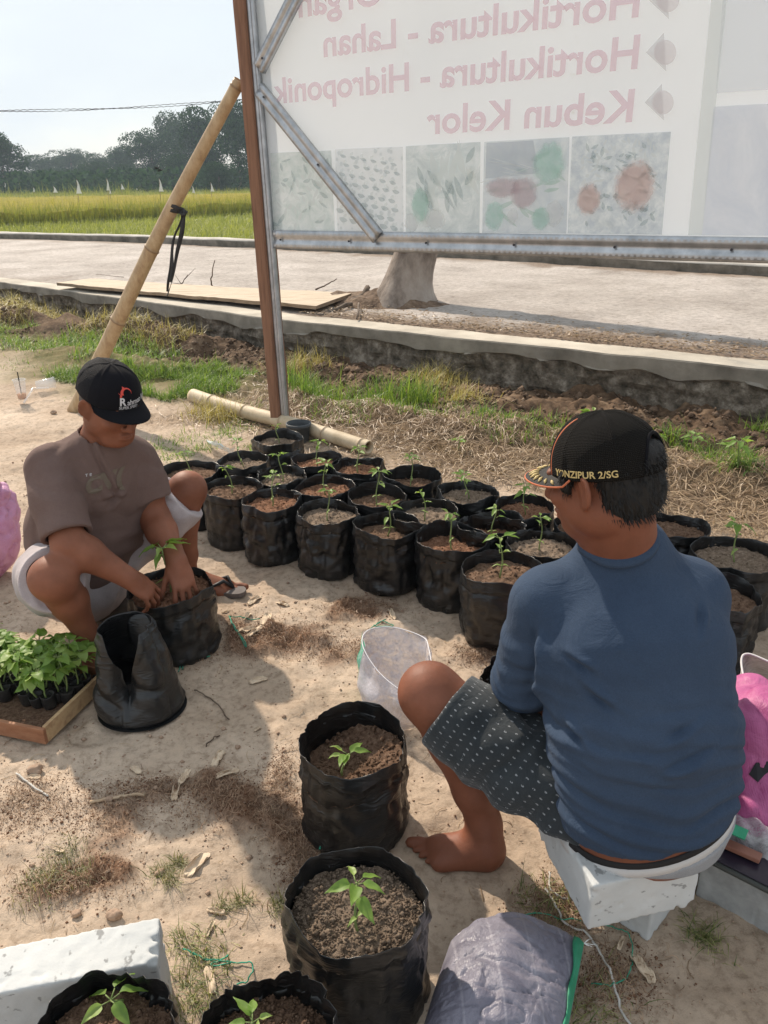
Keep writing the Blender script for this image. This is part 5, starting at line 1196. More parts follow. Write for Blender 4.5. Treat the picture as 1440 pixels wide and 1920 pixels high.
# ================================================================== SACKS
def sackmat(name, c1, c2, rough=.4, sc=7, weave=420, alpha=None):
    m, t, b, o = newmat(name); v = ocoord(t); b.inputs['Roughness'].default_value = rough
    t.links.new(ramp(t, noise(t, sc, 8, .65, v, .6), [(.3, c1), (.7, c2)]), b.inputs['Base Color'])
    wv = N(t, 'ShaderNodeTexWave', Scale=weave / 6.28, Distortion=.6); t.links.new(v, wv.inputs[0]); wv.bands_direction = 'X'
    n1 = bump(t, b, wv.outputs['Fac'], .25, .001); bump(t, b, noise(t, 18, 6, .7, v, 1.2), .6, .012, n1); return m
m_pink = sackmat('pink_woven_plastic', (.36, .055, .19), (.52, .13, .31), .42); m_pink2 = sackmat('pale_pink_woven_plastic', (.50, .20, .36), (.62, .33, .50), .42)
m_net = sackmat('violet_grey_netting', (.12, .115, .155), (.30, .29, .345), .34, 6, 700)
t = m_net.node_tree; b = t.nodes['Principled BSDF']; src = b.inputs['Base Color'].links[0].from_socket; wl = N(t, 'ShaderNodeTexWave', Scale=4.2, Distortion=.5); wl.bands_direction = 'X'; t.links.new(ocoord(t), wl.inputs[0])
cc_ = mixc(t, ramp(t, wl.outputs['Fac'], [(.985, (0, 0, 0)), (.999, (.16,) * 3)]), src, (.6, .58, .62)); cc_ = mixc(t, ramp(t, noise(t, 55, 6, .8, ocoord(t)), [(.62, (0, 0, 0)), (.72, (.7,) * 3)]), cc_, (.07, .06, .07)); t.links.new(cc_, b.inputs['Base Color'])
def sack(ells, label, m, noise_amp=.018, seed=0, name='woven_sack', res=.008, fscale=7., base=None):
    S_ = Sdf(res)
    for c, r, yaw in ells: S_.ell(c, r, np.array([[math.cos(yaw), math.sin(yaw), 0], [-math.sin(yaw), math.cos(yaw), 0], [0, 0, 1.]]), .05)
    V, F_ = S_.surf(2); n_ = vnormals(V, F_); V = V + n_ * (noise_amp * .6 * fbm(V * fscale, 3, seed) - noise_amp * .9 * np.maximum(0, 1 - np.abs(fbm(V * fscale * .8, 3, seed + 5)) * 5) - noise_amp * .35 * np.maximum(0, 1 - np.abs(fbm(V * fscale * 2.3, 3, seed + 8)) * 4))[:, None]; V[:, 2] = np.maximum(V[:, 2], -.01)
    return V, F_
V, F_ = sack([(P(-45, 1010, .18), (.16, .14, .20), .3), (P(-20, 950, .30), (.11, .10, .13), .2), (P(-90, 1040, .12), (.2, .16, .14), 0)], '', None, .02, 3)
o = mesh('woven_sack', V, F_, m_pink2, origin=P(-45, 1010, 0)); tag(o, 'pale pink sack behind the squatting man at the left edge', 'sack')
cR = P(1440, 1440, .12)
V, F_ = sack([(P(1455, 1480, .12), (.20, .17, .13), .5), (P(1425, 1400, .20), (.15, .13, .16), .2), (P(1408, 1340, .17), (.085, .08, .12), 0), (P(1520, 1420, .15), (.15, .16, .15), 0)], '', None, .012, 9, fscale=4.5)
o = mesh('woven_sack', V, F_, m_pink, origin=cR * [1, 1, 0]); tag(o, 'bright pink sack right of the seated man', 'sack')
pk = o; d_ = nv(_ray(1425, 1450)); pl_ = [Q(x, y, 1.2) for x, y in [(1404, 1452), (1418, 1430), (1445, 1427), (1450, 1440), (1432, 1455), (1421, 1467)]]
hit = []
for (x, y) in [(1404, 1452), (1418, 1430), (1447, 1427), (1452, 1440), (1434, 1452), (1421, 1467)]:
    dd = nv(_ray(x, y)); h = project_onto(pk, [CAM + dd * .5], None, dd, .002); hit.append(h[0])
mesh('black_print_mark', hit, [tuple(range(len(hit)))], mat('black_print', (.012, .01, .014), rough=.5, bs_=0), pk, smooth=False)
# folded whitish mesh sheet standing at the right edge
m_veil = film('white_netting', (.62, .60, .60), .62, .5)
def sheet_tube(base, rx, ry, h, ringtop, label, m, name, seed=0, rim=None):
    return None
bA = P(1440, 1330, 0); r_ = root('white_net_bag', bA, 'stiff whitish net bag standing behind the pink sack at the right edge', 'bag')
def net_bag(r_, base, prof, tops, m, NA=72, NZ=26, seed=1, wob=.006, name='netting'):
    """open bag: base ellipse to an irregular mouth given as points (angle order)"""
    k = len(tops); V = []; tp = np.array(tops + tops[:1]); sgm = np.linspace(0, k, NA, endpoint=False)
    T_ = []
    for s_ in sgm:
        i = int(s_); f = s_ - i; p0_, p1_, p2_, p3_ = [tp[:-1][(i + q) % k] for q in (-1, 0, 1, 2)]
        T_.append(.5 * ((2 * p1_) + (-p0_ + p2_) * f + (2 * p0_ - 5 * p1_ + 4 * p2_ - p3_) * f * f + (-p0_ + 3 * p1_ - 3 * p2_ + p3_) * f ** 3))
    T_ = np.array(T_); ce = T_.mean(0)
    for i in range(NZ):
        f = i / (NZ - 1)
        for j in range(NA):
            a = math.atan2(T_[j][1] - ce[1], T_[j][0] - ce[0]); b0 = base + np.array([math.cos(a) * prof[0], math.sin(a) * prof[1], 0]); p = b0 * (1 - f) + T_[j] * f
            out = np.array([math.cos(a), math.sin(a), 0]); p = p + out * (prof[2] * math.sin(f * math.pi) + wob * float(vn(np.array([math.cos(a) * 3, math.sin(a) * 3, f * 4 + seed]), seed))); V.append(p)
    return mesh(name, V, grid_faces(NZ, NA, True), m, r_), T_
o, T_ = net_bag(r_, bA + [.05, .02, 0], (.10, .09, .02), [P(1390, 1240, .27), P(1402, 1226, .28), P(1440, 1240, .28), P(1480, 1260, .28), P(1490, 1350, .26), P(1440, 1345, .25), P(1402, 1290, .26)], m_veil, seed=5)
mb = MB(); mb.tube(list(T_) + [T_[0]], .003, 5, False); mb.build('mouth_edge', mat('pale_net_edge', (.6, .58, .58), rough=.6, bs_=0), r_, True)
# translucent net bag with green edge, open beside the seated man's knee
m_veil2 = film('lilac_netting', (.66, .63, .67), .62, .45)
bB = P(740, 1335, 0); r_ = root('open_net_bag', bB, 'open translucent net bag with a green seam beside the seated man\'s knee', 'bag')
o, T_ = net_bag(r_, bB, (.095, .085, .012), [P(680, 1210, .20), P(690, 1182, .20), P(735, 1176, .20), P(790, 1193, .20), P(804, 1216, .20), P(810, 1290, .17), P(765, 1300, .155), P(712, 1262, .17)], m_veil2, seed=2, wob=.014)
mb = MB(); mb.tube(list(T_) + [T_[0]], .0017, 5, False); mb.build('mouth_edge', mat('white_net_edge', (.72, .70, .72), rough=.5, bs_=0), r_, True)
# green seam strip on the left side
V = []; NZ = 18; ov = np.array([v_.co[:] for v_ in o.data.vertices]) + np.array(o['_base']); ov = ov.reshape(26, 72, 3)
cols = sorted(range(72), key=lambda j: (ov[20, j] - CAM) @ RT / ((ov[20, j] - CAM) @ FW))[:10]; cols = sorted(cols, key=lambda j: math.atan2(ov[10, j, 1] - ov[10, :, 1].mean(), ov[10, j, 0] - ov[10, :, 0].mean()) % 6.283)
ce = ov.mean(axis=(0, 1)); sub = ov[:, cols]; sub = sub + (sub - ce) * np.array([.02, .02, 0]); mesh('green_seam', sub.reshape(-1, 3), grid_faces(26, len(cols)), film('green_netting', (.05, .50, .30), .42, .5), r_)
# filled violet net sack at the bottom
nU, nV_ = 90, 70; V = []
ca, cb = P(835, 1790, .05), P(1092, 1778, .05)      # back edge left/right (pixels), sack runs toward the camera
def sackpt(u, w2, top=True):
    pL = P(842 - 70 * w2, 1775 + 235 * w2, .03); pR = P(1094 - 38 * w2, 1778 + 200 * w2, .03); p = pL * (1 - u) + pR * u
    e = (max(0, math.sin(min(u * 1.0, 1) * math.pi)) ** .42) * (max(0, math.sin((.04 + .96 * w2 * .62) * math.pi)) ** .5)
    lump = 1 - .42 * u; z = .150 * e * lump * (1 + .10 * float(fbm(np.array([u * 3, w2 * 3, 1.]), 3, 4)))
    back = -.05 * (1 - w2) ** 4 * math.sin(u * math.pi)
    return p + np.array([0, -back, z if top else -.008])
for i in range(nU):
    for j in range(nV_):
        u, w2 = i / (nU - 1), j / (nV_ - 1); p = sackpt(u, w2); q_ = np.array([u * 7, w2 * 5, 0.]); V.append(p + z3 * (.005 * float(fbm(q_ * .6, 2, 8)) - .005 * max(0, 1 - abs(float(fbm(q_ * np.array([.5, 1.6, 1.]), 2, 33))) * 7) - .004 * max(0, 1 - abs(float(fbm(q_ * 2.2, 2, 13))) * 5) * min(1, abs(u - .5) * 3) - .007 * max(0, 1 - abs(w2 - .33 - .25 * u + .05 * math.sin(u * 9)) * 16) * math.sin(u * math.pi) - .005 * max(0, 1 - abs(u - .3 - .2 * w2) * 14)) * min(1, u * 8, (1 - u) * 8))
r_ = root('filled_net_sack', P(960, 1880, 0), 'bulging violet grey net sack with a green hem at the bottom of the picture', 'sack')
mesh('netting', V, grid_faces(nU, nV_), m_net, r_)
mb = MB(); hp = [sackpt(1.0, w2) + z3 * .012 for w2 in np.linspace(0, 1, 40)]; V = []
for k, p in enumerate(hp):
    lp = sackpt(.94, k / 39); d = nv(lp - p); wd = .022 + .004 * math.sin(k * .4)
    V += [p + z3 * .003, p + d * wd * .5 + z3 * .010, p + d * wd + z3 * .007, lp * .3 + p * .7 + z3 * .001]
mesh('green_hem', V, grid_faces(40, 4), mat('green_hem', (.02, .20, .10), (.05, .33, .19), 12, .5, .4, .003, 90), r_)
tf = sackpt(1, 0) + z3 * .015; mb = MB(); g = np.random.default_rng(4)
for k in range(7): mb.tube([tf, tf + g.standard_normal(3) * .006 + [.010, 0, .002]], [.0010, .0005], 4)
mb.build('frayed_corner', m_white, r_)

# ================================================================== CORDS AND THREADS
m_gcord = mat('green_cord', (.02, .22, .14), (.04, .34, .22), 20, .6, bs_=0); m_wcord = mat('white_cord', (.52, .50, .46), rough=.8, bs_=0)
def cord(pxs, r, m, label, z=.006, seed=0, cat='cord'):
    g = np.random.default_rng(seed); ps = [P(x, y, z) for x, y in pxs]; out = []
    k = len(ps)
    for i in range(k - 1):
        p0_, p1_, p2_, p3_ = ps[max(i - 1, 0)], ps[i], ps[i + 1], ps[min(i + 2, k - 1)]
        for f in np.linspace(0, 1, 7, endpoint=False): out.append(.5 * ((2 * p1_) + (-p0_ + p2_) * f + (2 * p0_ - 5 * p1_ + 4 * p2_ - p3_) * f * f + (-p0_ + 3 * p1_ - 3 * p2_ + p3_) * f ** 3) + g.standard_normal(3) * .0012)
    out = [np.array([q[0], q[1], z + float(gheight(np.array([q[0]]), np.array([q[1]]))[0]) + .002 * math.sin(i)]) for i, q in enumerate(out)]
    mb = MB(); mb.tube(out, r, 5); return tag(mb.build('cord', m, None, True, origin=out[0]), label, cat)
cord([(1022, 1672), (1040, 1695), (1060, 1728), (1100, 1745), (1130, 1785), (1148, 1830), (1165, 1880), (1185, 1925)], .0026, m_wcord, 'long white cord trailing past the seat blocks', seed=1)
cord([(1032, 1640), (1030, 1668), (1045, 1682), (1068, 1684)], .0022, m_wcord, 'short white cord curling out under the seat block', seed=2)
cord([(930, 1735), (980, 1722), (1060, 1722), (1140, 1732), (1180, 1752), (1186, 1790), (1175, 1830), (1140, 1842), (1105, 1828)], .0013, m_gcord, 'thin green cord looping round the seat blocks', seed=3)
cord([(345, 1782), (375, 1797), (420, 1808), (472, 1812), (468, 1838), (440, 1850)], .0016, m_gcord, 'green thread with a sharp bend between the block and near bags', seed=4)
cord([(360, 1790), (395, 1803), (430, 1797), (395, 1812), (440, 1812)], .0016, m_gcord, 'knotted green thread left of the near bags', seed=5)
cord([(432, 1168), (440, 1190), (462, 1212), (430, 1165), (455, 1158), (490, 1160)], .0020, m_gcord, 'green thread lying among the dry leaves behind the filled bag', seed=6)
cord([(335, 1262), (350, 1240), (395, 1234), (350, 1244), (342, 1260)], .0018, m_gcord, 'green thread at the foot of the bag being filled', seed=7)
cord([(600, 1588), (606, 1578), (620, 1568), (612, 1580)], .0020, m_gcord, 'short green thread tuft between the two near bags', z=.03, seed=8)
cord([(685, 1182), (712, 1165), (738, 1172), (700, 1170), (728, 1162)], .0018, m_gcord, 'green thread fluff above the open net bag', seed=9)
cord([(170, 1506), (215, 1500), (258, 1492), (275, 1490)], .0045, mat('pale_root', (.42, .30, .19), (.55, .43, .30), 20, .9, bs_=0), 'pale twisted root lying in the spilt soil', seed=10, cat='root')
cord([(30, 1450), (60, 1475), (95, 1500)], .0028, m_wcord, 'pale straw stalk left of the spilt soil', seed=11, cat='stalk')
cord([(365, 1297), (405, 1318), (430, 1345)], .0022, m_branch, 'thin dark twig on the sand right of the pinched bag', seed=12, cat='twig')
cord([(385, 1392), (400, 1378), (412, 1374)], .0022, m_branch, 'small curved dark twig above the spilt leaves', seed=13, cat='twig')

# ================================================================== DRY LEAVES AND PAPERY LITTER
m_dead = mat('papery_dry_leaf', (.42, .30, .20), (.66, .54, .40), 20, .85, .5, .004, 60, c3=(.56, .43, .30))
def litter(px_, py_, s, label, seed, cat='dry leaf', m=None, flat=.5):
    s *= 1.2; g = np.random.default_rng(seed); c = P(px_, py_, 0); c[2] = float(gheight(c[0:1], c[1:2])[0]); n = 14; V = []
    a0 = g.uniform(0, 6.28); ax_ = np.array([math.cos(a0), math.sin(a0), 0]); ay = np.array([-ax_[1], ax_[0], 0]); cu = g.uniform(1.2, 2.6)
    for i in range(n):
        for j in range(n):
            u, w2 = i / (n - 1) * 2 - 1, j / (n - 1) * 2 - 1; wd = math.sqrt(max(.02, 1 - u * u * .95)); x = u * s; y = w2 * wd * s * .62; ang = w2 * cu * wd
            yy = math.sin(ang) / cu * s * .62; zz = (1 - math.cos(ang)) / cu * s * .8 * flat; q_ = np.array([u * 2.2, w2 * 2.2, seed * 1.]); zz += .30 * s * float(vn(q_, seed)) * .6 + .12 * s * float(vn(q_ * 2.6, seed + 1))
            V.append(c + ax_ * x + ay * yy + z3 * (max(0, zz) + .003))
    o = mesh('dry_leaf', V, grid_faces(n, n), m or m_dead, origin=c); s_ = o.modifiers.new('t', 'SOLIDIFY'); s_.thickness = .0012; tag(o, label, cat, 'papery litter on the sand'); return o
LT = [(370, 1622, .034, 'crumpled papery scrap alone on the sand between the blocks and near bag'), (255, 1445, .018, 'small rounded papery leaf in the pinched bag\'s shadow'), (330, 1487, .026, 'curled dry leaf at the left edge of the soil mound'),
      (348, 1462, .024, 'grey brown dry leaf touching the soil mound'), (428, 1460, .028, 'pale dry leaf on the upper right of the soil mound'), (410, 1428, .030, 'dry leaf just above the soil mound'),
      (485, 1280, .026, 'curled dry leaf alone on sunlit sand right of the pinched bag'), (483, 1368, .011, 'tiny pale chip on the open sand'), (462, 1158, .026, 'round dry leaf with green thread behind the filled bag'),
      (500, 1168, .034, 'large folded dry leaf farthest right of the thread'), (425, 1148, .016, 'small upright dry leaf beside the filled bag'), (480, 1192, .034, 'long folded pale leaf nearest the spilt soil'),
      (462, 1190, .030, 'stringy dry leaf beside the long folded one'), (478, 1125, .030, 'flat dry leaf behind the sandalled foot'), (530, 1133, .024, 'thin dry leaf on shaded sand before the front row'),
      (735, 1155, .030, 'flat brown leaf before the creased grow bag'), (64, 1458, .016, 'brown clod-like leaf left in the sand'), (112, 1600, .014, 'small pale scrap by the grass tuft'),
      (405, 1710, .018, 'twisted straw-coloured scrap near the nearest bags'), (395, 1745, .016, 'wedge of dry leaf under the green thread'), (395, 1845, .026, 'brown leaf against the block end'), (1165, 1765, .016, 'white chip beside the lower seat block'),
      (1205, 1815, .028, 'crushed straw-coloured leaf below the seat blocks'), (1050, 1570, .0, '')]
for i, (x, y, s, lab) in enumerate(LT[:-1]): litter(x, y, s, lab, 300 + i)
m_stone = mat('earth_clod', (.30, .20, .14), (.46, .34, .25), 14, .95, .5, .006, 40)
def stone(px_, py_, r, label, seed, m=None, name='stone', cat='stone', sq=.7, group='stones and clods'):
    g = np.random.default_rng(seed); c = P(px_, py_, 0); c[2] = float(gheight(c[0:1], c[1:2])[0]); nu, nv3 = 22, 16; V = []
    for i in range(nv3):
        el = math.pi * i / (nv3 - 1)
        for j in range(nu):
            a = 2 * math.pi * j / nu; d = np.array([math.sin(el) * math.cos(a), math.sin(el) * math.sin(a), math.cos(el)]); rr = r * (1 + .28 * float(fbm(d * 1.3 + seed, 3, seed))); V.append(c + d * rr * [1, .85, sq] + z3 * r * sq * .7)
    o = mesh(name, V, grid_faces(nv3, nu, True)[:, ::-1], m or m_stone, origin=c); return tag(o, label, cat, group)
for i, (x, y, r, lab) in enumerate([(66, 1445, .020, 'round clod on the sand below the tray'), (418, 1364, .007, 'small pebble on the sand right of the pinched bag'), (533, 1410, .006, 'pebble beside the part-filled bag'),
    (446, 1404, .009, 'dark pebble near the dry leaves'), (205, 1505, .012, 'clod in the spilt soil by the pale root'), (145, 1718, .012, 'pale clod above the near block'), (215, 1722, .016, 'tan clod touching the near block\'s back edge'),
    (300, 1640, .010, 'clod by the lone papery scrap'), (700, 1108, .012, 'reddish clod before the fourth front bag'), (100, 775, .022, 'orange-brown clod behind the squatting man\'s shoulder')]): stone(x, y, r, lab, 500 + i)
cs_ = P(203, 1140, 0); st_ = stone(218, 1150, .115, 'dark rounded stone the squatting man sits on', 77, mat('dark_stone', (.07, .055, .045), (.17, .14, .115), 10, .9, .5, .006, 30), 'seat_stone', sq=.75, group=None)

# ================================================================== PLASTIC CUPS
m, t, b, o = newmat('clear_cup'); b.inputs['Base Color'].default_value = (.9, .9, .9, 1); b.inputs['Roughness'].default_value = .15
tr = t.nodes.new('ShaderNodeBsdfTransparent'); ms = t.nodes.new('ShaderNodeMixShader'); ms.inputs[0].default_value = .38; t.links.new(tr.outputs[0], ms.inputs[1]); t.links.new(b.outputs[0], ms.inputs[2]); t.links.new(ms.outputs[0], o.inputs[0]); m_cupc = m
def cup(base, axis, h, r0, r1, label, liquid=False, straw=False):
    axis = nv(axis); x = nv(np.cross(axis, [.3, .9, .1])); y = np.cross(axis, x); r_ = root('plastic_cup', base, label, 'cup', 'plastic cups on the bank'); NA = 28
    prf = [(0, 0), (r0, 0), (r0 + (r1 - r0) * .5, h * .5), (r1, h), (r1 + .004, h), (r1 + .004, h + .004), (r1 - .001, h + .003)]
    V = [base + axis * z + (x * math.cos(2 * math.pi * k / NA) + y * math.sin(2 * math.pi * k / NA)) * r for r, z in prf for k in range(NA)]
    mesh('cup_wall', V, grid_faces(len(prf), NA, True), m_cupc, r_)
    if liquid:
        prf = [(0, .003), (r0 - .002, .003), (r0 + (r1 - r0) * .28 - .002, h * .28), (0, h * .28)]
        V = [base + axis * z + (x * math.cos(2 * math.pi * k / NA) + y * math.sin(2 * math.pi * k / NA)) * r for r, z in prf for k in range(NA)]; mesh('orange_drink', V, grid_faces(4, NA, True), mat('orange_drink', (.55, .20, .03), rough=.2, bs_=0), r_)
    if straw: mb = MB(); mb.tube([base + axis * .01, base + axis * (h + .06)], .004, 7); mb.build('drinking_straw', m_black, r_)
    return r_
cup(P(42, 748, .03), (0.02, 0, 1), .145, .030, .044, 'upright clear cup with orange drink and black straw on the bank', True, True)
cb0 = P(68, 722, .055); cup(cb0, P(106, 716, .055) - cb0, .135, .030, .042, 'clear cup lying on its side beside the upright one')
a, b_ = P(45, 755, .02), P(62, 728, .07); mb = MB(); mb.tube([a, b_, P(92, 727, .075)], [.008, .007, .006], 8); tag(mb.build('clear_tube', m_cupc, None, True, origin=a), 'bent clear plastic tube leaning between the two cups', 'tube')
V = []; n_ = 14
for i in range(n_):
    for j in range(n_):
        u, w2 = i / (n_ - 1), j / (n_ - 1); p = (P(385, 822, .02) * (1 - u) + P(437, 858, .03) * u) * (1 - w2) + (P(392, 830, .10) * (1 - u) + P(440, 840, .13) * u) * w2; V.append(p + np.array([0, .02, .012]) * float(fbm(np.array([u * 4, w2 * 3, 2.]), 3, 3)))
o = mesh('clear_film_scrap', V, grid_faces(n_, n_), film('film_scrap', (.70, .78, .78), .6, .3), origin=P(400, 840, 0)); tag(o, 'crumpled clear plastic scrap left of the grow bags', 'plastic scrap')
# ================================================================== PEOPLE
def skinmat(name, c1, c2):
    m, t, b, o = newmat(name); v = ocoord(t); t.links.new(ramp(t, noise(t, 9, 6, .6, v), [(.3, c1), (.7, c2)]), b.inputs['Base Color'])
    b.inputs['Roughness'].default_value = .58; b.inputs['Specular IOR Level'].default_value = .32; b.inputs['Subsurface Weight'].default_value = .12; b.inputs['Subsurface Radius'].default_value = (.012, .004, .002)
    n1 = bump(t, b, noise(t, 45, 6, .65, v), .25, .004); bump(t, b, noise(t, 260, 4, .6, v), .22, .001, n1); return m
m_skinA = skinmat('brown_skin', (.175, .064, .034), (.28, .108, .061)); m_skinB = skinmat('warm_brown_skin', (.155, .054, .028), (.25, .092, .052))
def clothmat(name, c1, c2, rough=.9, fine=520, sc=5, c3=None, fold=.5, detail=7):
    m, t, b, o = newmat(name); v = ocoord(t); c = ramp(t, noise(t, sc, detail, .65, v), [(.3, c1), (.7, c2)] if not c3 else [(.28, c1), (.5, c2), (.74, c3)])
    c = mixc(t, .5, c, ramp(t, noise(t, fine, 3, .7, v), [(.3, (.7,) * 3), (.7, (1.25,) * 3)]), 'MULTIPLY'); t.links.new(c, b.inputs['Base Color'])
    b.inputs['Roughness'].default_value = rough; b.inputs['Specular IOR Level'].default_value = .1; b.inputs['Sheen Weight'].default_value = .03
    rg = N(t, 'ShaderNodeTexNoise', Scale=5.5, Detail=4, Roughness=.5, Distortion=1.2); rg.noise_type = 'RIDGED_MULTIFRACTAL'; t.links.new(v, rg.inputs[0])
    n0 = bump(t, b, rg.outputs['Fac'], fold * .8, .010); n1 = bump(t, b, noise(t, 11, 6, .6, v, 1.4), fold, .014, n0); bump(t, b, noise(t, fine, 3, .6, v), .3, .0008, n1); return m
def body_mesh(name, S_, m, parent, sm=2, disp=None):
    V, F_ = S_.surf(sm)
    if disp: V = V + vnormals(V, F_) * disp(V)[:, None]; V = lap(V, F_, .3)
    return mesh(name, V, F_, m, parent)
def crease(V, p, q, w_, depth, wob=.35, seed=0):
    """a soft fold line pressed between two points (ridge beside a valley)"""
    w_ = w_ * .78; depth = depth * 1.45; p = np.asarray(p); q = np.asarray(q); d = q - p; L2 = d @ d; t = np.clip(((V - p) @ d) / L2, 0, 1); r = V - p - t[:, None] * d; n_ = nv(np.cross(d, FW))
    s_ = r @ n_ + w_ * wob * vn(V * 9, seed); far = np.linalg.norm(r, axis=1); f = np.exp(-(far / (w_ * 3)) ** 2) * np.clip(np.minimum(t, 1 - t) * 5 + .15, 0, 1)
    return depth * f * (np.exp(-((s_ - w_) / w_) ** 2) - 1.1 * np.exp(-(s_ / (w_ * .8)) ** 2))
def cap_pt(H, az, el, a=.104, b_=.083, h=.105, u0=.030, f0=-.010, sc=1.0, peak=0.):
    fz = math.cos(el) ** .85; fr = max(0, math.cos(az)); return H((f0 + a * math.cos(az) * fz * (1 + .03 * fr * math.sin(el))) * sc, b_ * math.sin(az) * fz * sc, (u0 + h * math.sin(el) ** .92 + peak * fr * math.sin(el * 2)) * sc)
def make_cap(H, parent, m_front, m_back, m_brim, sc=1.0, h=.105, opening=False, brim_len=.072, curve=.022, edge=None, peak=0., u0=.030, droop=-.10):
    NA, NE = 120, 34; V = []; FM = []
    for i in range(NE):
        el = (math.pi / 2) * i / (NE - 1)
        for j in range(NA):
            az = 2 * math.pi * j / NA; p = cap_pt(H, az, el, h=h, u0=u0, sc=sc, peak=peak); c = H(-.01, 0, .03); seam = min(abs(((az / (math.pi / 3) + .5) % 1) - .5) * (math.pi / 3) * math.cos(el) * .09, 1)
            V.append(p + nv(p - c) * (.0022 * math.exp(-(seam / .0028) ** 2) + .0012 * float(vn(p * 40, 3))))
    V = np.array(V); F_ = grid_faces(NE, NA, True); keep = []
    for q in F_:
        i, j = q[0] // NA, q[0] % NA; az = 2 * math.pi * (j + .5) / NA; el = (math.pi / 2) * i / (NE - 1)
        d = abs(math.atan2(math.sin(az - math.pi), math.cos(az - math.pi)))
        if opening and (d / .52) ** 2 + (el / .62) ** 2 < 1 and el > .10: continue
        keep.append(q); fr = math.cos(az); FM.append(0 if fr > .20 else 1)
    cap = bpy.data.objects.new('cap', None); bpy.data.objects.remove(cap)
    o = mesh('cap', V, np.array(keep), mats=[m_front, m_back], parent=parent, fmat=FM); uv = np.array([[2 * math.pi * j / NA * .09, (math.pi / 2) * i / (NE - 1) * .10] for i in range(NE) for j in range(NA)]); setuv(o, uv)
    s_ = o.modifiers.new('t', 'SOLIDIFY'); s_.thickness = .003; s_.offset = 1
    # button
    mb = MB(); tp = cap_pt(H, 0, math.pi / 2, h=h, u0=u0, sc=sc, peak=peak); mb.tube([tp - H.u * .002, tp + H.u * .003, tp + H.u * .005], [.008, .007, .003], 12); mb.build('button', m_back, o, True)
    # brim
    NB, NW = 48, 14; V = []; az0 = 1.22
    for i in range(NB):
        az = -az0 + 2 * az0 * i / (NB - 1); b0 = cap_pt(H, az, 0.02, u0=u0, sc=sc); l = (b0 - H.c) @ H.l; k = math.cos(az / az0 * math.pi / 2) ** .62
        for j in range(NW):
            w_ = j / (NW - 1); ext = brim_len * sc * k * w_; lz = l * (1 + .06 * w_)
            drop = -curve * ((lz / (.08 * sc)) ** 2) * (.25 + .75 * w_) * k ** .2 + droop * ext
            V.append(b0 + H.f * ext + H.l * (lz - l) + H.u * (drop - .001))
    br = mesh('brim', V, grid_faces(NB, NW), m_brim, o); s_ = br.modifiers.new('t', 'SOLIDIFY'); s_.thickness = .0035; s_.offset = 0
    bvts = np.array(V).reshape(NB, NW, 3)
    if edge: mb = MB(); mb.tube(list(bvts[:, -1]), .0022, 6); mb.build('brim_piping', edge, br, True)
    return o, br, bvts
def cap_text(H, s, az0, el0, size, m, parent, name='lettering', sc=1.0, peak=0., u0=.030, bold=.01, lift=1.03, dirn=1, slope=0., h=.105):
    V, F_ = text_verts(s, bold); out = []
    for x, y, _ in V:
        az = az0 + dirn * x * size / (.095 * sc); el = el0 + (y * size) / (.105 * sc) + slope * x * size; p = cap_pt(H, az, max(.01, el), h=h, u0=u0, sc=sc, peak=peak); out.append(H(-.01, 0, .03) + (p - H(-.01, 0, .03)) * lift + nv(p - H(-.01, 0, .03)) * .003)
    return mesh(name, out, [f[::-1] for f in F_] if dirn < 0 else F_, m, parent, smooth=False)

def collar(shirt, bS, c, ax_, m, parent, rmax=.14, w_=.007):
    """ribbed neckband along the line where the neck leaves the shirt"""
    V = np.array([v_.co[:] for v_ in shirt.data.vertices]) + np.array(shirt['_base']); r = V - c; near = (np.linalg.norm(r, axis=1) < rmax) & (r @ ax_ > -.09); V = V[near]
    D = np.full(len(V), 9.)
    for fn, l, h, k, op in bS.ops:
        d = fn(V[:, 0], V[:, 1], V[:, 2])
        if op == 'add': D = np.minimum(D, d)
    B = V[np.abs(D + .004) < .006]; e1 = nv(np.cross(ax_, [0, 1, 0])); e2 = np.cross(ax_, e1); a = np.arctan2((B - c) @ e2, (B - c) @ e1); n = 48; pts = []
    for k in range(n):
        dd = np.abs(np.angle(np.exp(1j * (a - 2 * math.pi * k / n)))); wt = np.exp(-(dd / .13) ** 2); 
        if wt.sum() < .5: continue
        pts.append((B * wt[:, None]).sum(0) / wt.sum())
    pts = np.array(pts)
    for _ in range(3): pts = .5 * pts + .25 * (np.roll(pts, 1, 0) + np.roll(pts, -1, 0))
    out = pts - c; out -= np.outer(out @ ax_, ax_); out /= np.linalg.norm(out, axis=1)[:, None]; Vv = []
    for k in range(len(pts)):
        for (o_, z_) in ((-.003, .003), (.001, .006), (.006, .003), (.013, -.008), (.014, -.016), (.006, -.016)): Vv.append(pts[k] + out[k] * o_ + ax_ * z_)
    return mesh('neckband', Vv, grid_faces(len(pts) + 1, 6)[:(len(pts) - 1) * 5].tolist() + [[(len(pts) - 1) * 6 + q, (len(pts) - 1) * 6 + q + 1, q + 1, q] for q in range(5)], m, shirt)
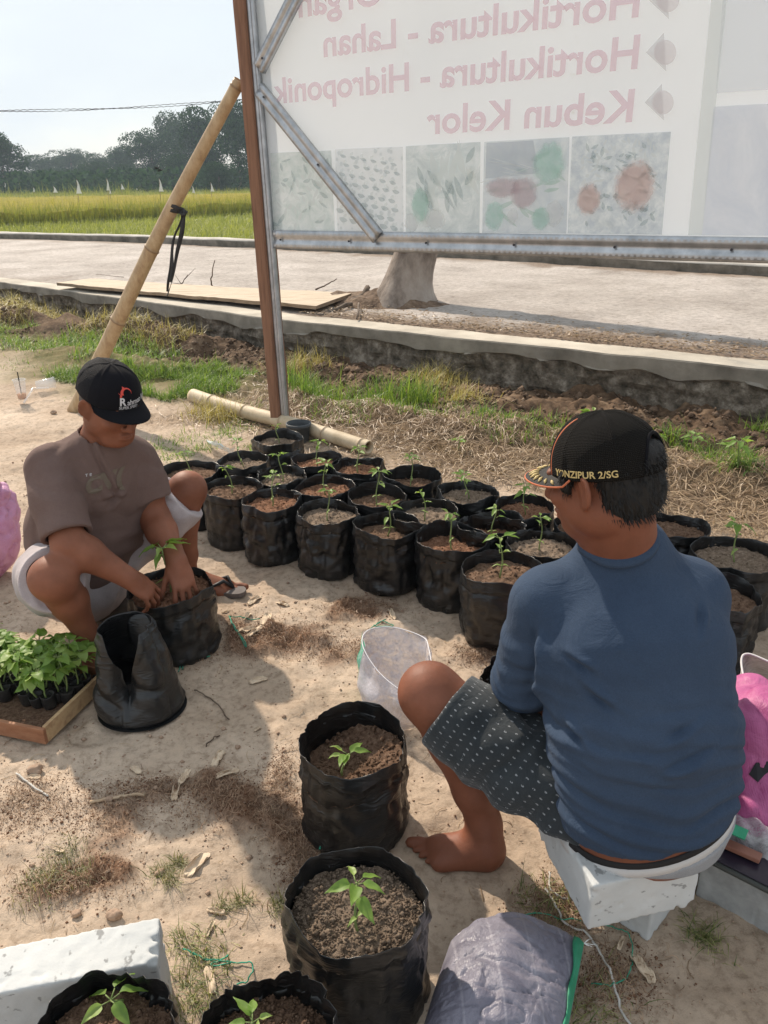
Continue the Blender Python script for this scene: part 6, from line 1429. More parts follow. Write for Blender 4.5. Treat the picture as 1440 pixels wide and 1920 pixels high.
# ------------------------------------------------------------------ the squatting man on the left
base = P(200, 1150, 0)
LM = root('person', base, 'man in taupe t-shirt and black lettered cap squatting to press soil into a grow bag', 'person')
pel = Q(150, 1050, 2.47); chest = Q(180, 905, 2.42); nb = Q(185, 828, 2.40)
shR = Q(92, 878, 2.28); shL = Q(253, 864, 2.50); shv = nv(shL - shR)
elR = Q(130, 1020, 2.12); wrR = Q(240, 1083, 2.15); elL = Q(292, 975, 2.46); wrL = Q(332, 1052, 2.30)
hipR = Q(95, 1075, 2.40); hipL = Q(215, 1040, 2.56); knR = Q(98, 1085, 2.05); anR = Q(182, 1218, 2.17); knL = Q(352, 918, 2.60); anL = Q(352, 1078, 2.66)
HA = Head(Q(207, 755, 2.345), np.array([.72, -.62, -.37]), [0, 0, 1])
hR_d = nv(Q(315, 1112, 2.20) - wrR + np.array([0, 0, -.05])); 
S_ = Sdf(.0042)
S_.econe(pel, chest, (.155, .115), (.160, .105), shv, .05); S_.econe(chest, nb - [0, 0, .03], (.155, .105), (.12, .065), shv, .05); S_.econe(shR, shL, (.055, .05), (.055, .05), [0, 0, 1], .06)
S_.cone(nb - [0, 0, .04], HA(-.028, 0, -.05), .064, .056, .03); S_.cone(nb - [0, 0, .02], HA(.0, 0, -.07), .055, .05, .03)
head_ops(S_, HA, 1.0, 1.12); S_.ell(HA(.050, 0, -.100), [.035, .045, .02], HA.A, .03)
arm_ops(S_, shR, elR, wrR, (.060, .053, .047, .032)); arm_ops(S_, shL, elL, wrL, (.060, .053, .046, .032))
backR = nv(np.array([-.15, -.35, .9])); hand_ops(S_, wrR, hR_d, backR, -1, (.35, .45, .5, .6), .10, (.55, .5), 1.0)
hL_d = nv(Q(352, 1112, 2.22) - wrL + np.array([0, 0, -.06])); backL = nv(np.array([.35, -.75, .5])); hand_ops(S_, wrL, hL_d, backL, 1, (.30, .35, .4, .5), .12, (.6, .4), 1.0)
for hp, kn, an in ((hipR, knR, anR), (hipL, knL, anL)):
    S_.cone(hp, kn, .085, .060, .04); S_.ball(kn, .060, .03); d = an - kn; cf_ = kn + d * .32; back = nv(pel - kn) * [1, 1, 0]
    S_.cone(kn, cf_ + back * .02, .056, .056, .03); S_.cone(cf_ + back * .02, kn + d * .75, .055, .036, .03); S_.cone(kn + d * .75, an, .036, .033, .02)
hlL = P(348, 1098, .012); toL = P(432, 1108, .012); foot_ops(S_, anL, hlL + [0, 0, .02], toL, [0, 1, 0.])
hlR = P(172, 1240, .012); toR = P(228, 1285, .012); foot_ops(S_, anR, hlR + [0, 0, .02], toR, [.6, .6, 0.])
bodySA = S_; bodyA = body_mesh('body', S_, m_skinA, LM, 2)
# shirt
S_ = Sdf(.005); bd = nv(np.cross(shv, [0, 0, 1]));
if bd[1] > 0: bd = -bd
for sh, el, a_, cut in ((shR, elR, .90, 1), (shL, elL, .66, 1)):
    e = sh + (el - sh) * a_; S_.cone(sh, sh * .5 + e * .5, .074, .076, .04); S_.cone(sh * .5 + e * .5, e + (el - sh) * .25, .076, .080, .03); S_.plane(e, el - sh, e - .12, e + .12); S_.cone(sh * .2 + e * .8, e + (el - sh) * .5, .056, .069, .004, 'sub')
S_.econe(pel + [0, 0, -.02], pel * .5 + chest * .5, (.195, .145), (.200, .155), shv, .05); S_.econe(pel * .5 + chest * .5 + bd * .02, chest, (.196, .15), (.192, .135), shv, .05); S_.econe(chest, nb - [0, 0, .035], (.186, .135), (.125, .085), shv, .06)
S_.econe(shR * .9 + shL * .1, shR * .1 + shL * .9, (.062, .055), (.062, .055), [0, 0, 1], .06); S_.cone(nb - [0, 0, .04], nb + [0.01, -.01, .005], .082, .072, .03)
S_.cone(nb, nb + nv(HA.c - nb) * .09, .058, .075, .004, 'sub')
bot = pel + [0, 0, -.075]; S_.plane(bot, [0, 0, -1], bot - [.3, .3, .15], bot + [.3, .3, .02])
def foldsA(V):
    d = .0055 * fbm(V * np.array([6, 6, 5.]), 3, 5) - .006 * np.maximum(0, 1 - np.abs(fbm(V * np.array([5, 5, 3.]), 2, 25)) * 6) + .004 * np.sin((V[:, 2] * 26 + (V[:, 0] - pel[0]) * 9 + 2.2 * fbm(V * 3.2, 2, 3)) * 2.2) * sstep(.50, .30, V[:, 2])
    for (a0, b0, w_, dp) in [((160, 800), (225, 950), .012, .010), ((145, 830), (195, 935), .011, .009), ((255, 860), (205, 960), .013, .011), ((150, 955), (250, 925), .012, .009), ((60, 880), (75, 980), .012, .008), ((70, 1000), (150, 1010), .010, .008), ((248, 880), (262, 910), .010, .007), ((110, 830), (145, 960), .012, .008)]:
        d = d + crease(V, Q(*a0, 2.33), Q(*b0, 2.30), w_, dp * .75, seed=a0[0])
    return d
m_tshirt = clothmat('taupe_jersey', (.138, .091, .079), (.185, .127, .111), fold=.35)
shirtA = body_mesh('t_shirt', S_, m_tshirt, LM, 2, foldsA)
collar(shirtA, bodySA, nb, nv(HA.c - nb), m_tshirt, LM); nd = nv(HA.c - nb)
xa = nv(np.cross(nd, [0, 1, 0])); ya = np.cross(nd, xa)
# shorts
S_ = Sdf(.005)
for hp, kn, f in ((hipR, knR, .86), (hipL, knL, .93)):
    e = hp + (kn - hp) * f; S_.cone(pel * .4 + hp * .6, hp * .5 + e * .5, .120, .108, .06); S_.cone(hp * .5 + e * .5, e + (kn - hp) * .2, .108, .084, .03); S_.cone(e + [0, 0, -.02], hp * .4 + e * .6 + [0, 0, -.04], .082, .09, .05)
    S_.plane(e, kn - hp, e - .17, e + .17); S_.cone(e - (kn - hp) * .25, e + (kn - hp) * .3, .063, .074, .003, 'sub'); S_.cone(e + np.array([-.04, .02, -.055]), hp + np.array([-.05, 0, -.06]), .045, .06, .04)
S_.econe(pel - [0, 0, .09], pel + [0, 0, .0], (.175, .15), (.17, .135), shv, .05)
def foldsS(V): return .009 * fbm(V * np.array([9, 9, 7.]), 3, 15) - .008 * np.maximum(0, 1 - np.abs(fbm(V * 6, 2, 19)) * 5)
m_shortsA = clothmat('lilac_grey_cotton', (.40, .355, .36), (.52, .47, .475), fold=.4, sc=8); shortsA = body_mesh('shorts', S_, m_shortsA, LM, 2, foldsS)
# cap, hair
m_capA = clothmat('black_cap_cloth', (.005, .005, .007), (.010, .010, .013), .9, fold=.1); 
m, t, b, o = newmat('black_cap_mesh'); uvn = t.nodes.new('ShaderNodeUVMap'); uvn.uv_map = 'uv'; vo = N(t, 'ShaderNodeTexVoronoi', Scale=420); t.links.new(uvn.outputs[0], vo.inputs['Vector'])
t.links.new(ramp(t, vo.outputs['Distance'], [(.22, (.002, .002, .002)), (.5, (.016, .016, .019))]), b.inputs['Base Color']); b.inputs['Roughness'].default_value = .8; b.inputs['Specular IOR Level'].default_value = .15; bump(t, b, vo.outputs['Distance'], .8, .002); m_capmesh = m
capA, brimA, bv_ = make_cap(HA, LM, m_capA, m_capmesh, m_capA, sc=1.04, brim_len=.066, curve=.028, peak=.004, h=.094)
m_wprint = mat('white_print', (.62, .62, .64), rough=.6, bs_=0); m_rprint = mat('red_print', (.62, .07, .05), rough=.6, bs_=0)
kw = dict(sc=1.04, peak=.004, h=.094)
cap_text(HA, 'R', -.36, .17, .034, m_wprint, capA, bold=.03, **kw); cap_text(HA, 'ahmat Ikan', -.36 + .024 / .0988, .17, .0235, m_wprint, capA, bold=.012, **kw); cap_text(HA, 'SUPER SPEED', -.38, .07, .0115, m_wprint, capA, bold=.012, **kw)
def cap_shape(pts2, az0, el0, m, name, holes=None, lift=1.035):
    out = []
    for x, y in pts2:
        p = cap_pt(HA, az0 + x / .0988, el0 + y / .098, sc=1.04, peak=.004, h=.094); c = HA(-.01, 0, .03); out.append(c + (p - c) * lift + nv(p - c) * .003)
    return out
# leaping fish: a crescent body with tail, fin and snout
up_, lo_ = [], []
for k in range(22):
    a = math.pi * (1.13 - 1.2 * k / 21); ro = .0175 + .0015 * math.sin(k / 21 * math.pi); ri = .0105 + .0003 * k
    if k > 16: ri = ri + (ro - ri) * (k - 16) / 5.2
    up_.append((math.cos(a) * ro * 1.15, math.sin(a) * ro * .85)); lo_.append((math.cos(a) * ri * 1.05 + .001, math.sin(a) * ri * .9 - .0008))
fish = up_ + lo_; n_ = 22; vv = cap_shape([(x + .017, y) for x, y in fish], -.30, .52, m_rprint, 'fish_logo')
ff = [(i + 1, i, n_ + i, n_ + i + 1) for i in range(n_ - 1)]
tail = cap_shape([(x + .017, y) for x, y in [(-.019, -.004), (-.029, .002), (-.022, -.005), (-.024, -.013), (-.015, -.010)]] , -.30, .52, m_rprint, ''); vv += tail; ff += [(44, 48, 46, 45), (48, 47, 46)][:2]
fin = cap_shape([(x + .017, y) for x, y in [(-.013, .010), (-.012, .021), (-.002, .0155)]], -.30, .52, m_rprint, ''); vv += fin; ff += [(49, 51, 50)]
mesh('fish_logo', vv, ff, m_rprint, capA, smooth=False)
m_hair = mat('black_hair', (.003, .003, .003), (.010, .009, .0085), 30, .6, .8, .006, 120, (1, 1, .25)); m_hairg = mat('greying_hair', (.06, .05, .045), (.14, .12, .105), 40, .7, .8, .004, 200, (1, 1, .25))
S_ = Sdf(.004); S_.ell(HA(-.016, 0, .030), np.array([.100, .0785, .088]), HA.A, .01); S_.ell(HA(-.03, 0, -.015), np.array([.082, .070, .06]), HA.A, .02)
S_.ell(HA(.075, 0, -.05), [.075, .12, .10], HA.A, .01, 'sub'); S_.ell(HA(.1, 0, .02), [.06, .12, .05], HA.A, .01, 'sub'); S_.plane(HA(-.01, 0, .07), HA.u, HA.c - .2, HA.c + .2)
for sg in (-1, 1): S_.ell(HA(-.002, sg * .085, -.010), [.024, .03, .036], HA.A, .006, 'sub')
body_mesh('hair', S_, m_hairg, LM, 1, lambda V: .0015 * fbm(V * 90, 2, 3))
m_lip = mat('lips', (.16, .055, .045), (.20, .075, .06), 60, .5, bs_=0); m_brow = m_hair
for sg in (-1, 1):
    mb = MB(); pts = [HA(.103 - .010 * k_, sg * (.016 + .012 * k_), .030 + .004 * math.sin(k_ * 1.2)) for k_ in np.linspace(0, 2.4, 6)]; mb.tube(pts, [.002, .0035, .0038, .0034, .0026, .0012], 6); mb.build('eyebrow', m_brow, LM, True)
    mb = MB(); pts = [HA(.0985 - .006 * k_ * k_, sg * (.031 + .012 * k_), -.0005 - .002 * (1 - k_ * k_)) for k_ in np.linspace(-1, 1, 7)]; mb.tube(pts, .0012, 5); mb.build('eyelash_line', m_brow, LM, True)
# print on the chest, projected onto the shirt
m_faint = clothmat('faded_olive_print', (.150, .120, .092), (.195, .158, .122), fold=.2)
def shirt_print(s, x0, y0, x1, y1, hpx, m, bold=.0, Yd=2.2):
    V, F_ = text_verts(s, bold); W_ = V[:, 0].max(); a, b_ = np.array([x0, y0]), np.array([x1, y1]); out = []
    for x, y, _ in V:
        q = a + (b_ - a) * x / W_; dd = nv(_ray(q[0], q[1] - y / .7 * hpx)); h = project_onto(shirtA, [CAM + dd * 1.9], None, dd, .0022); out.append(h[0])
    return mesh('chest_print', out, F_, m, shirtA, smooth=False)
shirt_print('T E', 159, 894, 172, 892, 5, m_wprint, .01)
shirt_print('CV(', 160, 928, 235, 905, 30, m_faint, .06)
# sandals
m_sole = mat('grey_rubber', (.10, .085, .08), (.17, .15, .14), 12, .8, .3, .003, 60); m_strp = mat('dark_strap', (.02, .02, .022), rough=.5, bs_=0)
def sandal(heel, toe, med, L=.275):
    d = nv((toe - heel) * [1, 1, 0]); m_ = nv(np.asarray(med) - d * (np.asarray(med) @ d)); h = heel * [1, 1, 0] - d * .015; NA = 40; V = []
    out = []
    for k in range(NA):
        a = 2 * math.pi * k / NA; f = .5 - .5 * math.cos(a); wd = (.036 + .016 * f) * math.sin(a); out.append(h + d * L * f + m_ * (wd * abs(math.sin(a)) ** -.25 if abs(math.sin(a)) > .01 else 0) + m_ * .006 * math.sin(f * 3))
    V = [q + z3 * .002 for q in out] + [q + z3 * .020 for q in out]; F_ = [tuple(range(NA)), tuple(range(2 * NA - 1, NA - 1, -1))] + [(k, k + NA, (k + 1) % NA + NA, (k + 1) % NA) for k in range(NA)]
    o = mesh('sandal', V, F_, m_sole, LM, smooth=False); mb = MB(); t0 = h + d * L * .80 + m_ * .012 + z3 * .022
    for sg in (-1, 1): mb.tube([t0, t0 - d * .03 + m_ * sg * .018 + z3 * .035, h + d * L * .45 + m_ * sg * .045 + z3 * .026], [.006, .008, .007], 6)
    mb.build('thong', m_strp, o, True)
sandal(hlL, toL, [0, 1, 0.]); sandal(hlR, toR, [.6, .6, 0.])

# ------------------------------------------------------------------ the seated man in blue
base = P(1190, 1700, 0)
RM = root('person', base, 'man in a blue t-shirt and black mesh cap on a block, back turned', 'person')
pel = Q(1212, 1525, 1.21); wst = Q(1205, 1370, 1.26); cst = Q(1185, 1210, 1.34); nb = Q(1170, 1050, 1.42); shv = nv(Q(1335, 1095, 1.42) - Q(1000, 1110, 1.42))
shL = Q(1025, 1130, 1.40); shR = Q(1296, 1116, 1.42); elL = Q(985, 1275, 1.42); wrL = Q(1060, 1290, 1.62); elR = Q(1312, 1250, 1.56); wrR = Q(1200, 1290, 1.66)
hipL = Q(1120, 1530, 1.26); hipR = Q(1262, 1500, 1.30); knL = Q(806, 1300, 1.47); anL = Q(908, 1545, 1.385); knR = np.array([.55, 1.72, .42]); anR = np.array([.54, 1.72, .07])
HB = Head(Q(1131, 900, 1.41), np.array([-.76, .60, -.20]), [0, 0, 1])
S_ = Sdf(.0045)
S_.econe(pel, wst, (.164, .128), (.165, .12), shv, .05); S_.econe(wst, cst, (.165, .12), (.165, .11), shv, .05); S_.econe(cst, nb - [0, 0, .04], (.165, .11), (.12, .07), shv, .05); S_.econe(shL, shR, (.05, .045), (.05, .045), [0, 0, 1], .06)
S_.cone(nb - [0, 0, .03], HB(-.030, 0, -.05), .076, .064, .03); S_.cone(nb - [0, 0, .03] + nv(HB.f * [1, 1, 0]) * .02, HB(.005, 0, -.07), .060, .052, .03)
head_ops(S_, HB, 1.02, 1.10); arm_ops(S_, shL, elL, wrL, (.056, .050, .042, .030)); arm_ops(S_, shR, elR, wrR, (.056, .050, .042, .030))
hand_ops(S_, wrL, nv(np.array([.3, .6, -.5])), nv(np.array([0, -.3, .9])), 1, (.4, .4, .5, .5)); hand_ops(S_, wrR, nv(np.array([-.3, .6, -.5])), nv(np.array([0, -.3, .9])), -1, (.4, .4, .5, .5))
S_.cone(hipL, knL, .085, .066, .04); S_.ball(knL, .064, .03); d = anL - knL; bk = nv((pel - knL) * [1, 1, 0])
S_.cone(knL, knL + d * .30 + bk * .026, .060, .066, .03); S_.cone(knL + d * .30 + bk * .026, knL + d * .72 + bk * .010, .066, .047, .03); S_.cone(knL + d * .72 + bk * .010, anL, .047, .038, .02)
S_.ell(knL + nv(knL - pel) * .028 + [0, 0, -.02], [.034, .034, .038], None, .02)
hl = P(942, 1590, .035); to = P(765, 1590, .035); foot_ops(S_, anL, hl, to, [.12, 1, 0.], L=.225)
S_.cone(hipR, knR, .09, .066, .04); S_.cone(knR, anR, .06, .036, .03); foot_ops(S_, anR, anR + [0, -.05, -.05], anR + [-.02, .2, -.05], [-1, .0, 0.])
bodySB = S_; bodyB = body_mesh('body', S_, m_skinB, RM, 2)
# toenails
# hair
S_ = Sdf(.004); S_.ell(HB(-.020, 0, .025), np.array([.097, .080, .088]), HB.A, .01); S_.ell(HB(-.052, 0, -.028), np.array([.064, .068, .054]), HB.A, .03); S_.ell(HB(-.086, 0, .050), [.034, .045, .034], HB.A, .02)
for sg in (-1, 1): S_.ell(HB(.040, sg * .070, .010), [.020, .014, .040], HB.A, .01)
S_.ell(HB(.090, 0, -.055), [.078, .13, .085], HB.A, .01, 'sub')
for sg in (-1, 1): S_.ell(HB(.004, sg * .090, -.012), [.034, .04, .044], HB.A, .006, 'sub'); S_.ell(HB(.020, sg * .075, -.06), [.035, .03, .045], HB.A, .01, 'sub')
S_.plane(HB(0, 0, .085), HB.u, HB.c - .2, HB.c + .2)
def hairdisp(V):
    q = (V - HB.c) @ HB.A.T; a = np.arctan2(q[:, 1], q[:, 0]); return .0035 * fbm(np.stack([a * 14, q[:, 2] * 9, q[:, 0] * 9], -1), 3, 4) + .002 * fbm(np.stack([a * 40, q[:, 2] * 16, q[:, 0] * 6], -1), 2, 6)
hairB = body_mesh('hair', S_, m_hair, RM, 1, hairdisp)
g = np.random.default_rng(8); V = []; F_ = []; k = 0
hv = np.array([v_.co[:] for v_ in hairB.data.vertices]) + np.array(hairB['_base']); ql = (hv - HB.c) @ HB.A.T; sel = hv[(ql[:, 2] < .06)]; sel = sel[g.integers(0, len(sel), 2600)]
for p in sel:
    q = (p - HB.c) @ HB.A.T; out = nv(p - HB(-.01, 0, .0)); dn = nv(-HB.u * .9 + out * g.uniform(.1, .5) + HB.l * g.normal() * .25 - HB.f * .15); L = g.uniform(.007, .020); sd = nv(np.cross(out, dn)) * g.uniform(.0006, .0012); pts = [p - out * .002, p + dn * L * .5 + out * .002, p + dn * L]
    V += [pts[0] - sd, pts[0] + sd, pts[1] - sd * .8, pts[1] + sd * .8, pts[2]]; F_ += [(k, k + 1, k + 3, k + 2), (k + 2, k + 3, k + 4)]; k += 5
o = mesh('hair_strands', V, F_, m_hair, RM); o['kind'] = 'stuff'
# cap
m, t, b, o = newmat('black_knit_mesh'); uvn = t.nodes.new('ShaderNodeUVMap'); uvn.uv_map = 'uv'; vo = N(t, 'ShaderNodeTexVoronoi', Scale=330); vo.inputs['Randomness'].default_value = .15; t.links.new(uvn.outputs[0], vo.inputs['Vector'])
t.links.new(ramp(t, vo.outputs['Distance'], [(.20, (.002, .002, .002)), (.5, (.018, .0165, .015))]), b.inputs['Base Color']); b.inputs['Roughness'].default_value = .9; b.inputs['Specular IOR Level'].default_value = .12; bump(t, b, vo.outputs['Distance'], 1.0, .003); m_knit = m
m_brimB = mat('black_brim_knit', (.003, .003, .003), (.018, .016, .015), 260, .75, .8, .002, 300, detail=1); m_orange = mat('orange_piping', (.50, .14, .06), rough=.7, bs_=0); m_gold = mat('gold_embroidery', (.50, .38, .15), (.66, .52, .25), 200, .6, .6, .001, 400)
capB, brimB, bvB = make_cap(HB, RM, m_knit, m_knit, m_brimB, sc=1.05, opening=True, brim_len=.062, curve=.016, edge=m_orange, u0=.022, droop=-.18)
mb = MB(); arch = []
for k_ in np.linspace(0, math.pi, 30): arch.append(cap_pt(HB, math.pi + .53 * math.cos(k_), .04 + .60 * math.sin(k_), u0=.022, sc=1.05) + HB.u * 0)
arch = [HB(-.01, 0, .03) + (p - HB(-.01, 0, .03)) * 1.02 for p in arch]; mb.tube(arch, .0036, 8); mb.build('opening_binding', m_capA, capB, True)
for a_ in (.05, 1.05, 2.10, -2.1, -1.05): 
    mb = MB(); pts = [HB(-.01, 0, .03) + (cap_pt(HB, a_, e, u0=.022, sc=1.05) - HB(-.01, 0, .03)) * 1.018 for e in np.linspace(.02 if abs(a_) < 2 else .5, 1.5, 20)]; mb.tube(pts, .0020, 6); mb.build('seam', m_capA, capB, True)
mb = MB(); pts = [HB(-.01, 0, .03) + (cap_pt(HB, a_, e, u0=.022, sc=1.05) - HB(-.01, 0, .03)) * 1.02 for a_, e in zip([.62] * 16, np.linspace(.02, 1.2, 16))]; mb.tube(pts, .0022, 6); mb.build('orange_piping', m_orange, capB, True)
# side embroidery runs from the brim backwards on his left side
V, F_ = text_verts('YONZIPUR 2/SG', .012); W_ = V[:, 0].max(); out = []; c = HB(-.01, 0, .03); tsz = .0165
for x, y, _ in V:
    p = cap_pt(HB, .88 + x * tsz / .098, .055 + y * tsz / .115, u0=.022, sc=1.05); out.append(c + (p - c) * 1.02 + nv(p - c) * .0036)
txt = mesh('side_embroidery', out, F_, m_gold, capB, smooth=False); s_ = txt.modifiers.new('t', 'SOLIDIFY'); s_.thickness = .0012
# laurel leaves on the brim
NB, NW = bvB.shape[:2]
def bpt(i, j):
    i0 = int(np.clip(i, 0, NB - 1.001)); j0 = int(np.clip(j, 0, NW - 1.001)); fi, fj = i - i0, j - j0
    return (bvB[i0, j0] * (1 - fi) + bvB[i0 + 1, j0] * fi) * (1 - fj) + (bvB[i0, j0 + 1] * (1 - fi) + bvB[i0 + 1, j0 + 1] * fi) * fj + HB.u * .0040
for i in np.linspace(9, NB - 7, 13):
    mb = MB(); a, b_ = bpt(i, 6.2), bpt(i + (2.6 if i > NB / 2 else -2.6), 11.3); mm = (a + b_) / 2; mb.tube([a, mm, b_], [.0012, .0036, .0010], 6); mb.build('gold_leaf', m_gold, brimB, True)
# shirt
S_ = Sdf(.005)
e = elL; S_.cone(shL, shL * .5 + e * .5, .066, .068, .05); S_.cone(shL * .5 + e * .5, e, .068, .066, .03); S_.cone(e, e * .7 + wrL * .3, .064, .058, .03); q = e * .72 + wrL * .28; S_.plane(q, wrL - e, q - .09, q + .09); S_.cone(e * .75 + wrL * .25, e * .6 + wrL * .4, .05, .054, .004, 'sub')
e = elR; S_.cone(shR, shR * .5 + e * .5, .068, .068, .05); S_.cone(shR * .5 + e * .5, e, .068, .062, .03)
S_.econe(pel + np.array([.0, .0, .03]), wst, (.184, .145), (.186, .155), shv, .03); S_.econe(wst, cst, (.186, .155), (.182, .138), shv, .03); S_.econe(cst, nb - [0, 0, .045], (.180, .135), (.122, .080), shv, .07)
S_.econe(shL, shR, (.056, .056), (.056, .056), [0, 0, 1], .07); S_.cone(nb - [0, 0, .05], nb + [0, 0, .012], .112, .088, .05)
hem = pel + np.array([0, 0, -.005]); S_.plane(Q(1205, 1618, 1.07), nv(np.array([.30, .05, -1.0])), hem - [.35, .35, .25], hem + [.35, .35, .08])
def foldsB(V):
    sx = (V - pel) @ shv; z = V[:, 2]; bend = z * 1.0 + .9 * sx * sx + .12 * sx + .05 * fbm(V * 3.0, 3, 5)
    low = sstep(.66, .50, z) * sstep(.26, .34, z); d = .0085 * low * (np.abs(np.sin(bend * math.pi / .060 + 1.3 * fbm(V * 3.5, 2, 9))) ** .6 - .7) + .0025 * low * np.sin(bend * 2 * math.pi / .034 + 2.5 * fbm(V * 5, 2, 19))
    d = d + .0035 * fbm(V * np.array([5, 5, 6.]), 3, 2)
    for (a0, b0, w_, dp, Y) in [((1010, 1200), (1110, 1260), .012, .011, 1.22), ((1012, 1235), (1150, 1330), .012, .012, 1.18), ((1008, 1185), (1004, 1320), .013, .016, 1.30), ((1000, 1290), (1090, 1400), .012, .012, 1.18), ((1040, 1160), (1160, 1175), .014, .006, 1.22), ((1390, 1330), (1250, 1390), .012, .009, 1.12),
            ((1395, 1400), (1240, 1450), .012, .008, 1.1), ((1120, 1380), (1330, 1380), .014, .009, 1.08), ((1060, 1440), (1250, 1450), .013, .008, 1.08), ((1080, 1500), (1300, 1490), .012, .007, 1.07), ((1330, 1130), (1290, 1190), .012, .007, 1.27), ((985, 1150), (1000, 1240), .012, .006, 1.30)]:
        d = d + crease(V, Q(*a0, Y), Q(*b0, Y), w_, dp, seed=a0[0])
    return d
m_blue_ = clothmat('navy_blue_jersey', (.034, .054, .092), (.052, .077, .122), fold=.45, sc=4, fine=420)
shirtB = body_mesh('t_shirt', S_, m_blue_, RM, 2, foldsB)
# collar rib
collar(shirtB, bodySB, nb, nv(np.array([0, .15, 1.])), m_blue_, RM)
# pale seat of the under-shorts, waistband, dark shorts
S_ = Sdf(.005); S_.econe(pel + [0, .0, -.060], pel + [0, .0, .035], (.155, .128), (.172, .143), shv, .05); S_.plane(pel + [0, 0, -.012], nv(np.array([-.30, -.02, 1.])), pel - .3, pel + .3); zb_ = .247; S_.plane([0, 0, zb_], [0, 0, -1], pel - .4, pel + .4)
m_under = clothmat('pale_grey_knit', (.27, .28, .30), (.36, .375, .395), fold=.2); body_mesh('pale_shorts', S_, m_under, RM, 2)
wc = pel + np.array([0, .01, -.008]); mb = MB(); Vw = []; Vb = []
dvv = nv(np.cross(shv, [0, 0, 1]))
for k in range(60):
    a = 2 * math.pi * k / 60; r = np.array([0, 0, 0.]) + shv * math.cos(a) * .171 + dvv * math.sin(a) * .142; zz = .30 * r[0] + .02 * r[1]
    for (dz, s_) in ((-.010, 1.0), (-.009, 1.012), (.008, 1.006), (.010, .99)): Vw.append(wc + r * s_ + z3 * (zz + dz))
    for (dz, s_) in ((.0105, 1.0), (.012, 1.003), (.022, .992), (.024, .97)): Vb.append(wc + r * s_ + z3 * (zz + dz))
ring = grid_faces(60, 4); ring = np.concatenate([ring, np.array([[59 * 4 + q, 59 * 4 + q + 1, q + 1, q] for q in range(3)])[:, [0, 1, 2, 3]]])
mesh('white_waistband', Vw, ring, mat('white_elastic', (.55, .54, .53), rough=.7, bs_=0), RM); mesh('black_waistband', Vb, ring, mat('black_elastic', (.012, .011, .012), rough=.7, bs_=0), RM)
S_ = Sdf(.0045)
for hp, kn, f in ((hipL, knL, .885), (hipR, knR, .8)):
    e = hp + (kn - hp) * f; md = hp * .5 + e * .5; S_.cone(hp + [0, .01, -.0], md, .128, .102, .05); S_.cone(md, e + (kn - hp) * .2, .102, .080, .03); S_.cone(md + [0, 0, -.035], e + [0, 0, -.012], (.085), .076, .05)
    S_.plane(e, (kn - hp) + np.array([0, 0, .02]), e - .17, e + .17); S_.cone(e - (kn - hp) * .25, e + (kn - hp) * .3, .062, .073, .003, 'sub')
S_.econe(pel + [0, .06, -.03], pel + [0, .05, .05], (.16, .12), (.16, .12), shv, .05); S_.plane([0, 0, zb_ - .002], [0, 0, -1], pel - .4, pel + .4)
S_.ell(pel + np.array([.09, -.10, .02]), [.19, .13, .16], None, .03, 'sub')
def foldsP(V):
    d = nv(knL - hipL); s_ = (V - hipL) @ d; r = V - hipL - s_[:, None] * d; return .007 * fbm(V * np.array([8, 8, 8.]), 3, 25) + .0045 * np.sin(s_ * 58 + r[:, 2] * 18 + 2.4 * fbm(V * 5, 2, 7)) * sstep(.42, .2, s_) - .009 * np.maximum(0, 1 - np.abs(fbm(V * 5, 2, 29)) * 5)
m, t, b, o = newmat('speckled_dark_cotton'); uvn = t.nodes.new('ShaderNodeUVMap'); uvn.uv_map = 'uv'; sx = t.nodes.new('ShaderNodeSeparateXYZ'); t.links.new(uvn.outputs[0], sx.inputs[0])
def mth(op, a, b_=None):
    n = t.nodes.new('ShaderNodeMath'); n.operation = op
    for i, q in enumerate((a, b_)):
        if q is None: continue
        if isinstance(q, (int, float)): n.inputs[i].default_value = q
        else: t.links.new(q, n.inputs[i])
    return n.outputs[0]
fu = mth('MULTIPLY', sx.outputs[0], 45.); row = mth('FLOOR', fu); u_ = mth('SUBTRACT', mth('FRACT', fu), .5); fvv = mth('ADD', mth('MULTIPLY', sx.outputs[1], 62.), mth('MULTIPLY', mth('MODULO', row, 2.), .5)); v_ = mth('SUBTRACT', mth('FRACT', fvv), .5)
ellp = mth('ADD', mth('POWER', mth('MULTIPLY', mth('ABSOLUTE', u_), 6.2), 2.), mth('POWER', mth('MULTIPLY', mth('ABSOLUTE', v_), 9.), 2.))
msk = mth('LESS_THAN', ellp, 1.); nz = noise(t, 300, 2, .5, ocoord(t)); msk = mth('MULTIPLY', msk, mth('GREATER_THAN', nz, .44))
c = mixc(t, msk, ramp(t, noise(t, 7, 6, .65, ocoord(t)), [(.3, (.022, .027, .031)), (.7, (.040, .048, .054))]), (.25, .265, .28)); t.links.new(c, b.inputs['Base Color']); b.inputs['Roughness'].default_value = .85; b.inputs['Specular IOR Level'].default_value = .2; b.inputs['Sheen Weight'].default_value = .2
n1 = bump(t, b, noise(t, 14, 6, .6, ocoord(t), 1.5), .5, .012); bump(t, b, noise(t, 500, 3, .6, ocoord(t)), .3, .0008, n1)
shortsB = body_mesh('shorts', S_, m, RM, 2, foldsP)
Vs = np.array([v_q.co[:] for v_q in shortsB.data.vertices]) + np.array(shortsB['_base']); d = nv(knL - hipL); s_ = (Vs - hipL) @ d; e1 = nv(np.cross(d, z3)); e2 = np.cross(d, e1); r = Vs - hipL; setuv(shortsB, np.stack([s_, np.arctan2(r @ e2, r @ e1) * .10], -1))
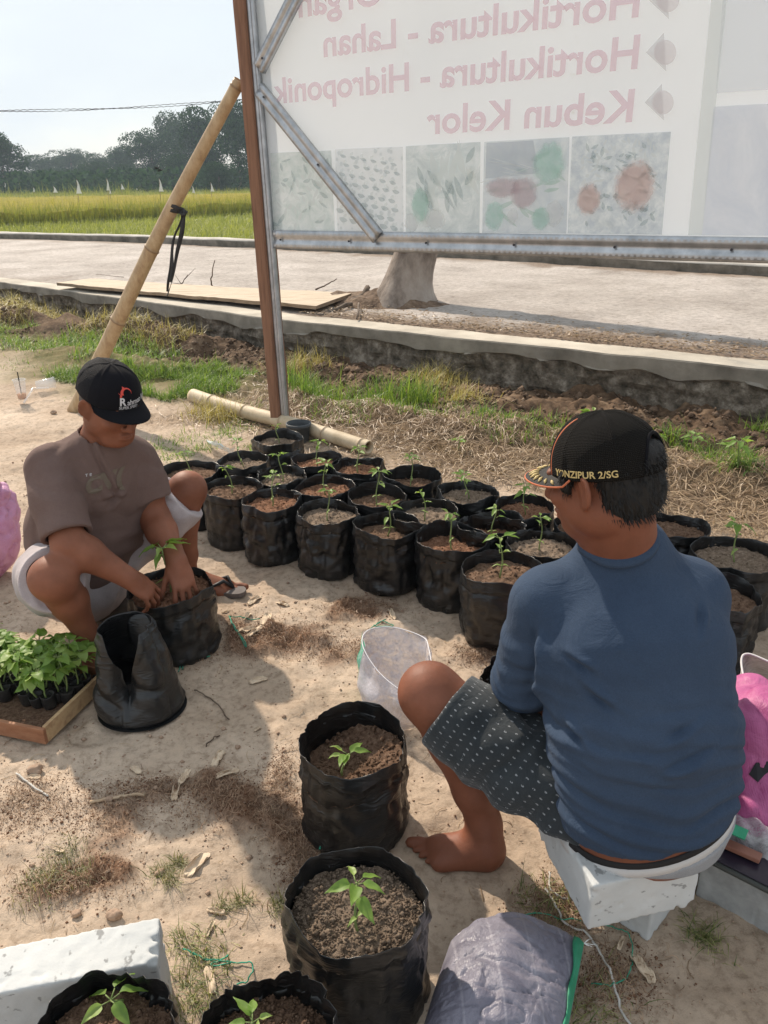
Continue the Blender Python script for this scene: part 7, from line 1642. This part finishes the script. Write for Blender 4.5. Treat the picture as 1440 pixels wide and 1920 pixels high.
# ================================================================== GRASS, STRAW, CRUMBS
m_grass = leafmat('green_grass', (.10, .19, .035), (.27, .36, .08), .4, 'rnd'); m_strawb = leafmat('dry_straw', (.20, .13, .075), (.44, .32, .20), .15, 'rnd'); m_yel = leafmat('yellowing_grass', (.33, .27, .09), (.50, .42, .18), .3, 'rnd')
g = np.random.default_rng(21)
def zof(p): return gheight(p[:, 0], p[:, 1])
def cluster(n, s0, s1, t0, t1, thr, sc, seed):
    out = []
    while sum(map(len, out)) < n:
        s = g.uniform(s0, s1, n * 2); t_ = g.uniform(t0, t1, n * 2); p = NRM[None] * s[:, None] + TAN[None] * t_[:, None]; k = vn(p * sc, seed) + .5 * vn(p * sc * 2.6, seed + 1) > thr; out.append(p[k])
    p = np.concatenate(out)[:n]; p[:, 2] = zof(p) - .004; return p
def lumps(spots, per, sd):
    out = []
    for (x, y, w_) in spots: c = P(x, y, 0); q = np.tile(c, (per, 1)) + g.standard_normal((per, 3)) * [w_, w_, 0]; out.append(q)
    p = np.concatenate(out); p[:, 2] = zof(p) - .004; return p
tag(blades('grass', cluster(9000, 3.75, 4.75, -6.0, -3.5, .05, 1.6, 3), .09, .006, .75, m_grass, 3, seed=31), 'bright green grass on the ditch bank left of the post', kind='stuff')
tag(blades('grass', cluster(4200, 4.1, 5.0, -9.5, -5.6, .05, 1.3, 4), .11, .007, .7, m_grass, 3, seed=32), 'green grass along the ditch edge at the far left', kind='stuff')
tag(blades('grass', cluster(3200, 3.9, 4.9, -3.9, -.6, .22, 2.4, 6), .06, .006, .6, m_grass, 3, seed=33), 'green grass tufts at the edge of the straw bank', kind='stuff')
tag(blades('grass', lumps([(745, 742, .10), (770, 752, .09), (715, 738, .08), (790, 745, .07), (560, 730, .07), (590, 752, .09), (650, 745, .1)], 150, 1), .19, .008, .45, m_grass, 3, seed=34), 'taller green grass clump between post and ditch', kind='stuff')
tag(blades('dry_grass', lumps([(575, 680, .12), (800, 720, .13), (830, 705, .10), (400, 778, .09), (420, 785, .08), (540, 690, .1), (60, 590, .25), (20, 585, .25), (110, 600, .22), (870, 750, .1)], 330, 1), .14, .006, .9, m_yel, 3, seed=35), 'straw-yellow dead grass clumps on the bank', kind='stuff')
tag(blades('dry_grass', cluster(3200, 4.9, 5.5, -9.5, -5.8, -.1, 1.5, 14), .14, .006, 1.0, m_yel, 3, seed=36), 'matted yellow grass on the hump by the far road wall', kind='stuff')
tag(blades('weeds', lumps([(1110, 820, .05), (1115, 850, .05), (1375, 900, .05), (1390, 880, .05), (1400, 905, .05), (1290, 835, .04), (1260, 820, .04), (1050, 805, .05), (960, 795, .06), (905, 790, .06), (1430, 795, .05), (1330, 880, .03)], 90, 1), .10, .008, .7, m_grass, 3, seed=37), 'sparse green weeds along the right-hand ditch edge', kind='stuff')
tag(blades('grass', lumps([(110, 1625, .028), (90, 1650, .03), (130, 1600, .022), (75, 1680, .025), (150, 1650, .022), (300, 1640, .012), (320, 1655, .012), (330, 1620, .01), (420, 1600 + 100, .014), (520, 1700, .013), (455, 1690, .01)], 130, 1), .030, .0022, 1.0, leafmat('tired_grass', (.11, .13, .045), (.30, .27, .13), .3, 'rnd'), 3, seed=38), 'small tired grass tufts in the near sand', kind='stuff')
tag(blades('grass', lumps([(365, 1830, .035), (375, 1860, .03), (390, 1800, .03), (350, 1770, .02), (1310, 1750, .022), (1330, 1765, .018), (1120, 1880, .05), (1090, 1905, .04), (1045, 1700, .03), (1000, 1690, .03), (360, 1895, .03)], 110, 1), .034, .0026, .9, leafmat('low_grass', (.10, .14, .04), (.33, .32, .13), .3, 'rnd'), 3, seed=39), 'low grass by the near block and under the seat blocks', kind='stuff')
tag(blades('grass', lumps([(330, 860, .06), (300, 840, .07), (350, 825, .08), (470, 770, .1), (120, 700, .12), (180, 740, .1), (30, 690, .15), (380, 840, .06), (420, 815, .06), (450, 800, .08), (480, 840, .04)], 110, 1), .06, .005, .9, m_grass, 3, seed=40), 'thin grass round the left grow bags and cups', kind='stuff')
# lying straw: curved thin ribbons
def ribbons(name, n, fn, L0, L1, wd, m, label, seed, lift=.012, arc=.5):
    gg = np.random.default_rng(seed); p = fn(n, gg); n = len(p); a = gg.uniform(0, 6.28, n); L = gg.uniform(L0, L1, n) ; k = gg.standard_normal(n) * arc; V = []
    seg = 4
    for i in range(seg + 1):
        f = i / seg; aa = a + k * f * 2; c = p + np.stack([np.cos(a + k * f) * L * f, np.sin(a + k * f) * L * f, 0 * a], -1); c[:, 2] = zof(c) + lift * (.3 + gg.random(n)) * (.4 + math.sin(f * 3.1)) + .001; s_ = np.stack([-np.sin(aa), np.cos(aa), .5 * np.sin(a * 9)], -1) * (wd * (1 - .5 * f) * (.6 + .8 * ((a * 7) % 1)))[:, None]; V += [c - s_, c + s_]
    V = np.stack(V, 1).reshape(-1, 3); b0 = np.arange(n)[:, None] * 2 * (seg + 1); F_ = np.concatenate([b0 + np.array([[2 * k_, 2 * k_ + 1, 2 * k_ + 3, 2 * k_ + 2]]) for k_ in range(seg)])
    o = mesh(name, V, F_, m); attr(o, 'rnd', np.repeat(gg.random(n), 2 * (seg + 1))); return tag(o, label, kind='stuff')
def strawpts(n, gg):
    s = gg.uniform(3.2, 4.7, n * 3); t_ = gg.uniform(-4.6, .9, n * 3); p = NRM[None] * s[:, None] + TAN[None] * t_[:, None]; k = sstep(3.25, 3.75, s + .35 * fbm(p * 1.7, 3, 9)) * sstep(-4.6, -3.4, t_) > gg.random(n * 3); return p[k][:n]
ribbons('dry_straw', 10000, strawpts, .05, .17, .0022, m_strawb, 'matted dry straw covering the bank behind the grow bags', 51, .016)
def yardpts(n, gg):
    q = np.stack([gg.uniform(-2.2, 2.4, n), gg.uniform(.6, 4.8, n), np.zeros(n)], -1); return q[(vn(q * 2.2, 61) > -.15) | (gg.random(n) < .35)]
ribbons('straw_bits', 3000, yardpts, .010, .05, .0010, m_strawb, 'scattered straw bits on the sandy yard', 52, .003, .8)
def soilpts(n, gg):
    out = []
    for (x, y, rx, ry, a) in SOIL_SPOTS: out.append(np.stack([x + gg.standard_normal(n // 8) * rx * .45, y + gg.standard_normal(n // 8) * ry * .45, np.zeros(n // 8)], -1))
    return np.concatenate(out)
ribbons('coir_fibres', 5000, soilpts, .006, .03, .0006, leafmat('coir', (.16, .09, .05), (.42, .28, .18), .1, 'rnd'), 'fine coir fibres in the spilt potting soil', 53, .006, 1.0)
def crumbs(name, p, smin, smax, m, label, seed):
    gg = np.random.default_rng(seed); n = len(p); s = gg.uniform(smin, smax, n) * (1 + 1.2 * (gg.random(n) < .06)); p = p.copy(); p[:, 2] = zof(p) + s * .3
    o8 = np.array([(1, 0, 0), (0, 1, 0), (-1, 0, 0), (0, -1, 0), (0, 0, .8), (0, 0, -.8)]); C = (p[:, None] + o8[None] * s[:, None, None] * gg.uniform(.6, 1.25, (n, 6, 1))).reshape(-1, 3); b0 = np.arange(n)[:, None, None] * 6
    fc = np.array([(0, 1, 4), (1, 2, 4), (2, 3, 4), (3, 0, 4), (1, 0, 5), (2, 1, 5), (3, 2, 5), (0, 3, 5)]); return tag(mesh(name, C, (b0 + fc[None]).reshape(-1, 3), m, smooth=False), label, kind='stuff')
crumbs('soil_crumbs', soilpts(8000, g), .0008, .0024, m_soils[1], 'dark crumbs of spilt potting soil', 61)
crumbs('sand_grit', np.stack([g.uniform(-2.2, 2.4, 14000), g.uniform(.6, 4.6, 14000), np.zeros(14000)], -1), .0010, .0044, m_stone, 'fine grit and small clods on the sand', 62)
crumbs('ditch_clods', cluster(4000, 4.5, 5.55, -9, 0, -.6, 1.5, 44), .006, .022, m_soilmound, 'crumbly earth clods in and beside the ditch', 63)
rp_ = np.stack([g.uniform(-5.0, .8, 2600), g.uniform(.30, 1.15, 2600) ** 1.0], -1); rp_[:, 1] = .30 + np.abs(g.standard_normal(2600)) * .30; pp = NRM[None] * (sw(rp_[:, 0]) + rp_[:, 1])[:, None] + TAN[None] * rp_[:, 0][:, None]
gg = np.random.default_rng(5); n = len(pp); a = gg.uniform(0, 6.28, n); s_ = gg.uniform(.008, .030, n); V = []
for (dx, dy) in ((1, 0), (0, .4), (-1, 0), (0, -.4)): V.append(pp + np.stack([(np.cos(a) * dx - np.sin(a) * dy) * s_, (np.sin(a) * dx + np.cos(a) * dy) * s_, .322 + gg.random(n) * .012], -1))
o = mesh('leaf_litter', np.stack(V, 1).reshape(-1, 3), np.arange(4 * n).reshape(-1, 4), m_strawb, smooth=False); attr(o, 'rnd', np.repeat(gg.random(n) * .6, 4)); tag(o, 'brown leaf litter scattered along the road edge by the tree', kind='stuff')
# broadleaf weed rosettes at the right
for i, (x, y, s, lab) in enumerate([(1375, 905, 1.9, 'leafy weed near the right edge of the straw bank'), (1300, 838, 1.5, 'leafy weed at the ditch edge above the right-hand bag'), (1105, 825, 1.6, 'leafy weed just right of the seated man\'s cap'), (1230, 890 - 60, 1.3, 'small weed between cap and ditch'), (860, 905 - 60, 1.0, 'small pale weed in the straw left of the cap')]):
    c = P(x, y, 0); c[2] = float(gheight(c[0:1], c[1:2])[0]); r_ = root('weed', c, lab, 'weed', 'leafy weeds on the bank'); seedling(r_, c, .07 * s, 70 + i, 8, s, low=False)

# ================================================================== AIR
hz = MB(); hz.box([-40, 105, 18.5], [190, 125, 19.8]); m = bpy.data.materials.new('haze'); m.use_nodes = True; t = m.node_tree; t.nodes.clear(); o_ = t.nodes.new('ShaderNodeOutputMaterial'); pv = t.nodes.new('ShaderNodeVolumePrincipled')
pv.inputs['Color'].default_value = (.66, .80, .95, 1); pv.inputs['Density'].default_value = .0008; pv.inputs['Anisotropy'].default_value = .35; t.links.new(pv.outputs[0], o_.inputs['Volume'])
HAZE = True
if HAZE: o = hz.build('haze', m); tag(o, 'thin pale haze over the fields', kind='stuff')
